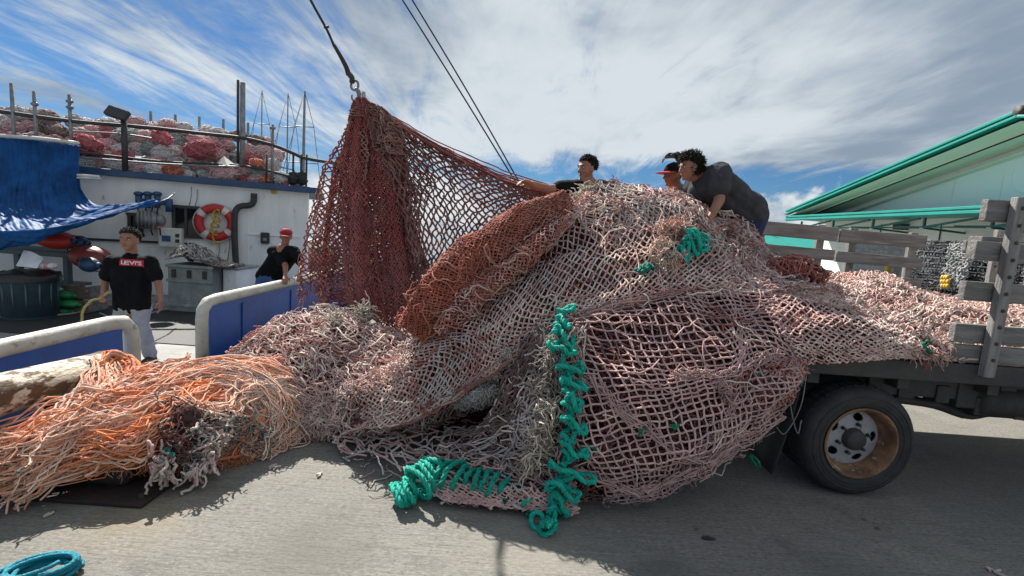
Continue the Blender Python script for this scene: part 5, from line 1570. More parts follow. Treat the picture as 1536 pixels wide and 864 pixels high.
# bright blue rope coil at the lower left
br = thing('rope_coil', tuple(gz(66, 860)), 'bright blue rope coil lying on the concrete at the lower left corner', 'rope')
c = gz(60, 872); a = Acc(); pts = []
for k in range(8 * 12):
    t = k / 12 * 2 * PI; q = k / 12
    ra = .135 - .010 * (q % 5) + .008 * math.sin(q * 2.3); rb_ = .088 - .009 * (q % 4)
    ang = .5 + .12 * math.sin(q * 1.7)
    x, y = ra * math.cos(t), rb_ * math.sin(t)
    pts.append((c.x + x * math.cos(ang) - y * math.sin(ang) + .014 * math.sin(q * 3), c.y + x * math.sin(ang) + y * math.cos(ang) + .010 * math.cos(q * 2), .016 + .007 * q + .008 * math.sin(t + q) + .008))
rope_tube(a, pts, .0100, 520, (.012, .27, .36)); a.build('rope', M_rope, br)

# crane wire, sling and hook holding the hoisted net
ck = thing('crane_hook', tuple(at(536, 140, 5.2)), 'crane wire with dark sling and shackled hook above the hoisted net', 'crane hook')
M_wire = mat('dark_wire_rope', (.035, .032, .030), None, 20, .6, metal=.3, bump=.4, bscale=200)
a = Acc(); tube(a, [at(430, -75, 5.2), at(466, 0, 5.2), at(489, 42, 5.2), at(500, 66, 5.2)], .013, 8, smooth_n=20); a.build('wire_rope', M_wire, ck)
a = Acc(); tube(a, [at(500, 66, 5.2), at(510, 83, 5.2), at(519, 100, 5.2), at(523, 112, 5.2)], np.linspace(.017, .028, 12), 8, smooth_n=12); a.build('sling', mat('dark_sling_webbing', (.05, .032, .028), None, 20, .8, bump=.4), ck)
a = Acc(); tube(a, [at(486, 41, 5.2), at(493, 40, 5.19)], .012, 6); a.build('wire_clip', M_wire, ck)
a = Acc(); tube(a, [at(523, 110, 5.2), at(528, 117, 5.18), at(528, 124, 5.2)], .028, 8, smooth_n=8); a.build('swivel', M_dark, ck)
a = Acc(); c = at(532, 128, 5.2); th = np.linspace(0, 2 * PI, 20); tube(a, [(c.x + .038 * math.cos(t), c.y + .01 * math.sin(t), c.z + .05 * math.sin(t)) for t in th], .013, 8, caps=False); a.build('shackle', M_steel, ck)
a = Acc(); tube(a, [at(533, 133, 5.2), at(538, 138, 5.2), at(538, 146, 5.2), at(533, 152, 5.2), at(528, 148, 5.2), at(528, 142, 5.2)], [.018, .022, .024, .024, .02, .015, .013, .012, .01, .01, .009, .008], 10, smooth_n=12); a.build('hook', M_steel, ck)
a = Acc(); tube(a, [at(545, 138, 5.2), at(546, 148, 5.2), at(545, 158, 5.2)], .022, 8); a.build('net_becket', mat('pale_rope', (.45, .4, .36), None, 20, .8), ck)
for k, (x0, x1) in enumerate(((590, 766), (604, 771))):
    d = at(x1, 262, 7.5) - at(x0, -20, 7.5)
    w_ = thing('stay_cable', tuple(at(x1, 262, 7.5)), ('left one of the two thin slanting steel cables crossing the sky', 'right one of the two thin slanting steel cables crossing the sky')[k], 'cable', 'thin slanting steel cables')
    a = Acc(); tube(a, [at(x0, -20, 7.5) - d * .35, at((x0 + x1) / 2 + (2 if k == 0 else 4), 121, 7.5), at(x1, 262, 7.5) + d * .22], .011, 6, smooth_n=14); a.build('wire', M_wire, w_)

for k, (px, py, lab) in enumerate(((410, 700, 'pale twine scrap on the shaded concrete right of the salmon bundle'), (70, 772, 'pinkish twine scrap on the concrete in front of the bollard base'), (478, 712, 'pale twine scrap at the tip of the spread net'), (1490, 856, 'white scrap on the concrete at the lower right edge'), (1060, 806, 'dark twine scrap on the shaded concrete below the net bulge'))):
    c = gz(px, py, .008); o = thing('twine_scrap', tuple(c), lab, 'twine'); a = Acc()
    P = np.array(tuple(c)) + RNG.normal(0, .022, (6, 3)) * np.array([1, .6, .1]); P[:, 2] = .008
    rope_tube(a, P, .006, 24, (.03, .03, .03) if k == 4 else (.62, .52, .47)); a.build('twine', M_net, o)
# ------------------------------------------------------------------ people
def capsule(a, p0, p1, r0, r1, n=12, m=5):
    p0, p1 = Vector(p0), Vector(p1); d = p1 - p0; L = d.length
    ax_ = d / L if L > 1e-6 else Vector((0, 0, 1))
    prof = [(r0 * math.cos(PI / 2 * (1 - k / m)) if k else .0005, -r0 * math.sin(PI / 2 * (1 - k / m))) for k in range(m + 1)]
    prof += [(r1 * math.cos(PI / 2 * k / m) if k < m else .0005, L + r1 * math.sin(PI / 2 * k / m)) for k in range(m + 1)]
    s = ax_.orthogonal().normalized(); b = ax_.cross(s)
    V, Q = [], []
    for (r, h) in prof:
        for k in range(n):
            t = 2 * PI * k / n; V.append(tuple(p0 + ax_ * h + s * (r * math.cos(t)) + b * (r * math.sin(t))))
    for i in range(len(prof) - 1):
        for k in range(n):
            k2 = (k + 1) % n; Q.append((i * n + k, i * n + k2, (i + 1) * n + k2, (i + 1) * n + k))
    w = len(prof) - 1
    a.add(np.array(V), Q, ngons=[list(range(n))[::-1], [w * n + k for k in range(n)]])

def fuse(name, a, voxel, m, parent, smooth=4, wrinkle=0.0, wfreq=14, seed=0, down=1.0):
    """melt the limbs of one garment or body into one continuous skin"""
    me = a.mesh('tmp')
    o = bpy.data.objects.new('tmp', me); col.objects.link(o)
    md = o.modifiers.new('r', 'REMESH'); md.mode = 'VOXEL'; md.voxel_size = voxel; md.use_smooth_shade = True
    sm = o.modifiers.new('s', 'SMOOTH'); sm.iterations = smooth; sm.factor = .5
    dg = bpy.context.evaluated_depsgraph_get()
    out = bpy.data.meshes.new_from_object(o.evaluated_get(dg))
    bpy.data.objects.remove(o); bpy.data.meshes.remove(me)
    n = len(out.vertices); co = np.zeros(n * 3); out.vertices.foreach_get('co', co); co = co.reshape(-1, 3)
    nr = np.zeros(n * 3); out.vertices.foreach_get('normal', nr); nr = nr.reshape(-1, 3)
    if wrinkle:
        q = co * np.array([1, 1, down]) * wfreq
        f = fbm(q + 1.5 * fbm(co * 5, seed + 3, 2)[:, None], seed, 3)
        co = co + nr * (wrinkle * (1 - 3.2 * np.abs(f)))[:, None]
    off = np.array(tuple(root_loc(parent)))
    out.vertices.foreach_set('co', (co - off).ravel())
    out.update()
    out.name = name
    out.materials.clear(); out.materials.append(m)
    out.polygons.foreach_set('use_smooth', [True] * len(out.polygons))
    ob = bpy.data.objects.new(name, out); col.objects.link(ob); ob.parent = parent
    return ob

M_skin = mat('tanned_skin', (0.33, 0.155, 0.095), (0.27, 0.12, 0.072), 14, 0.55, bump=.12, bscale=120)
M_hair = mat('black_hair', (0.010, 0.008, 0.007), (0.02, 0.016, 0.013), 30, 0.75, bump=.8, bscale=90)
M_bshirt = mat('black_cotton', (0.006, 0.006, 0.007), (0.009, 0.009, 0.010), 9, 0.95, bump=.2, bscale=120, spec=.15)
M_gshirt = mat('charcoal_grey_cotton', (0.060, 0.060, 0.066), (0.045, 0.045, 0.05), 9, 0.9, bump=.25, bscale=120, spec=.2)
M_gpants = mat('light_grey_cloth', (0.36, 0.36, 0.38), (0.28, 0.28, 0.30), 7, 0.9, bump=.2, bscale=80)
M_navyc = mat('navy_cloth', (0.012, 0.018, 0.075), None, 7, 0.85)
M_denim = mat('blue_denim', (0.05, 0.11, 0.26), (0.035, 0.08, 0.2), 9, 0.9, bump=.3, bscale=150)
M_redcap = mat('red_cap_cloth', (0.33, 0.02, 0.03), None, 9, 0.8)
M_orangec = mat('orange_cloth', (0.55, 0.13, 0.03), None, 9, 0.85)
M_shoe = mat('black_shoe_rubber', (0.012, 0.012, 0.012), None, 9, 0.45)
M_eyew = mat('eye_white', (0.6, 0.58, 0.55), None, 9, 0.25)
M_iris = mat('dark_iris', (0.012, 0.008, 0.006), None, 9, 0.15)
M_lip = mat('lip', (0.24, 0.085, 0.06), None, 9, 0.45)

def hand(a, wrist, d, pn, s=1.0, curl=.5, side=1):
    """palm and five fingers; d points from wrist to knuckles, pn out of the palm's face"""
    d = Vector(d).normalized(); pn = Vector(pn); pn = (pn - d * pn.dot(d)).normalized(); w = d.cross(pn) * side
    wrist = Vector(wrist)
    for k in (-1, -.33, .33, 1):
        capsule(a, wrist + w * (k * .016 * s), wrist + d * (.085 * s) + w * (k * .027 * s), .017 * s, .013 * s, 8, 3)
    for k, L in ((-1.5, .058), (-.5, .070), (.5, .074), (1.5, .066)):
        b = wrist + d * (.088 * s) + w * (k * .0185 * s)
        c1 = curl; d1 = (d * math.cos(c1) + pn * math.sin(c1) + w * (k * .05)).normalized(); j = b + d1 * (L * .55 * s)
        d2 = (d * math.cos(c1 * 2.1) + pn * math.sin(c1 * 2.1)).normalized()
        capsule(a, b, j, .0092 * s, .0085 * s, 8, 3); capsule(a, j, j + d2 * (L * .5 * s), .0085 * s, .007 * s, 8, 3)
    b = wrist + d * (.025 * s) + w * (.026 * s); t1 = (d * .65 + w * .7 + pn * .35).normalized(); j = b + t1 * (.045 * s)
    capsule(a, b, j, .0125 * s, .011 * s, 8, 3); capsule(a, j, j + (d * .9 + w * .15 + pn * .45).normalized() * (.034 * s), .011 * s, .008 * s, 8, 3)

def head_parts(a, c, f, u, s=1.0):
    """skull, brow, cheeks, nose, jaw and ears as one mass; c = centre, f = facing, u = up"""
    f = Vector(f).normalized(); u = Vector(u); u = (u - f * u.dot(f)).normalized(); r = f.cross(u); c = Vector(c)
    E = lambda p, rad: ellipsoid(a, p, tuple(x * s for x in rad), Matrix((r, f, u)).transposed(), 16, 12)
    E(c + (u * .030 - f * .012) * s, (.076, .092, .085))
    E(c + (f * .018 - u * .022) * s, (.064, .070, .082))
    E(c + (f * .040 - u * .072) * s, (.042, .042, .036))
    E(c + (f * .074 + u * .030) * s, (.046, .016, .013))
    for k in (-1, 1):
        E(c + (r * (.036 * k) + f * .058 - u * .026) * s, (.026, .024, .024))
        E(c + (r * (.076 * k) - f * .006 - u * .008) * s, (.010, .022, .032))
    capsule(a, c + (f * .084 + u * .016) * s, c + (f * .104 - u * .022) * s, .0095 * s, .0135 * s, 8, 4)
    for k in (-1, 1): E(c + (r * (.011 * k) + f * .094 - u * .026) * s, (.0095, .010, .008))
    E(c + (f * .080 - u * .054) * s, (.025, .010, .009))
    E(c + (f * .066 - u * .090) * s, (.022, .020, .016))
    return c, f, u, r

def face_bits(c, f, u, r, s, parent):
    for k in (-1, 1):
        a = Acc(); p = c + (r * (.031 * k) + f * .0765 + u * .012) * s
        ellipsoid(a, p, (.0125 * s, .008 * s, .0068 * s), Matrix((r, f, u)).transposed(), 10, 8); e = a.build('eye', M_eyew, parent)
        a = Acc(); ellipsoid(a, p + f * (.0055 * s), (.0058 * s, .0042 * s, .0058 * s), Matrix((r, f, u)).transposed(), 10, 8); a.build('iris', M_iris, e)
        a = Acc(); tube(a, [p + (r * (-.016 * k) + u * .017 + f * .006) * s, p + (r * (.002 * k) + u * .022 + f * .008) * s, p + (r * (.019 * k) + u * .016 - f * .001) * s], .0042 * s, 6, smooth_n=8); a.build('eyebrow', M_hair, parent)
    a = Acc(); tube(a, [c + (r * (x * .022) + f * (.0875 - .012 * x * x) - u * (.054 - .003 * x * x)) * s for x in (-1, -.5, 0, .5, 1)], .0048 * s, 6, smooth_n=12); a.build('mouth', M_lip, parent)

def hair_short(c, f, u, r, s, parent, n=900, L=.035, back=.0, m=None, front=.02, wild=.5, seed=0, low=-.02):
    """hair: a close cap with many short locks"""
    a = Acc(); rs = np.random.default_rng(seed)
    R3 = Matrix((r, f, u)).transposed()
    cap = Acc(); ellipsoid(cap, c + (u * .040 - f * .022) * s, (.080 * s, .090 * s, .084 * s), R3, 18, 14)
    V = cap.v[0]; cc = np.array(tuple(c)); rel = V - cc; ff = rel @ np.array(tuple(f)); uu = rel @ np.array(tuple(u))
    a.add(V[:0])if False else None
    V = V.copy(); bad = (ff > .035 * s) & (uu < .075 * s); V[bad] -= np.array(tuple(f)) * (.03 * s)
    a.add(V, cap.q[0])
    d = rs.normal(0, 1, (n * 3, 3)); d /= np.linalg.norm(d, axis=1, keepdims=True)
    # keep the scalp: above the brow in front, down to the nape behind
    keep = (d[:, 2] > np.where(d[:, 1] > .1, .42 + .25 * (d[:, 1] - .1), low / .09 - .2 - back)) & ~((np.abs(d[:, 0]) > .86) & (d[:, 2] < .1))
    d = d[keep][:n]
    M3 = np.array(R3)
    base = np.array(tuple(c + (u * .040 - f * .018) * s)) + (d * np.array([.079, .092, .085]) * s) @ M3.T
    dirs = d @ M3.T
    T = np.cross(dirs, np.array(tuple(r))); T *= np.sign((T @ np.array(tuple(-u + f * .2))))[:, None]
    st = a.n
    n0 = len(base); K = 5; P = [base]; dd = dirs * .55 + T * .7 + rs.normal(0, wild * .5, (n0, 3))
    dd /= np.linalg.norm(dd, axis=1, keepdims=True)
    for k in range(K - 1):
        dd = dd + rs.normal(0, wild * .45, (n0, 3)); dd[:, 2] -= .12; dd /= np.linalg.norm(dd, axis=1, keepdims=True); P.append(P[-1] + dd * (L * s / (K - 1)) * (.6 + .8 * rs.random((n0, 1))))
    tubes(a, np.stack(P, 1), .0042 * s * (.6 + .7 * rs.random((n0, 1))) * np.linspace(1, .5, K)[None], 5)
    return a.build('hair', m or M_hair, parent)

def capmesh(c, f, u, r, s, parent, m, brim=.085, name='cap', brim_m=None):
    a = Acc(); R3 = Matrix((r, f, u)).transposed()
    n, mm = 24, 9; V, Q = [], []
    for i in range(mm + 1):
        ph = PI / 2 * i / mm
        for k in range(n):
            th = 2 * PI * k / n; V.append(tuple(c + R3 @ Vector((math.sin(ph) * math.cos(th) * .088 * s, math.sin(ph) * math.sin(th) * .103 * s - .008 * s, (.045 + math.cos(ph) * .085) * s))))
    for i in range(mm):
        for k in range(n):
            k2 = (k + 1) % n; Q.append((i * n + k, (i + 1) * n + k, (i + 1) * n + k2, i * n + k2))
    a.add(np.array(V), Q); o = a.build(name, m, parent); o.modifiers.new('thickness', 'SOLIDIFY').thickness = .004
    a = Acc()
    def br(uu, vv):
        th = (uu - .5) * PI * .9; x = np.sin(th) * .086 * s; y = np.cos(th) * .095 * s
        ext = vv * brim * s * np.cos(th * .9)
        P = np.stack([x, y + ext, .045 * s - .012 * s * vv - .012 * s * (np.abs(x) / (.086 * s)) ** 2], 1)
        return np.array(tuple(c)) + P @ np.array(R3).T
    rect_grid(a, br, 16, 5); b = a.build('brim', brim_m or m, o); b.modifiers.new('thickness', 'SOLIDIFY').thickness = .005
    a = Acc(); ellipsoid(a, c + u * (.131 * s), (.008 * s, .008 * s, .005 * s), None, 8, 6); a.build('cap_button', m, o)
    return o

def up_axis(p, q):
    return (Vector(p) - Vector(q)).normalized()

# --- the man in the black shirt on the boat's deck
def standing_man():
    Y = 5.5
    hc = at(194, 360, Y); dz = DECK + .0
    t = thing('person', (at(200, 545, Y).x, Y, DECK), 'man in black t-shirt with red chest logo and light grey trousers on the boat deck', 'person')
    f = Vector((.18, -1, -.05)).normalized(); u = Vector((0, 0, 1)); s = 1.08
    neck = hc + Vector((0, .02, -.14))
    shL = at(168, 393, Y + .02); shR = at(225, 394, Y + .02)
    elL = at(158, 424, Y - .02); elR = at(238, 426, Y + .02)
    wrL = at(155, 440, Y - .16); wrR = at(241, 450, Y - .02)
    hipL = at(187, 466, Y); hipR = at(212, 466, Y)
    knL = Vector((hipL.x - .02, Y - .05, DECK + .48)); knR = Vector((hipR.x + .03, Y - .05, DECK + .48))
    anL = Vector((knL.x, Y + .02, DECK + .09)); anR = Vector((hipR.x + .09, Y, DECK + .09))
    a = Acc(); c, f, u, r = head_parts(a, hc, f, u, s)
    capsule(a, neck + Vector((0, 0, .08)), neck + Vector((0, .01, -.06)), .056, .064)
    for sh, el, wr in ((shL, elL, wrL), (shR, elR, wrR)):
        capsule(a, sh, el, .050, .040); capsule(a, el, wr, .040, .026)
    capsule(a, (shL + shR) / 2, (hipL + hipR) / 2, .09, .09)
    capsule(a, shL, shR, .05, .05)
    hand(a, wrL, wrL - elL + Vector((-.02, -.05, .02)), (.6, .2, -.6), 1.0, .8, 1)
    hand(a, wrR, (.03, -.02, -1), (-1, -.2, 0), 1.0, .35, -1)
    fuse('body', a, .0075, M_skin, t, 2)
    face_bits(c, f, u, r, s, t); hair_short(c, f, u, r, s, t, 1300, .024, seed=1, wild=.7)
    a = Acc()
    mid = (shL + shR) / 2; hp = (hipL + hipR) / 2
    capsule(a, shL + Vector((.02, 0, -.01)), shR + Vector((-.02, 0, -.01)), .072, .072)
    capsule(a, neck + Vector((0, .0, -.07)), mid + Vector((0, 0, -.08)), .072, .1)
    for k in (-1, -.35, .35, 1):
        capsule(a, mid + Vector((k * .105, -.01, -.12)), hp + Vector((k * .095, -.01, .06)), .100, .098)
    for sh, el in ((shL, elL), (shR, elR)):
        capsule(a, sh, sh.lerp(el, .62), .075, .070)
    shirt = fuse('shirt', a, .011, M_bshirt, t, 4, .018, 9, 4, .7)
    a = Acc()
    for hx, kn, an in ((hipL, knL, anL), (hipR, knR, anR)):
        capsule(a, hx + Vector((0, 0, .02)), kn, .100, .072); capsule(a, kn, an + Vector((0, 0, .02)), .072, .064)
    capsule(a, hipL + Vector((.02, 0, .05)), hipR + Vector((-.02, 0, .05)), .108, .108)
    fuse('trousers', a, .011, M_gpants, t, 4, .012, 9, 6)
    for an, dx in ((anL, -.02), (anR, .05)):
        a = Acc(); capsule(a, (an.x, an.y + .04, DECK + .046), (an.x + dx, an.y - .17, DECK + .040), .046, .038); capsule(a, an, (an.x, an.y, DECK + .05), .05, .05)
        box(a, (an.x + dx / 2, an.y - .065, DECK + .012), (.085, .27, .022)); fuse('shoe', a, .009, M_shoe, t, 2)
    # chest print: red box with white lettering, laid on the shirt
    bm_ = shirt.data; L = t.location
    tree = BVHTree.FromPolygons([v.co + L for v in bm_.vertices], [tuple(p.vertices) for p in bm_.polygons])
    A0 = at(175, 386, Y - .4); A1 = at(213, 401, Y - .4)
    k_ = (Y - .1) / (Y - .4)
    def on_chest(x, z, lift):
        hit = tree.ray_cast(Vector((x, Y - .6, z)), Vector((0, 1, 0)))
        return Vector((x, (hit[0].y if hit[0] else Y - .1) - lift, z))
    b0 = at(175, 388, Y - .1); b1 = at(213, 401, Y - .1)
    a = Acc(); x0, x1, zt, zb = b0.x, b1.x, b0.z, b1.z
    rect_grid(a, lambda uu, vv: np.array([tuple(on_chest(x0 + (x1 - x0) * q, zb + (zt - zb) * w, .006)) for q, w in zip(uu, vv)]), 20, 8)
    lg = a.build('chest_logo', mat('red_print', (.50, .008, .025), None, 5, .7), t)
    cu = bpy.data.curves.new('t', 'FONT'); cu.body = "LEVI'S"; cu.size = 1; cu.align_x = 'CENTER'; cu.align_y = 'CENTER'; cu.resolution_u = 3; cu.offset = .03
    to = bpy.data.objects.new('t', cu); col.objects.link(to)
    me = bpy.data.meshes.new_from_object(to.evaluated_get(bpy.context.evaluated_depsgraph_get())); bpy.data.objects.remove(to)
    xs = [v.co.x for v in me.vertices]; ys = [v.co.y for v in me.vertices]
    sx_ = (x1 - x0) * .84 / (max(xs) - min(xs)); sy_ = (zt - zb) * .60 / (max(ys) - min(ys)); mx = (max(xs) + min(xs)) / 2; my = (max(ys) + min(ys)) / 2
    for v in me.vertices:
        v.co = on_chest((x0 + x1) / 2 + (v.co.x - mx) * sx_, (zt + zb) / 2 + (v.co.y - my) * sy_, .010) - L
    me.materials.append(mat('white_print', (.8, .78, .78), None, 5, .7)); me.name = 'lettering'
    o = bpy.data.objects.new('lettering', me); col.objects.link(o); o.parent = lg
    # the line he holds
    hc_ = wrL + (wrL - elL).normalized() * .08
    ln = thing('hose_line', tuple(hc_), 'pale yellow line drooping from the deck man\'s hand', 'rope')
    a = Acc(); q1 = at(136, 452, Y - .3); q2 = at(124, 468, Y - .3); q3 = at(123, 498, Y - .3)
    rope_tube(a, [tuple(at(165, 436, Y - .22)), tuple(hc_ + Vector((0, -.03, 0))), tuple(q1), tuple(q2), tuple(q3), (q3.x - .05, q3.y, DECK + .02), (q3.x - .5, q3.y + .3, DECK + .02)], .012, 80, (.50, .40, .16)); a.build('line', M_rope, ln)
standing_man()

# --- the man in the red cap leaning at the bulwark
def cap_man():
    Y = 7.3
    hc = at(429, 355, Y)
    t = thing('person', (hc.x, Y, DECK), 'man in red cap and black shirt leaning on the boat\'s far bulwark', 'person')
    f = Vector((.45, -.85, -.1)).normalized(); u = Vector((0.05, 0, 1)); s = 1.0
    shL = at(410, 377, Y + .08); shR = at(441, 377, Y - .02); hp = at(404, 416, Y + .12)
    elL = at(428, 398, Y - .16); wrL = at(428, 414, Y - .36); elR = at(452, 396, Y - .16); wrR = at(450, 411, Y - .40)
    a = Acc(); c, f, u, r = head_parts(a, hc, f, u, s)
    nk = (shL + shR) / 2 + Vector((0, 0, .03)); capsule(a, hc + Vector((-.01, .02, -.06)), nk, .055, .06)
    for sh, el, wr, sd in ((shL, elL, wrL, 1), (shR, elR, wrR, -1)):
        capsule(a, sh, el, .05, .042); capsule(a, el, wr, .042, .028); hand(a, wr, wr - el, (0, -.3, -1), 1, .4, sd)
    capsule(a, nk, hp, .1, .1)
    fuse('body', a, .0085, M_skin, t, 2); face_bits(c, f, u, r, s, t); hair_short(c, f, u, r, s, t, 300, .02, seed=2)
    capmesh(c, f, u, r, s * 1.03, t, M_redcap)
    a = Acc(); mid = (shL + shR) / 2
    capsule(a, shL, shR, .085, .08)
    for k in (-1, 0, 1): capsule(a, mid + Vector((k * .09, 0, -.08)), hp + Vector((k * .09, 0, .02)), .11, .11)
    for sh, el in ((shL, elL), (shR, elR)): capsule(a, sh, sh.lerp(el, .8), .078, .064)
    fuse('shirt', a, .012, M_bshirt, t, 4, .010, 9, 8)
    a = Acc()
    for k in (-1, 1):
        kn = Vector((hp.x + k * .1, Y, DECK + .5)); capsule(a, hp + Vector((k * .085, 0, -.02)), kn, .105, .075); capsule(a, kn, (kn.x - .05, Y + .05, DECK + .1), .075, .062)
    capsule(a, hp + Vector((-.06, 0, 0)), hp + Vector((.06, 0, 0)), .12, .12)
    fuse('trousers', a, .012, M_denim, t, 4, .01, 9, 3)
    for k in (-1, 1):
        a = Acc(); capsule(a, (hp.x + k * .1 - .05, Y + .08, DECK + .05), (hp.x + k * .1 - .03, Y - .12, DECK + .045), .05, .04); capsule(a, (hp.x + k * .1 - .05, Y + .05, DECK + .1), (hp.x + k * .1 - .05, Y + .05, DECK + .05), .05, .05); fuse('shoe', a, .01, M_shoe, t, 2)
cap_man()

# --- behind the crest: worker in black reaching left
def reaching_man():
    Y = 4.55
    hc = at(880, 253, Y)
    t = thing('person', (hc.x, Y, BZ), 'dark haired man in black shirt reaching out left behind the crest of the heap', 'person')
    f = Vector((-.82, -.55, -.12)).normalized(); u = Vector((.06, 0, 1)); s = .92
    shL = at(852, 283, Y - .05); shR = at(903, 283, Y + .12); hp = at(888, 335, Y + .2)
    elL = at(822, 284, Y - .15); wrL = at(798, 276, Y - .22)
    elR = at(915, 300, Y + .05); wrR = at(905, 318, Y - .1)
    a = Acc(); c, f, u, r = head_parts(a, hc, f, u, s)
    nk = (shL + shR) / 2 + Vector((.01, 0, .03)); capsule(a, hc + Vector((.015, .02, -.06)), nk, .052, .06)
    for sh, el, wr, sd in ((shL, elL, wrL, -1), (shR, elR, wrR, 1)):
        capsule(a, sh, el, .052, .043); capsule(a, el, wr, .043, .028); hand(a, wr, wr - el, (0, -.2, -1), 1, .55, sd)
    capsule(a, nk, hp, .1, .1)
    fuse('body', a, .0075, M_skin, t, 2); face_bits(c, f, u, r, s, t); hair_short(c, f, u, r, s, t, 1500, .026, seed=3, wild=.5)
    a = Acc(); mid = (shL + shR) / 2
    capsule(a, shL, shR, .078, .078)
    for k in (-1, 0, 1): capsule(a, mid + Vector((k * .08, k * .03, -.08)), hp + Vector((k * .08, 0, 0)), .108, .105)
    for sh, el in ((shL, elL), (shR, elR)): capsule(a, sh, sh.lerp(el, .45), .080, .07)
    fuse('shirt', a, .011, M_bshirt, t, 4, .010, 9, 12)
    a = Acc()
    for k in (-1, 1):
        kn = Vector((hp.x + k * .1, Y + .1, BZ + .48)); capsule(a, (hp.x + k * .085, hp.y, hp.z - .05), kn, .1, .075); capsule(a, kn, (kn.x, Y + .15, BZ + .1), .075, .06)
    fuse('trousers', a, .012, M_navyc, t, 4, .01, 9, 3)
    for k in (-1, 1):
        a = Acc(); capsule(a, (hp.x + k * .1, Y + .2, BZ + .05), (hp.x + k * .1, Y - .02, BZ + .045), .05, .04); capsule(a, (hp.x + k * .1, Y + .15, BZ + .12), (hp.x + k * .1, Y + .16, BZ + .05), .05, .05); fuse('shoe', a, .01, M_shoe, t, 2)
reaching_man()

# --- the worker in the grey shirt bending over the heap
def bending_man():
    Y = 4.3
    hc = at(1034, 252, Y)
    t = thing('person', (at(1110, 330, Y).x, Y + .1, BZ), 'curly haired worker in grey t-shirt bent forward over the right of the heap', 'person')
    f = Vector((-.93, -.30, -.20)).normalized(); u = Vector((-.16, 0, 1)); s = .96
    shN = at(1080, 262, Y - .12); shF = at(1046, 268, Y + .25); hp = at(1119, 316, Y + .16)
    elN = at(1079, 300, Y - .22); wrN = at(1066, 326, Y - .28)
    elF = at(1030, 300, Y + .22); wrF = at(1018, 318, Y + .12)
    a = Acc(); c, f, u, r = head_parts(a, hc, f, u, s)
    nk = shN.lerp(shF, .5) + Vector((-.03, 0, .0)); capsule(a, hc + Vector((.03, .02, -.055)), nk, .056, .068)
    for sh, el, wr, sd in ((shN, elN, wrN, -1), (shF, elF, wrF, 1)):
        capsule(a, sh, el, .056, .045); capsule(a, el, wr, .045, .03); hand(a, wr, wr - el, (-.2, -.3, -1), 1, .5, sd)
    capsule(a, nk, hp, .1, .1)
    fuse('body', a, .0075, M_skin, t, 2); face_bits(c, f, u, r, s, t)
    hr = hair_short(c, f, u, r, s, t, 2400, .055, .5, seed=5, wild=.9, low=-.06)
    a = Acc(); mid = shN.lerp(shF, .5)
    capsule(a, shN, shF, .092, .085)
    for k in (-1, -.3, .3, 1):
        d = Vector((0, .125 * k, 0)); capsule(a, mid + d + Vector((.02, .0, -.03)), hp + d, .105, .12); capsule(a, mid + d * .8 + Vector((-.02, 0, -.10)), hp + d + Vector((-.06, 0, -.06)), .09, .10)
    capsule(a, nk + Vector((-.02, 0, -.03)), mid + Vector((-.06, 0, -.14)), .075, .09)
    capsule(a, shN, shN.lerp(elN, .55), .092, .080); capsule(a, shF, shF.lerp(elF, .55), .085, .078)
    fuse('shirt', a, .010, M_gshirt, t, 4, .022, 8, 14)
    a = Acc()
    for k in (-1, 1):
        h_ = hp + Vector((.02, k * .1, -.04)); kn = Vector((hp.x - .08, h_.y + k * .02, BZ + .46)); capsule(a, h_, kn, .125, .085); capsule(a, kn, (kn.x + .1, kn.y, BZ + .1), .085, .065)
    fuse('shorts', a, .012, M_navyc, t, 4, .012, 9, 3)
    for k in (-1, 1):
        a = Acc(); x = hp.x + .02; y = hp.y + k * .12; capsule(a, (x + .05, y, BZ + .05), (x - .16, y, BZ + .045), .05, .04); capsule(a, (x + .02, y, BZ + .12), (x + .03, y, BZ + .05), .055, .05); fuse('shoe', a, .01, M_shoe, t, 2)
bending_man()

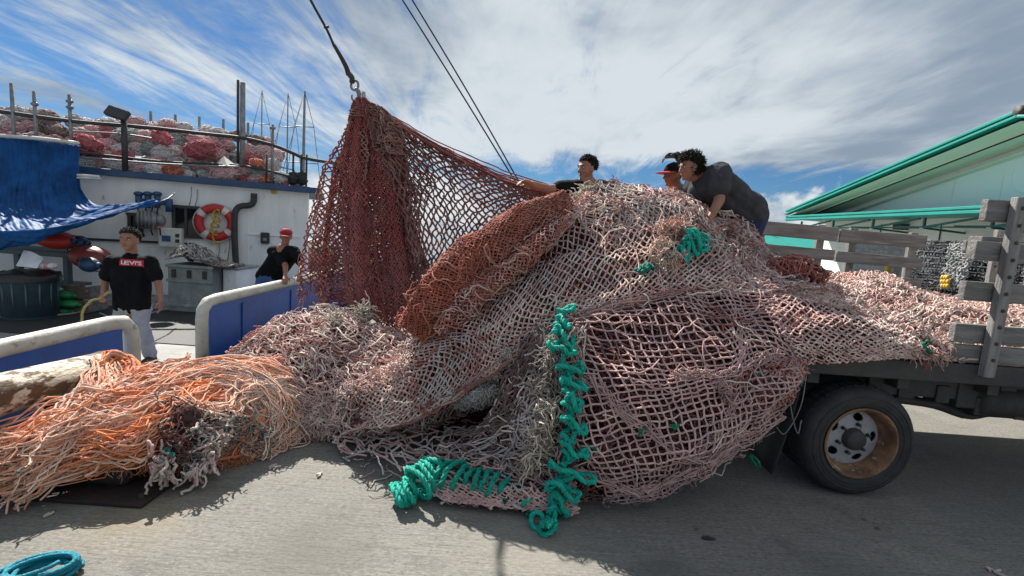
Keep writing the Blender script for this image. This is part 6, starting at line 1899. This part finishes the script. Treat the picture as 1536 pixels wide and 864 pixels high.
# --- the worker with the red-brimmed cap, behind the bending one
def crouching_man():
    Y = 4.75
    hc = at(1010, 264, Y)
    t = thing('person', (hc.x, Y, BZ), 'crouching worker in black cap with red brim and orange collar, one gloved hand raised', 'person')
    f = Vector((-.97, -.2, -.08)).normalized(); u = Vector((0, 0, 1)); s = .95
    nk = at(1016, 290, Y); shN = at(1000, 302, Y - .18); shF = at(1025, 302, Y + .18); hp = at(1040, 360, Y + .05)
    a = Acc(); c, f, u, r = head_parts(a, hc, f, u, s)
    capsule(a, hc + Vector((.02, 0, -.06)), nk, .055, .06)
    elU = at(1046, 282, Y + .12); wrU = at(1016, 233, Y + .05)
    capsule(a, shF, elU, .05, .042); capsule(a, elU, wrU, .042, .028)
    for sh, dx in ((shN, -.12),):
        el = sh + Vector((dx, -.05, -.2)); wr = el + Vector((-.14, -.05, -.1)); capsule(a, sh, el, .05, .042); capsule(a, el, wr, .042, .028); hand(a, wr, wr - el, (0, -.2, -1), 1, .5, 1)
    capsule(a, nk, hp, .1, .1)
    fuse('body', a, .008, M_skin, t, 2); face_bits(c, f, u, r, s, t); hair_short(c, f, u, r, s, t, 300, .02, seed=7)
    capmesh(c, f, u, r, s * 1.05, t, M_bshirt, .09, 'cap', M_red)
    a = Acc(); capsule(a, elU.lerp(wrU, .85), wrU, .036, .038); hand(a, wrU, (-1, -.1, -.12), (0, -.4, -1), 1.15, .55, 1); fuse('glove', a, .008, M_shoe, t, 2)
    a = Acc(); capsule(a, shN, shF, .085, .085); capsule(a, nk + Vector((0, 0, .0)), nk + Vector((0, 0, -.06)), .072, .09)
    for k in (-1, 0, 1): capsule(a, shN.lerp(shF, .5) + Vector((0, k * .09, -.06)), hp + Vector((0, k * .09, 0)), .11, .11)
    capsule(a, shN, shN + Vector((-.072, -.03, -.12)), .078, .068); capsule(a, shF, shF.lerp(elU, .6), .078, .068)
    fuse('shirt', a, .012, M_orangec, t, 4, .01, 9, 3)
    a = Acc()
    for k in (-1, 1):
        h_ = hp + Vector((0, k * .1, -.02)); kn = Vector((hp.x - .25, h_.y, BZ + .42)); capsule(a, h_, kn, .11, .08); capsule(a, kn, (kn.x + .08, kn.y, BZ + .1), .08, .062)
    fuse('trousers', a, .012, M_navyc, t, 4, .01, 9, 5)
    for k in (-1, 1):
        a = Acc(); x = hp.x - .17; y = hp.y + k * .1; capsule(a, (x + .05, y, BZ + .05), (x - .16, y, BZ + .045), .05, .04); capsule(a, (x, y, BZ + .12), (x, y, BZ + .05), .055, .05); fuse('shoe', a, .01, M_shoe, t, 2)
crouching_man()
# gloved hand of someone behind, raised beside the curly hair
# ------------------------------------------------------------------ things on the boat
M_bundle = mat('bundled_netting', (1, 1, 1), (0.5, 0.48, 0.48), 34, 0.95, bump=1.0, bscale=60, tint=True, spots=((.16, .13, .13), 46, .60, .68), spec=.1)
BC = {'grey': (.68, .62, .60), 'pinkish': (.74, .46, .45), 'red': (.62, .17, .19), 'whitish': (.84, .81, .76), 'coral': (.68, .22, .13), 'brown': (.34, .25, .22), 'green grey': (.44, .49, .45)}
GB = 'net bundles stacked on the upper deck'
rs = np.random.default_rng(5)
def where(px):
    return ('above the blue tarp' if px < 100 else 'between tarp and lamp post' if px < 186 else 'right of lamp post' if px < 250 else 'left of mast poles' if px < 345 else 'right of mast poles')
def bundle(px, py, depth, rad, key, label=None, sq=1.0, tier=''):
    Y = Yw(px, -depth); c = at(px, py, Y)
    if c.z - rad * .5 < WTOP + .1: c.z = WTOP + .1 + rad * .5
    o = thing('net_bundle', tuple(c), label or ({'red': 'dark red', 'coral': 'coral orange', 'pinkish': 'dusty pink'}.get(key, key) + ' net bundle, ' + tier + ' row, ' + where(px)), 'net bundle', GB)
    rot = Matrix.Rotation(rs.uniform(-.5, .5), 3, 'Y') @ Matrix.Rotation(rs.uniform(-.5, .5), 3, 'Z')
    colr = np.array(BC[key]) * rs.uniform(.75, 1.2)
    ra = np.array([rad * rs.uniform(1.0, 1.5), rad * rs.uniform(.8, 1.1), rad * rs.uniform(.65, .95) * sq])
    a = Acc(); ellipsoid(a, c, ra, rot, 20, 14, .28, 2.2, int(rs.integers(0, 999)), colr); a.build('net_body', M_bundle, o)
    a = Acc(); R3 = np.array(rot)
    n = 34; d = rs.normal(0, 1, (n, 3)); d /= np.linalg.norm(d, axis=1, keepdims=True); e = rs.normal(0, 1, (n, 3)); e -= d * np.sum(d * e, 1, keepdims=True); e /= np.linalg.norm(e, axis=1, keepdims=True)
    t = np.linspace(0, 2.2, 9)[None, :, None]
    P = (d[:, None] * np.cos(t) + e[:, None] * np.sin(t)) * (ra * 1.03)[None, None]
    P = P * (1 + rs.normal(0, .06, (n, 9, 1))); P = P @ R3.T + np.array(tuple(c))
    tubes(a, P, .010, 4, np.minimum(colr[None] * (.6 + 1.1 * rs.random((n, 1))), .85)); a.build('binding_twine', M_net, o)
xs_ = np.arange(-70, 452, 25)
for row, (f, dep) in enumerate(((-.10, 1.0), (.12, .8), (.36, .6), (.58, .45), (.82, .35))):
    for px in xs_:
        px = px + rs.uniform(-8, 8) + (row % 2) * 11
        top_ = float(np.interp(px, [-80, 0, 110, 220, 300, 365, 410, 440, 460], [164, 178, 190, 198, 205, 212, 228, 246, 262])); bot_ = float(np.interp(px, [-80, 120, 460], [246, 266, 298]))
        if px > 425 and row < 3: continue
        py = top_ + (bot_ - top_) * (f + rs.uniform(-.04, .04))
        keys = ['grey', 'pinkish', 'brown', 'pinkish', 'whitish'] if row < 1 else ['grey', 'pinkish', 'green grey', 'red', 'pinkish', 'whitish', 'pinkish']
        key = keys[int(rs.integers(0, len(keys)))]
        if px < 90 and row < 2: key = ('brown', 'grey', 'pinkish')[int(rs.integers(0, 3))]
        bundle(px, py, dep + rs.uniform(-.08, .08), .165 + .03 * rs.random(), key, None, 1.0, ('topmost', 'second', 'third', 'fourth', 'lowest')[row])
for px, py, key, lab, rad in ((130, 216, 'red', 'bright red net bundle beside the tarp\'s upper corner', .2), (243, 206, 'red', 'red net bundle under the top rail near the flood lamp', .17), (300, 224, 'red', 'large red net bundle in the middle of the upper deck stack', .23), (262, 259, 'coral', 'coral orange float bag low in the stack near the deck edge', .17), (337, 262, 'pinkish', 'large dusty pink bundle with pale peaked top low in the stack', .24), (400, 275, 'coral', 'salmon float at the right end of the stack by the yellow tag', .15), (420, 268, 'whitish', 'cream rope bundle at the right end of the stack', .16), (427, 282, 'red', 'dark pink float beside the black fenders', .13), (281, 268, 'whitish', 'round whitish float low in the stack beside the coral bag', .11), (385, 245, 'coral', 'orange twine bundle under the rail near the mast pole', .13)):
    bundle(px, py, .16, rad, key, lab)
o = thing('net_cone', tuple(at(336, 240, Yw(336, .0))), 'pale folded cloth peak on top of the dusty pink bundle', 'cloth')
a = Acc(); P_ = at(336, 234, Yw(336, -.15)); q0 = at(318, 250, Yw(318, -.1)); q1 = at(358, 251, Yw(358, -.1)); q2 = at(340, 248, Yw(340, .12)); q3 = P_ + Vector((0, .3, -.2))
a.add([tuple(P_), tuple(q0), tuple(q2), tuple(q1), tuple(q3)], tris=[(0, 1, 2), (0, 2, 3), (0, 3, 4), (0, 4, 1)]); a.build('cloth', M_plain, o, False)
# bundles that would read alike are told apart by their order in the row
alike = {}
for o in col.objects:
    if o.name.split('.')[0] == 'net_bundle' and o.parent is None:
        alike.setdefault(o['label'], []).append(o)
for lab_, os_ in alike.items():
    if len(os_) > 1:
        os_.sort(key=lambda o: o.location.x / o.location.y)
        names = {2: ('left one', 'right one'), 3: ('left one', 'middle one', 'right one')}.get(len(os_), ('first from left', 'second from left', 'third from left', 'fourth from left', 'fifth from left', 'sixth from left'))
        for k, o in enumerate(os_):
            o['label'] = lab_ + ', ' + names[min(k, 5)]
# fenders and tag
for px in (440, 453):
    c0 = at(px, 262, Yw(px, -.05)); c1 = at(px, 292, Yw(px, -.05)); c1.x, c1.y = c0.x, c0.y; c1.z = max(c1.z, WTOP + .22)
    fe = thing('fender', tuple(c1), {440: 'left black cylindrical fender at the end of the upper deck', 453: 'right black cylindrical fender at the end of the upper deck'}[px], 'fender', 'black fenders')
    a = Acc(); cyl(a, c1, c0, .105, None, 16); ellipsoid(a, c0, (.105, .105, .08), None, 16, 8); ellipsoid(a, c1, (.105, .105, .08), None, 16, 8); a.build('fender_body', M_black, fe)
    a = Acc(); lathe(a, [(.018, 0), (.03, .03), (.018, .06)], c0 + Vector((0, 0, .07)), (0, 0, 1), 10); a.build('eyelet', M_steel, fe)
c = at(411, 285, Yw(411, .02)); o = thing('marker_tag', tuple(c), 'small yellow marker block at the deck edge beside the salmon float', 'marker'); a = Acc(); box(a, c, (.10, .06, .16)); a.build('block', M_yellow, o, False, .015)

# blue tarp: hung from the upper deck and stretched out as an awning
M_tarp = mat('blue_tarpaulin', (0.006, 0.075, 0.24), (0.004, 0.045, 0.15), 2.5, 0.62, bump=.4, bscale=7, spec=.18)
tarp = thing('tarpaulin', tuple(at(60, 300, 8.0)), 'big blue tarpaulin hung from the upper deck and stretched out as an awning', 'tarpaulin')
tp_ = Patch(ctrl_px([
    [(-110, 196, 8.7), (-50, 201, 8.7), (5, 205, 8.7), (60, 209, 8.75), (116, 216, 8.8)],
    [(-110, 240, 8.45), (-50, 246, 8.45), (5, 250, 8.5), (62, 254, 8.6), (118, 252, 8.7)],
    [(-110, 285, 8.1), (-50, 290, 8.1), (8, 292, 8.2), (68, 288, 8.4), (122, 284, 8.6)],
    [(-110, 318, 7.5), (-45, 322, 7.5), (16, 322, 7.6), (80, 316, 7.9), (152, 303, 8.3)],
    [(-110, 336, 6.9), (-40, 340, 6.9), (30, 340, 7.0), (110, 330, 7.2), (232, 304, 7.9)],
    [(-110, 352, 6.85), (-40, 356, 6.85), (30, 354, 6.95), (110, 340, 7.15), (234, 305, 7.9)],
    [(-110, 378, 6.95), (-40, 380, 6.95), (20, 370, 7.05), (105, 350, 7.25), (236, 307, 7.95)]]))
def tf(u, v):
    P = tp_.ev(u, v); n = tp_.nrm(u, v)
    q = np.stack([u * 16 + v * 2, v * 3.2, 0 * u], 1)
    rid = lambda p, sd: 1 - np.abs(fbm(p, sd, 3)) * 4
    fold = .050 * rid(q, 3) * np.clip(1.25 - 1.3 * v, .1, 1) + .030 * rid(q * 2.1, 7) * np.clip(1.2 - 1.2 * v, .15, 1)
    q2 = np.stack([u * 4 + v * 6, v * 9 - u * 4, 0 * u], 1)
    fold = fold + .050 * rid(q2, 11) * np.clip(v * 1.6 - .25, 0, 1) + .012 * rid(np.stack([u * 30, v * 30, 0 * u], 1), 13) + .05 * np.sin(9 * (u * .9 + v * 1.4) + 1)
    return P + n * fold[:, None]
a = Acc(); rect_grid(a, tf, 170, 120); o = a.build('tarp_sheet', M_tarp, tarp); o.modifiers.new('thickness', 'SOLIDIFY').thickness = .006
a = Acc(); tube(a, [at(-110, 196, 8.68), at(5, 204, 8.68), at(60, 208, 8.72), at(117, 215, 8.78)], .035, 8, smooth_n=12); a.build('rolled_hem', M_plain, tarp)
a = Acc(); tube(a, [at(102, 262, 8.75), at(148, 265, 8.6)], .03, 6); tube(a, [at(100, 266, 8.72), at(150, 268, 8.6)], .02, 6); a.build('spreader_pole', M_plain, tarp)
a = Acc(); tube(a, [at(234, 305, 7.9), at(252, 298, 8.4), at(262, 290, 8.9)], .012, 6); a.build('guy_rope', M_navy, tarp)

# lifebuoy on the wall
s, z = ws(323, 334, .1); lb_c = wp(s, z, .09)
lb = thing('lifebuoy', tuple(lb_c), 'red lifebuoy with white bands and a yellow line on the deckhouse wall', 'lifebuoy')
Rb, rb2 = .30, .085
def torus(a, t0, t1, R0, r0, n=24, m=12):
    def f(u, v):
        th = t0 + (t1 - t0) * u; ph = 2 * PI * v
        return np.array(tuple(lb_c)) + ((R0 + r0 * np.cos(ph)) * np.cos(th))[:, None] * np.array(tuple(wd)) + ((R0 + r0 * np.cos(ph)) * np.sin(th))[:, None] * np.array([0, 0, 1.0]) + (r0 * .75 * np.sin(ph))[:, None] * np.array(tuple(wn))
    rect_grid(a, f, n, m)
a = Acc(); torus(a, 0, 2 * PI, Rb, rb2, 48); a.build('ring', M_red, lb)
for k in range(4):
    t = PI / 4 + k * PI / 2 + .15; a = Acc(); torus(a, t - .17, t + .17, Rb, rb2 * 1.03, 8); a.build('band', M_plain, lb)
a = Acc(); pts = []
for k in range(40):
    t = k * .62; pts.append(tuple(lb_c + wd * (.02 + (.06 + .03 * math.sin(k * .37)) * math.cos(t) + .03 * math.sin(k * .21)) + wn * (.08 + .03 * math.sin(t * 2)) + Vector((0, 0, .20 - .013 * k + (.09 + .03 * math.cos(k * .5)) * math.sin(t)))))
rope_tube(a, pts, .016, 260, (.62, .42, .04)); a.build('throw_line', M_rope, lb)
a = Acc(); th = np.linspace(0, 2 * PI, 33); tube(a, [lb_c + wd * (.40 * math.cos(t)) + Vector((0, 0, .40 * math.sin(t))) + wn * (.02 * math.cos(4 * t)) for t in th], .009, 6, caps=False); a.build('grab_line', M_plain, lb)

# white device box on the wall
s0, z0 = ws(238, 370, .2); s1, z1 = ws(273, 343, .2)
eb = thing('equipment_box', tuple(wp((s0 + s1) / 2, z0, .1)), 'white equipment box with blue label on the deckhouse wall', 'box')
a = Acc(); wbox(a, (s0 + s1) / 2, (z0 + z1) / 2, s1 - s0, z1 - z0, 0.02, .24); a.build('box_body', M_plain, eb, False, .02)
a = Acc(); wbox(a, s0 + (s1 - s0) * .35, (z0 + z1) / 2 - .02, .15, .12, .235, .246); a.build('blue_label', M_denim, eb, False)
for dz_ in (.05, -.06):
    a = Acc(); wbox(a, s0 + (s1 - s0) * .82, (z0 + z1) / 2 + dz_, .07, .07, .235, .252); a.build('latch', M_dark, eb, False, .006)
s, z = ws(237, 340, .2); c = wp(s, z, .2); o = thing('float', tuple(c), 'small pink float resting on the white equipment box', 'float'); a = Acc(); ellipsoid(a, c, (.10, .07, .06)); a.build('float_body', mat('pink_float', (.7, .25, .24), None, 4, .5), o)
# grey fish tank with netting piled on it
def dpt(px, Y): return at(px, 460, Y).x
tk = thing('fish_tank', (at(302, 460, 8.35).x, 8.6, DECK), 'weathered grey-green tank against the deckhouse with netting piled on top', 'tank')
x0, x1 = dpt(252, 8.35), dpt(318, 8.35); zt = at(285, 402, 8.35).z
a = Acc(); box(a, ((x0 + x1) / 2, 8.75, (zt + DECK) / 2), (x1 - x0, .8, zt - DECK)); a.build('tank_body', M_greyfib, tk, False, .02)
for k in range(2):
    a = Acc(); box(a, ((x0 + x1) / 2, 8.342, DECK + .12 + k * (zt - DECK) * .55), (x1 - x0 + .03, .03, .05)); a.build('tank_rib', M_greyfib, tk, False, .008)
for k in range(3):
    a = Acc(); box(a, (x0 + .12 + k * (x1 - x0 - .24) / 2, 8.335, zt - .11), (.07, .03, .14)); a.build('tank_latch', M_dark, tk, False, .008)
a = Acc(); box(a, ((x0 + x1) / 2, 8.75, zt + .02), (x1 - x0 + .05, .86, .05)); a.build('tank_lid', M_greyfib, tk, False, .012)
t2 = thing('fish_tank', (at(335, 460, 8.6).x, 8.8, DECK), 'lighter grey side tank right of the weathered tank', 'tank')
a = Acc(); xx1 = dpt(352, 8.5); box(a, ((x1 + .03 + xx1) / 2, 8.95, (zt + DECK) / 2), (xx1 - x1 - .05, .7, zt - DECK - .02)); a.build('tank_body', M_white, t2, False, .02)
a = Acc(); box(a, ((x1 + .03 + xx1) / 2, 8.95, zt + .01), (xx1 - x1, .74, .04)); a.build('tank_lid', M_greyfib, t2, False, .01)
npile = thing('net_bundle', ((x0 + x1) / 2, 8.75, zt + .05), 'grey net heap on top of the weathered tank', 'net bundle')
pp = Patch(np.array([[(x0 + (x1 + .25 - x0) * q, 8.35 + .35 * w, zt + .05 + (.24 * math.exp(-((q - .28) / .25) ** 2) + .10 * (q < .8)) * math.sin(PI * min(1, .15 + w * .5))) for q in np.linspace(0, 1, 6)] for w in (0, .5, 1, 1.6)]))
a = Acc(); core_layer(a, pp, -.02, .03, None, ((.22, .2, .19), (.15, .13, .12)), 3, 30, 16, face_sign(pp)); a.build('net_mass', M_core, npile)
a = Acc(); tangle(a, pp, 260, .25, .009, .01, .04, ((.36, .33, .31), (.2, .17, .16), (.45, .42, .4)), 4, face_sign(pp)); a.build('net_mesh', M_net, npile)
c = at(288, 384, 8.6); a = Acc(); cyl(a, c + Vector((0, 0, -.1)), c + Vector((0, 0, .12)), .03, None, 8); a.build('post_stub', M_dark, npile)

# bin with bag and paper
bx = at(46, 474, 7.25); R0 = .26; hb_ = at(46, 412, 7.25).z
bn = thing('trash_bin', (bx.x, bx.y, DECK), 'blue-grey ribbed trash bin with black bag and white paper on the deck', 'bin')
a = Acc(); lathe(a, [(0, 0), (.30, 0), (.315, .02), (.345, hb_ - DECK - .05), (.365, hb_ - DECK - .05), (.37, hb_ - DECK), (.34, hb_ - DECK), (.33, .05), (0, .05)], (bx.x, bx.y, DECK), (0, 0, 1), 40); a.build('bin_body', M_bin, bn)
for k in range(14):
    th = 2 * PI * k / 14; a = Acc(); tube(a, [(bx.x + math.cos(th) * .312, bx.y + math.sin(th) * .312, DECK + .04), (bx.x + math.cos(th) * .341, bx.y + math.sin(th) * .341, hb_ - .08)], .012, 6); a.build('bin_rib', M_bin, bn)
a = Acc(); lathe(a, [(.385, -.09), (.39, -.02), (.37, .03), (.33, .015), (.2, .07), (.05, .05), (0, .05)], (bx.x, bx.y, hb_), (0, 0, 1), 36)
v = a.v[0]; v += (fbm(v * 9, 4, 3) * .08)[:, None] * np.array([1, 1, .8]); a.build('bin_bag', mat('black_bag', (.012, .012, .013), None, 5, .3, bump=.6), bn)
o = thing('paper_sheet', tuple(at(47, 390, 7.2)), 'crumpled white paper sticking out of the trash bin', 'paper')
p_ = Patch(ctrl_px([[(36, 376, 7.2), (52, 380, 7.15), (66, 388, 7.2)], [(30, 388, 7.1), (46, 391, 7.08), (60, 396, 7.1)], [(24, 398, 7.05), (40, 401, 7.0), (55, 403, 7.05)]]))
a = Acc(); rect_grid(a, lambda u, v: p_.ev(u, v) + np.array([0, 0, 1]) * (.04 * fbm(p_.ev(u, v) * 6, 2, 2))[:, None], 10, 8); q = a.build('paper', mat('white_paper', (.72, .74, .78), None, 4, .8), o, False); q.modifiers.new('thickness', 'SOLIDIFY').thickness = .003
o = thing('paper_scrap', tuple(at(68, 398, 7.2)), 'pinkish and white wrappings heaped at the right of the bin\'s mouth', 'rubbish')
for k, cc in enumerate(((.6, .55, .55), (.6, .3, .3), (.7, .7, .7))):
    a = Acc(); ellipsoid(a, at(66 + 6 * k, 399, 7.15), (.07, .06, .05), None, 10, 8, .4, 3, k, cc); a.build('wrapping', M_rope, o)
# workbench behind the bin
wb_ = thing('workbench', (at(60, 430, 8.3).x, 8.4, DECK), 'grey-green workbench along the deckhouse behind the trash bin', 'workbench')
wx0, wx1 = at(-60, 400, 8.1).x, at(108, 400, 8.1).x; wz = at(90, 378, 8.1).z
a = Acc(); box(a, ((wx0 + wx1) / 2, 8.4, wz - .04), (wx1 - wx0, .7, .09)); a.build('top', M_bin, wb_, False, .01)
for x in (wx0 + .1, wx1 - .12, (wx0 + wx1) / 2):
    a = Acc(); box(a, (x, 8.15, (wz - .085 + DECK) / 2), (.09, .09, wz - .085 - DECK)); a.build('leg', M_bin, wb_, False, .008)
a = Acc(); box(a, ((wx0 + wx1) / 2, 8.4, DECK + .35), (wx1 - wx0 - .3, .5, .05)); a.build('shelf', M_bin, wb_, False, .008)
# big round floats under the tarp
def ball(px, py, Y, rx, rz, m, label, name='float', cat='float', group=None):
    c = at(px, py, Y); o = thing(name, tuple(c), label, cat, group)
    a = Acc(); ellipsoid(a, c, (rx, rx * .9, rz), Matrix.Rotation(.1, 3, 'Y'), 24, 16); a.build('float_body', m, o)
    a = Acc(); lathe(a, [(.03, 0), (.05, .0), (.05, .05), (.02, .06)], c + Vector((rx * .9, -rx * .1, 0)), (1, 0, -.1), 12); a.build('float_neck', M_navy, o)
    for k in range(2):
        a = Acc(); th = np.linspace(0, 2 * PI, 25); pl = [c + Vector((rx * 1.01 * math.cos(t), -rx * .91 * abs(math.sin(k + .4)) * math.sin(t), rz * 1.01 * math.sin(t) * (1 if k else .6))) for t in th]; tube(a, pl, .008, 5, caps=False); a.build('net_line', M_dark, o)
ball(86, 360, 8.0, .31, .15, M_coral, 'bright red float under the tarp', group='large floats under the tarp')
ball(121, 364, 8.1, .11, .12, M_navy, 'navy float right of the bright red float', group='large floats under the tarp')
ball(136, 386, 8.05, .30, .20, mat('dull_red_float', (.36, .07, .06), None, 4, .5), 'dull red float behind the deck man\'s shoulder', group='large floats under the tarp')
ball(134, 397, 7.7, .15, .12, M_navy, 'navy float in front of the dull red float', group='large floats under the tarp')
# green sacks, crates
M_green = mat('green_sack', (.02, .22, .07), (.03, .30, .10), 9, .5, bump=.5)
for k, (px, py) in enumerate(((96, 442), (104, 456), (92, 466))):
    c = at(px, py, 7.7); o = thing('sack', tuple(c), ('topmost green sack beside the bin', 'middle green sack beside the bin', 'lowest green sack beside the bin')[k], 'sack', 'green sacks beside the bin')
    a = Acc(); ellipsoid(a, c, (.19, .14, .075), None, 16, 10, .25, 3, k); a.build('sack_body', M_green, o)
    a = Acc(); ellipsoid(a, c + Vector((.19, -.03, 0)), (.05, .03, .03), None, 8, 6, .2); a.build('sack_neck', M_green, o)
for k, (px, py) in enumerate(((130, 436), (128, 456))):
    c = at(px, py, 7.9); o = thing('crate', tuple(c), ('upper brown slatted crate behind the deck man', 'lower brown slatted crate behind the deck man')[k], 'crate', 'crates behind the deck man')
    for j in range(3):
        a = Acc(); box(a, c + Vector((0, -.2, -.06 + .065 * j)), (.46, .02, .05)); a.build('slat', mat('brown_crate_wood', (.16, .11, .075), None, 9, .8, bump=.4), o, False, .004)
    for dx in (-.2, .2):
        a = Acc(); box(a, c + Vector((dx, -.0, .0)), (.03, .37, .2)); a.build('crate_end', M_wood, o, False, .004)
    a = Acc(); box(a, c + Vector((0, 0, -.1)), (.4, .37, .012)); a.build('crate_base', M_wood, o, False)
# ropes strewn on the deck
for k, (pts, cc, lab) in enumerate((([(150, 470), (190, 482), (240, 466), (280, 462), (300, 470)], (.25, .42, .38), 'pale green line lying on the deck behind the man'), ([(-20, 470), (20, 478), (60, 474), (110, 470), (140, 462)], (.4, .36, .3), 'tan line lying on the deck by the bin'))):
    P = [tuple(gz(x, y, DECK + .03)) for x, y in pts]; o = thing('deck_line', P[2], lab, 'rope'); a = Acc(); rope_tube(a, P, .014, 60, cc); a.build('line', M_rope, o)

# masts of yachts far behind
for k, (px, top_, hts, Y, lab) in enumerate(((457, 137, .09, 30, 'thick far mast with spreaders right of the boat railing'), (432, 140, .05, 34, 'thin far mast in the middle of the three'), (393, 136, .05, 38, 'thin far mast nearest the boat\'s mast poles'))):
    b = at(px, top_, Y); o = thing('sailing_yacht', (b.x, Y, -1.3), lab, 'sailing yacht', 'moored yachts far behind')
    a = Acc(); tube(a, [(b.x, Y, -.3), (b.x, Y, b.z)], [hts * 1.3, hts * .8], 8); a.build('mast', M_steel, o)
    for f, L in ((.55, .9), (.78, .6)):
        z = -.3 + (b.z + .3) * f; a = Acc(); cyl(a, (b.x - L, Y, z), (b.x + L, Y, z), .03, None, 6); a.build('spreader', M_steel, o)
    a = Acc(); tube(a, [(b.x - 1.6, Y, -.3), (b.x - .6, Y, -.3 + (b.z + .3) * .78), (b.x, Y, b.z)], .016, 5); a.build('shroud', M_dark, o)
    a = Acc(); tube(a, [(b.x + 1.6, Y, -.3), (b.x + .6, Y, -.3 + (b.z + .3) * .78), (b.x, Y, b.z)], .016, 5); a.build('shroud', M_dark, o)
    a = Acc(); tube(a, [(b.x - .2, Y - 4.4, -.2), (b.x, Y, b.z)], .016, 5); a.build('forestay', M_dark, o)
    hp_ = Patch(np.array([[(b.x + sx_ * w * 1.5, Y + y, -1.3 + (1.05 if j == 0 else -.2)) for sx_ in (-1, -.6, 0, .6, 1)] for j in (0, 1) for y, w in ()] or [[(b.x + sx_ * w, Y + y, (-.25 if abs(sx_) == 1 else -1.5)) for sx_ in (-1, -.7, 0, .7, 1)] for y, w in ((-4.5, .05), (-2.5, 1.0), (0, 1.5), (2.5, 1.4), (4.2, 1.0))]))
    a = Acc(); rect_grid(a, hp_.ev, 14, 18); a.build('hull', M_plain, o)
    a = Acc(); box(a, (b.x, Y - .2, -.1), (1.5, 4, .5)); a.build('cabin', M_plain, o, False, .1)

# ------------------------------------------------------------------ stack of black mesh trays and nets by the warehouse
M_bnet = mat('black_plastic_mesh', (.020, .021, .024), (.06, .06, .065), 20, .55, bump=.6, tint=False, spots=((.20, .20, .21), 26, .60, .68))
GT = 'black mesh trays stacked by the warehouse'
TX = 9.55
proto = None
for ci, yb in enumerate((11.15, 10.2, 9.25, 8.3)):
    for k in range(16):
        z = .07 + k * .132
        if ci >= 2 and k > 14: continue
        jx, jy = rs.uniform(-.05, .05), rs.uniform(-.05, .05)
        if proto is None:
            t = thing('mesh_tray', (TX + .4, yb, z), '', 'tray', GT); proto = t
            a = Acc(); L_ = .88
            for (cx, cy, sx_, sy_) in ((0, -.42, .84, .03), (0, .42, .84, .03), (-.42, 0, .03, .87), (.42, 0, .03, .87)):
                box(a, (TX + .4 + cx, yb + cy, z + .035), (sx_, sy_, .03)); box(a, (TX + .4 + cx, yb + cy, z - .04), (sx_, sy_, .03))
            a.build('rim', M_bnet, t, False)
            a = Acc()
            for q in range(11):
                d = -.40 + .08 * q
                for (cx, cy) in ((d, -.42), (d, .42), (-.42, d), (.42, d)): box(a, (TX + .4 + cx, yb + cy, z), (.014, .014, .05))
            g = a.build('mesh_wall', M_bnet, t, False); g['kind'] = 'stuff'
            a = Acc(); box(a, (TX + .4, yb, z - .05), (.82, .82, .012)); a.build('tray_floor', M_bnet, t, False)
            c = t
        else:
            c = proto.copy(); col.objects.link(c); c.location = (TX + .4 + jx, yb + jy, z); c.rotation_euler = (0, 0, rs.uniform(-.05, .05))
            for ch in list(proto.children):
                d = ch.copy(); col.objects.link(d); d.parent = c
        nth = ('topmost', 'second', 'third', 'fourth', 'fifth', 'sixth', 'seventh', 'eighth', 'ninth', 'tenth', 'eleventh', 'twelfth', 'thirteenth', 'fourteenth', 'fifteenth', 'sixteenth')[(15 if ci < 2 else 14) - k]
        c['label'] = 'black mesh tray, ' + nth + ' in the stack ' + ('left of the pale hanging net', 'behind the pale hanging net', 'behind the wooden stake', 'at the right edge of the picture')[ci]
bk = thing('fishing_net', (TX, 10.2, 0), 'black netting thrown over the tray stacks beside the warehouse', 'fishing net')
bp = Patch(np.array([[(TX - .12, y, z) for y in (11.7, 10.9, 10.1, 9.3, 8.5, 7.7)] for z in (2.05, 1.5, 1.0, .5, .1)]))
a = Acc(); tangle(a, bp, 420, .45, .010, .0, .06, ((.03, .03, .034), (.05, .05, .055), (.02, .02, .02), (.22, .22, .24)), 5, face_sign(bp), wild=.9); a.build('net_mesh', M_net, bk)
pn = thing('fishing_net', (TX - .2, 10.7, 0), 'pale grey netting hanging in front of the black tray stacks', 'fishing net')
pq = Patch(np.array([[tuple(ax(x, y, TX - .25)) for x in xs2] for y, xs2 in ((366, (1424, 1440, 1455)), (385, (1420, 1438, 1456)), (405, (1414, 1434, 1450)), (432, (1408, 1428, 1440)))]))
a = Acc(); net_layer(a, pq, .10, .016, .0, .5, None, .04, ((.36, .37, .38), (.28, .30, .31), (.44, .44, .43)), None, 3, 'diamond', 0, 1, None, face_sign(pq), sag=.4); net_layer(a, pq, .10, .016, -.05, .5, None, .04, ((.3, .31, .32), (.5, .5, .5)), None, 4, 'diamond', .2, 1, None, face_sign(pq)); a.build('net_mesh', M_net, pn)
for k in range(9):
    c = ax(1414 + (k % 3) * 4 + rs.uniform(-1, 1), 416 + 3.2 * (k // 3) * 2, TX - .33); o = thing('float', tuple(c), 'small yellow float in the cluster at the foot of the pale hanging net', 'float', 'yellow floats on the pale net')
    a = Acc(); ellipsoid(a, c, (.04, .04, .055), None, 10, 8); a.build('float_body', M_yellow, o)
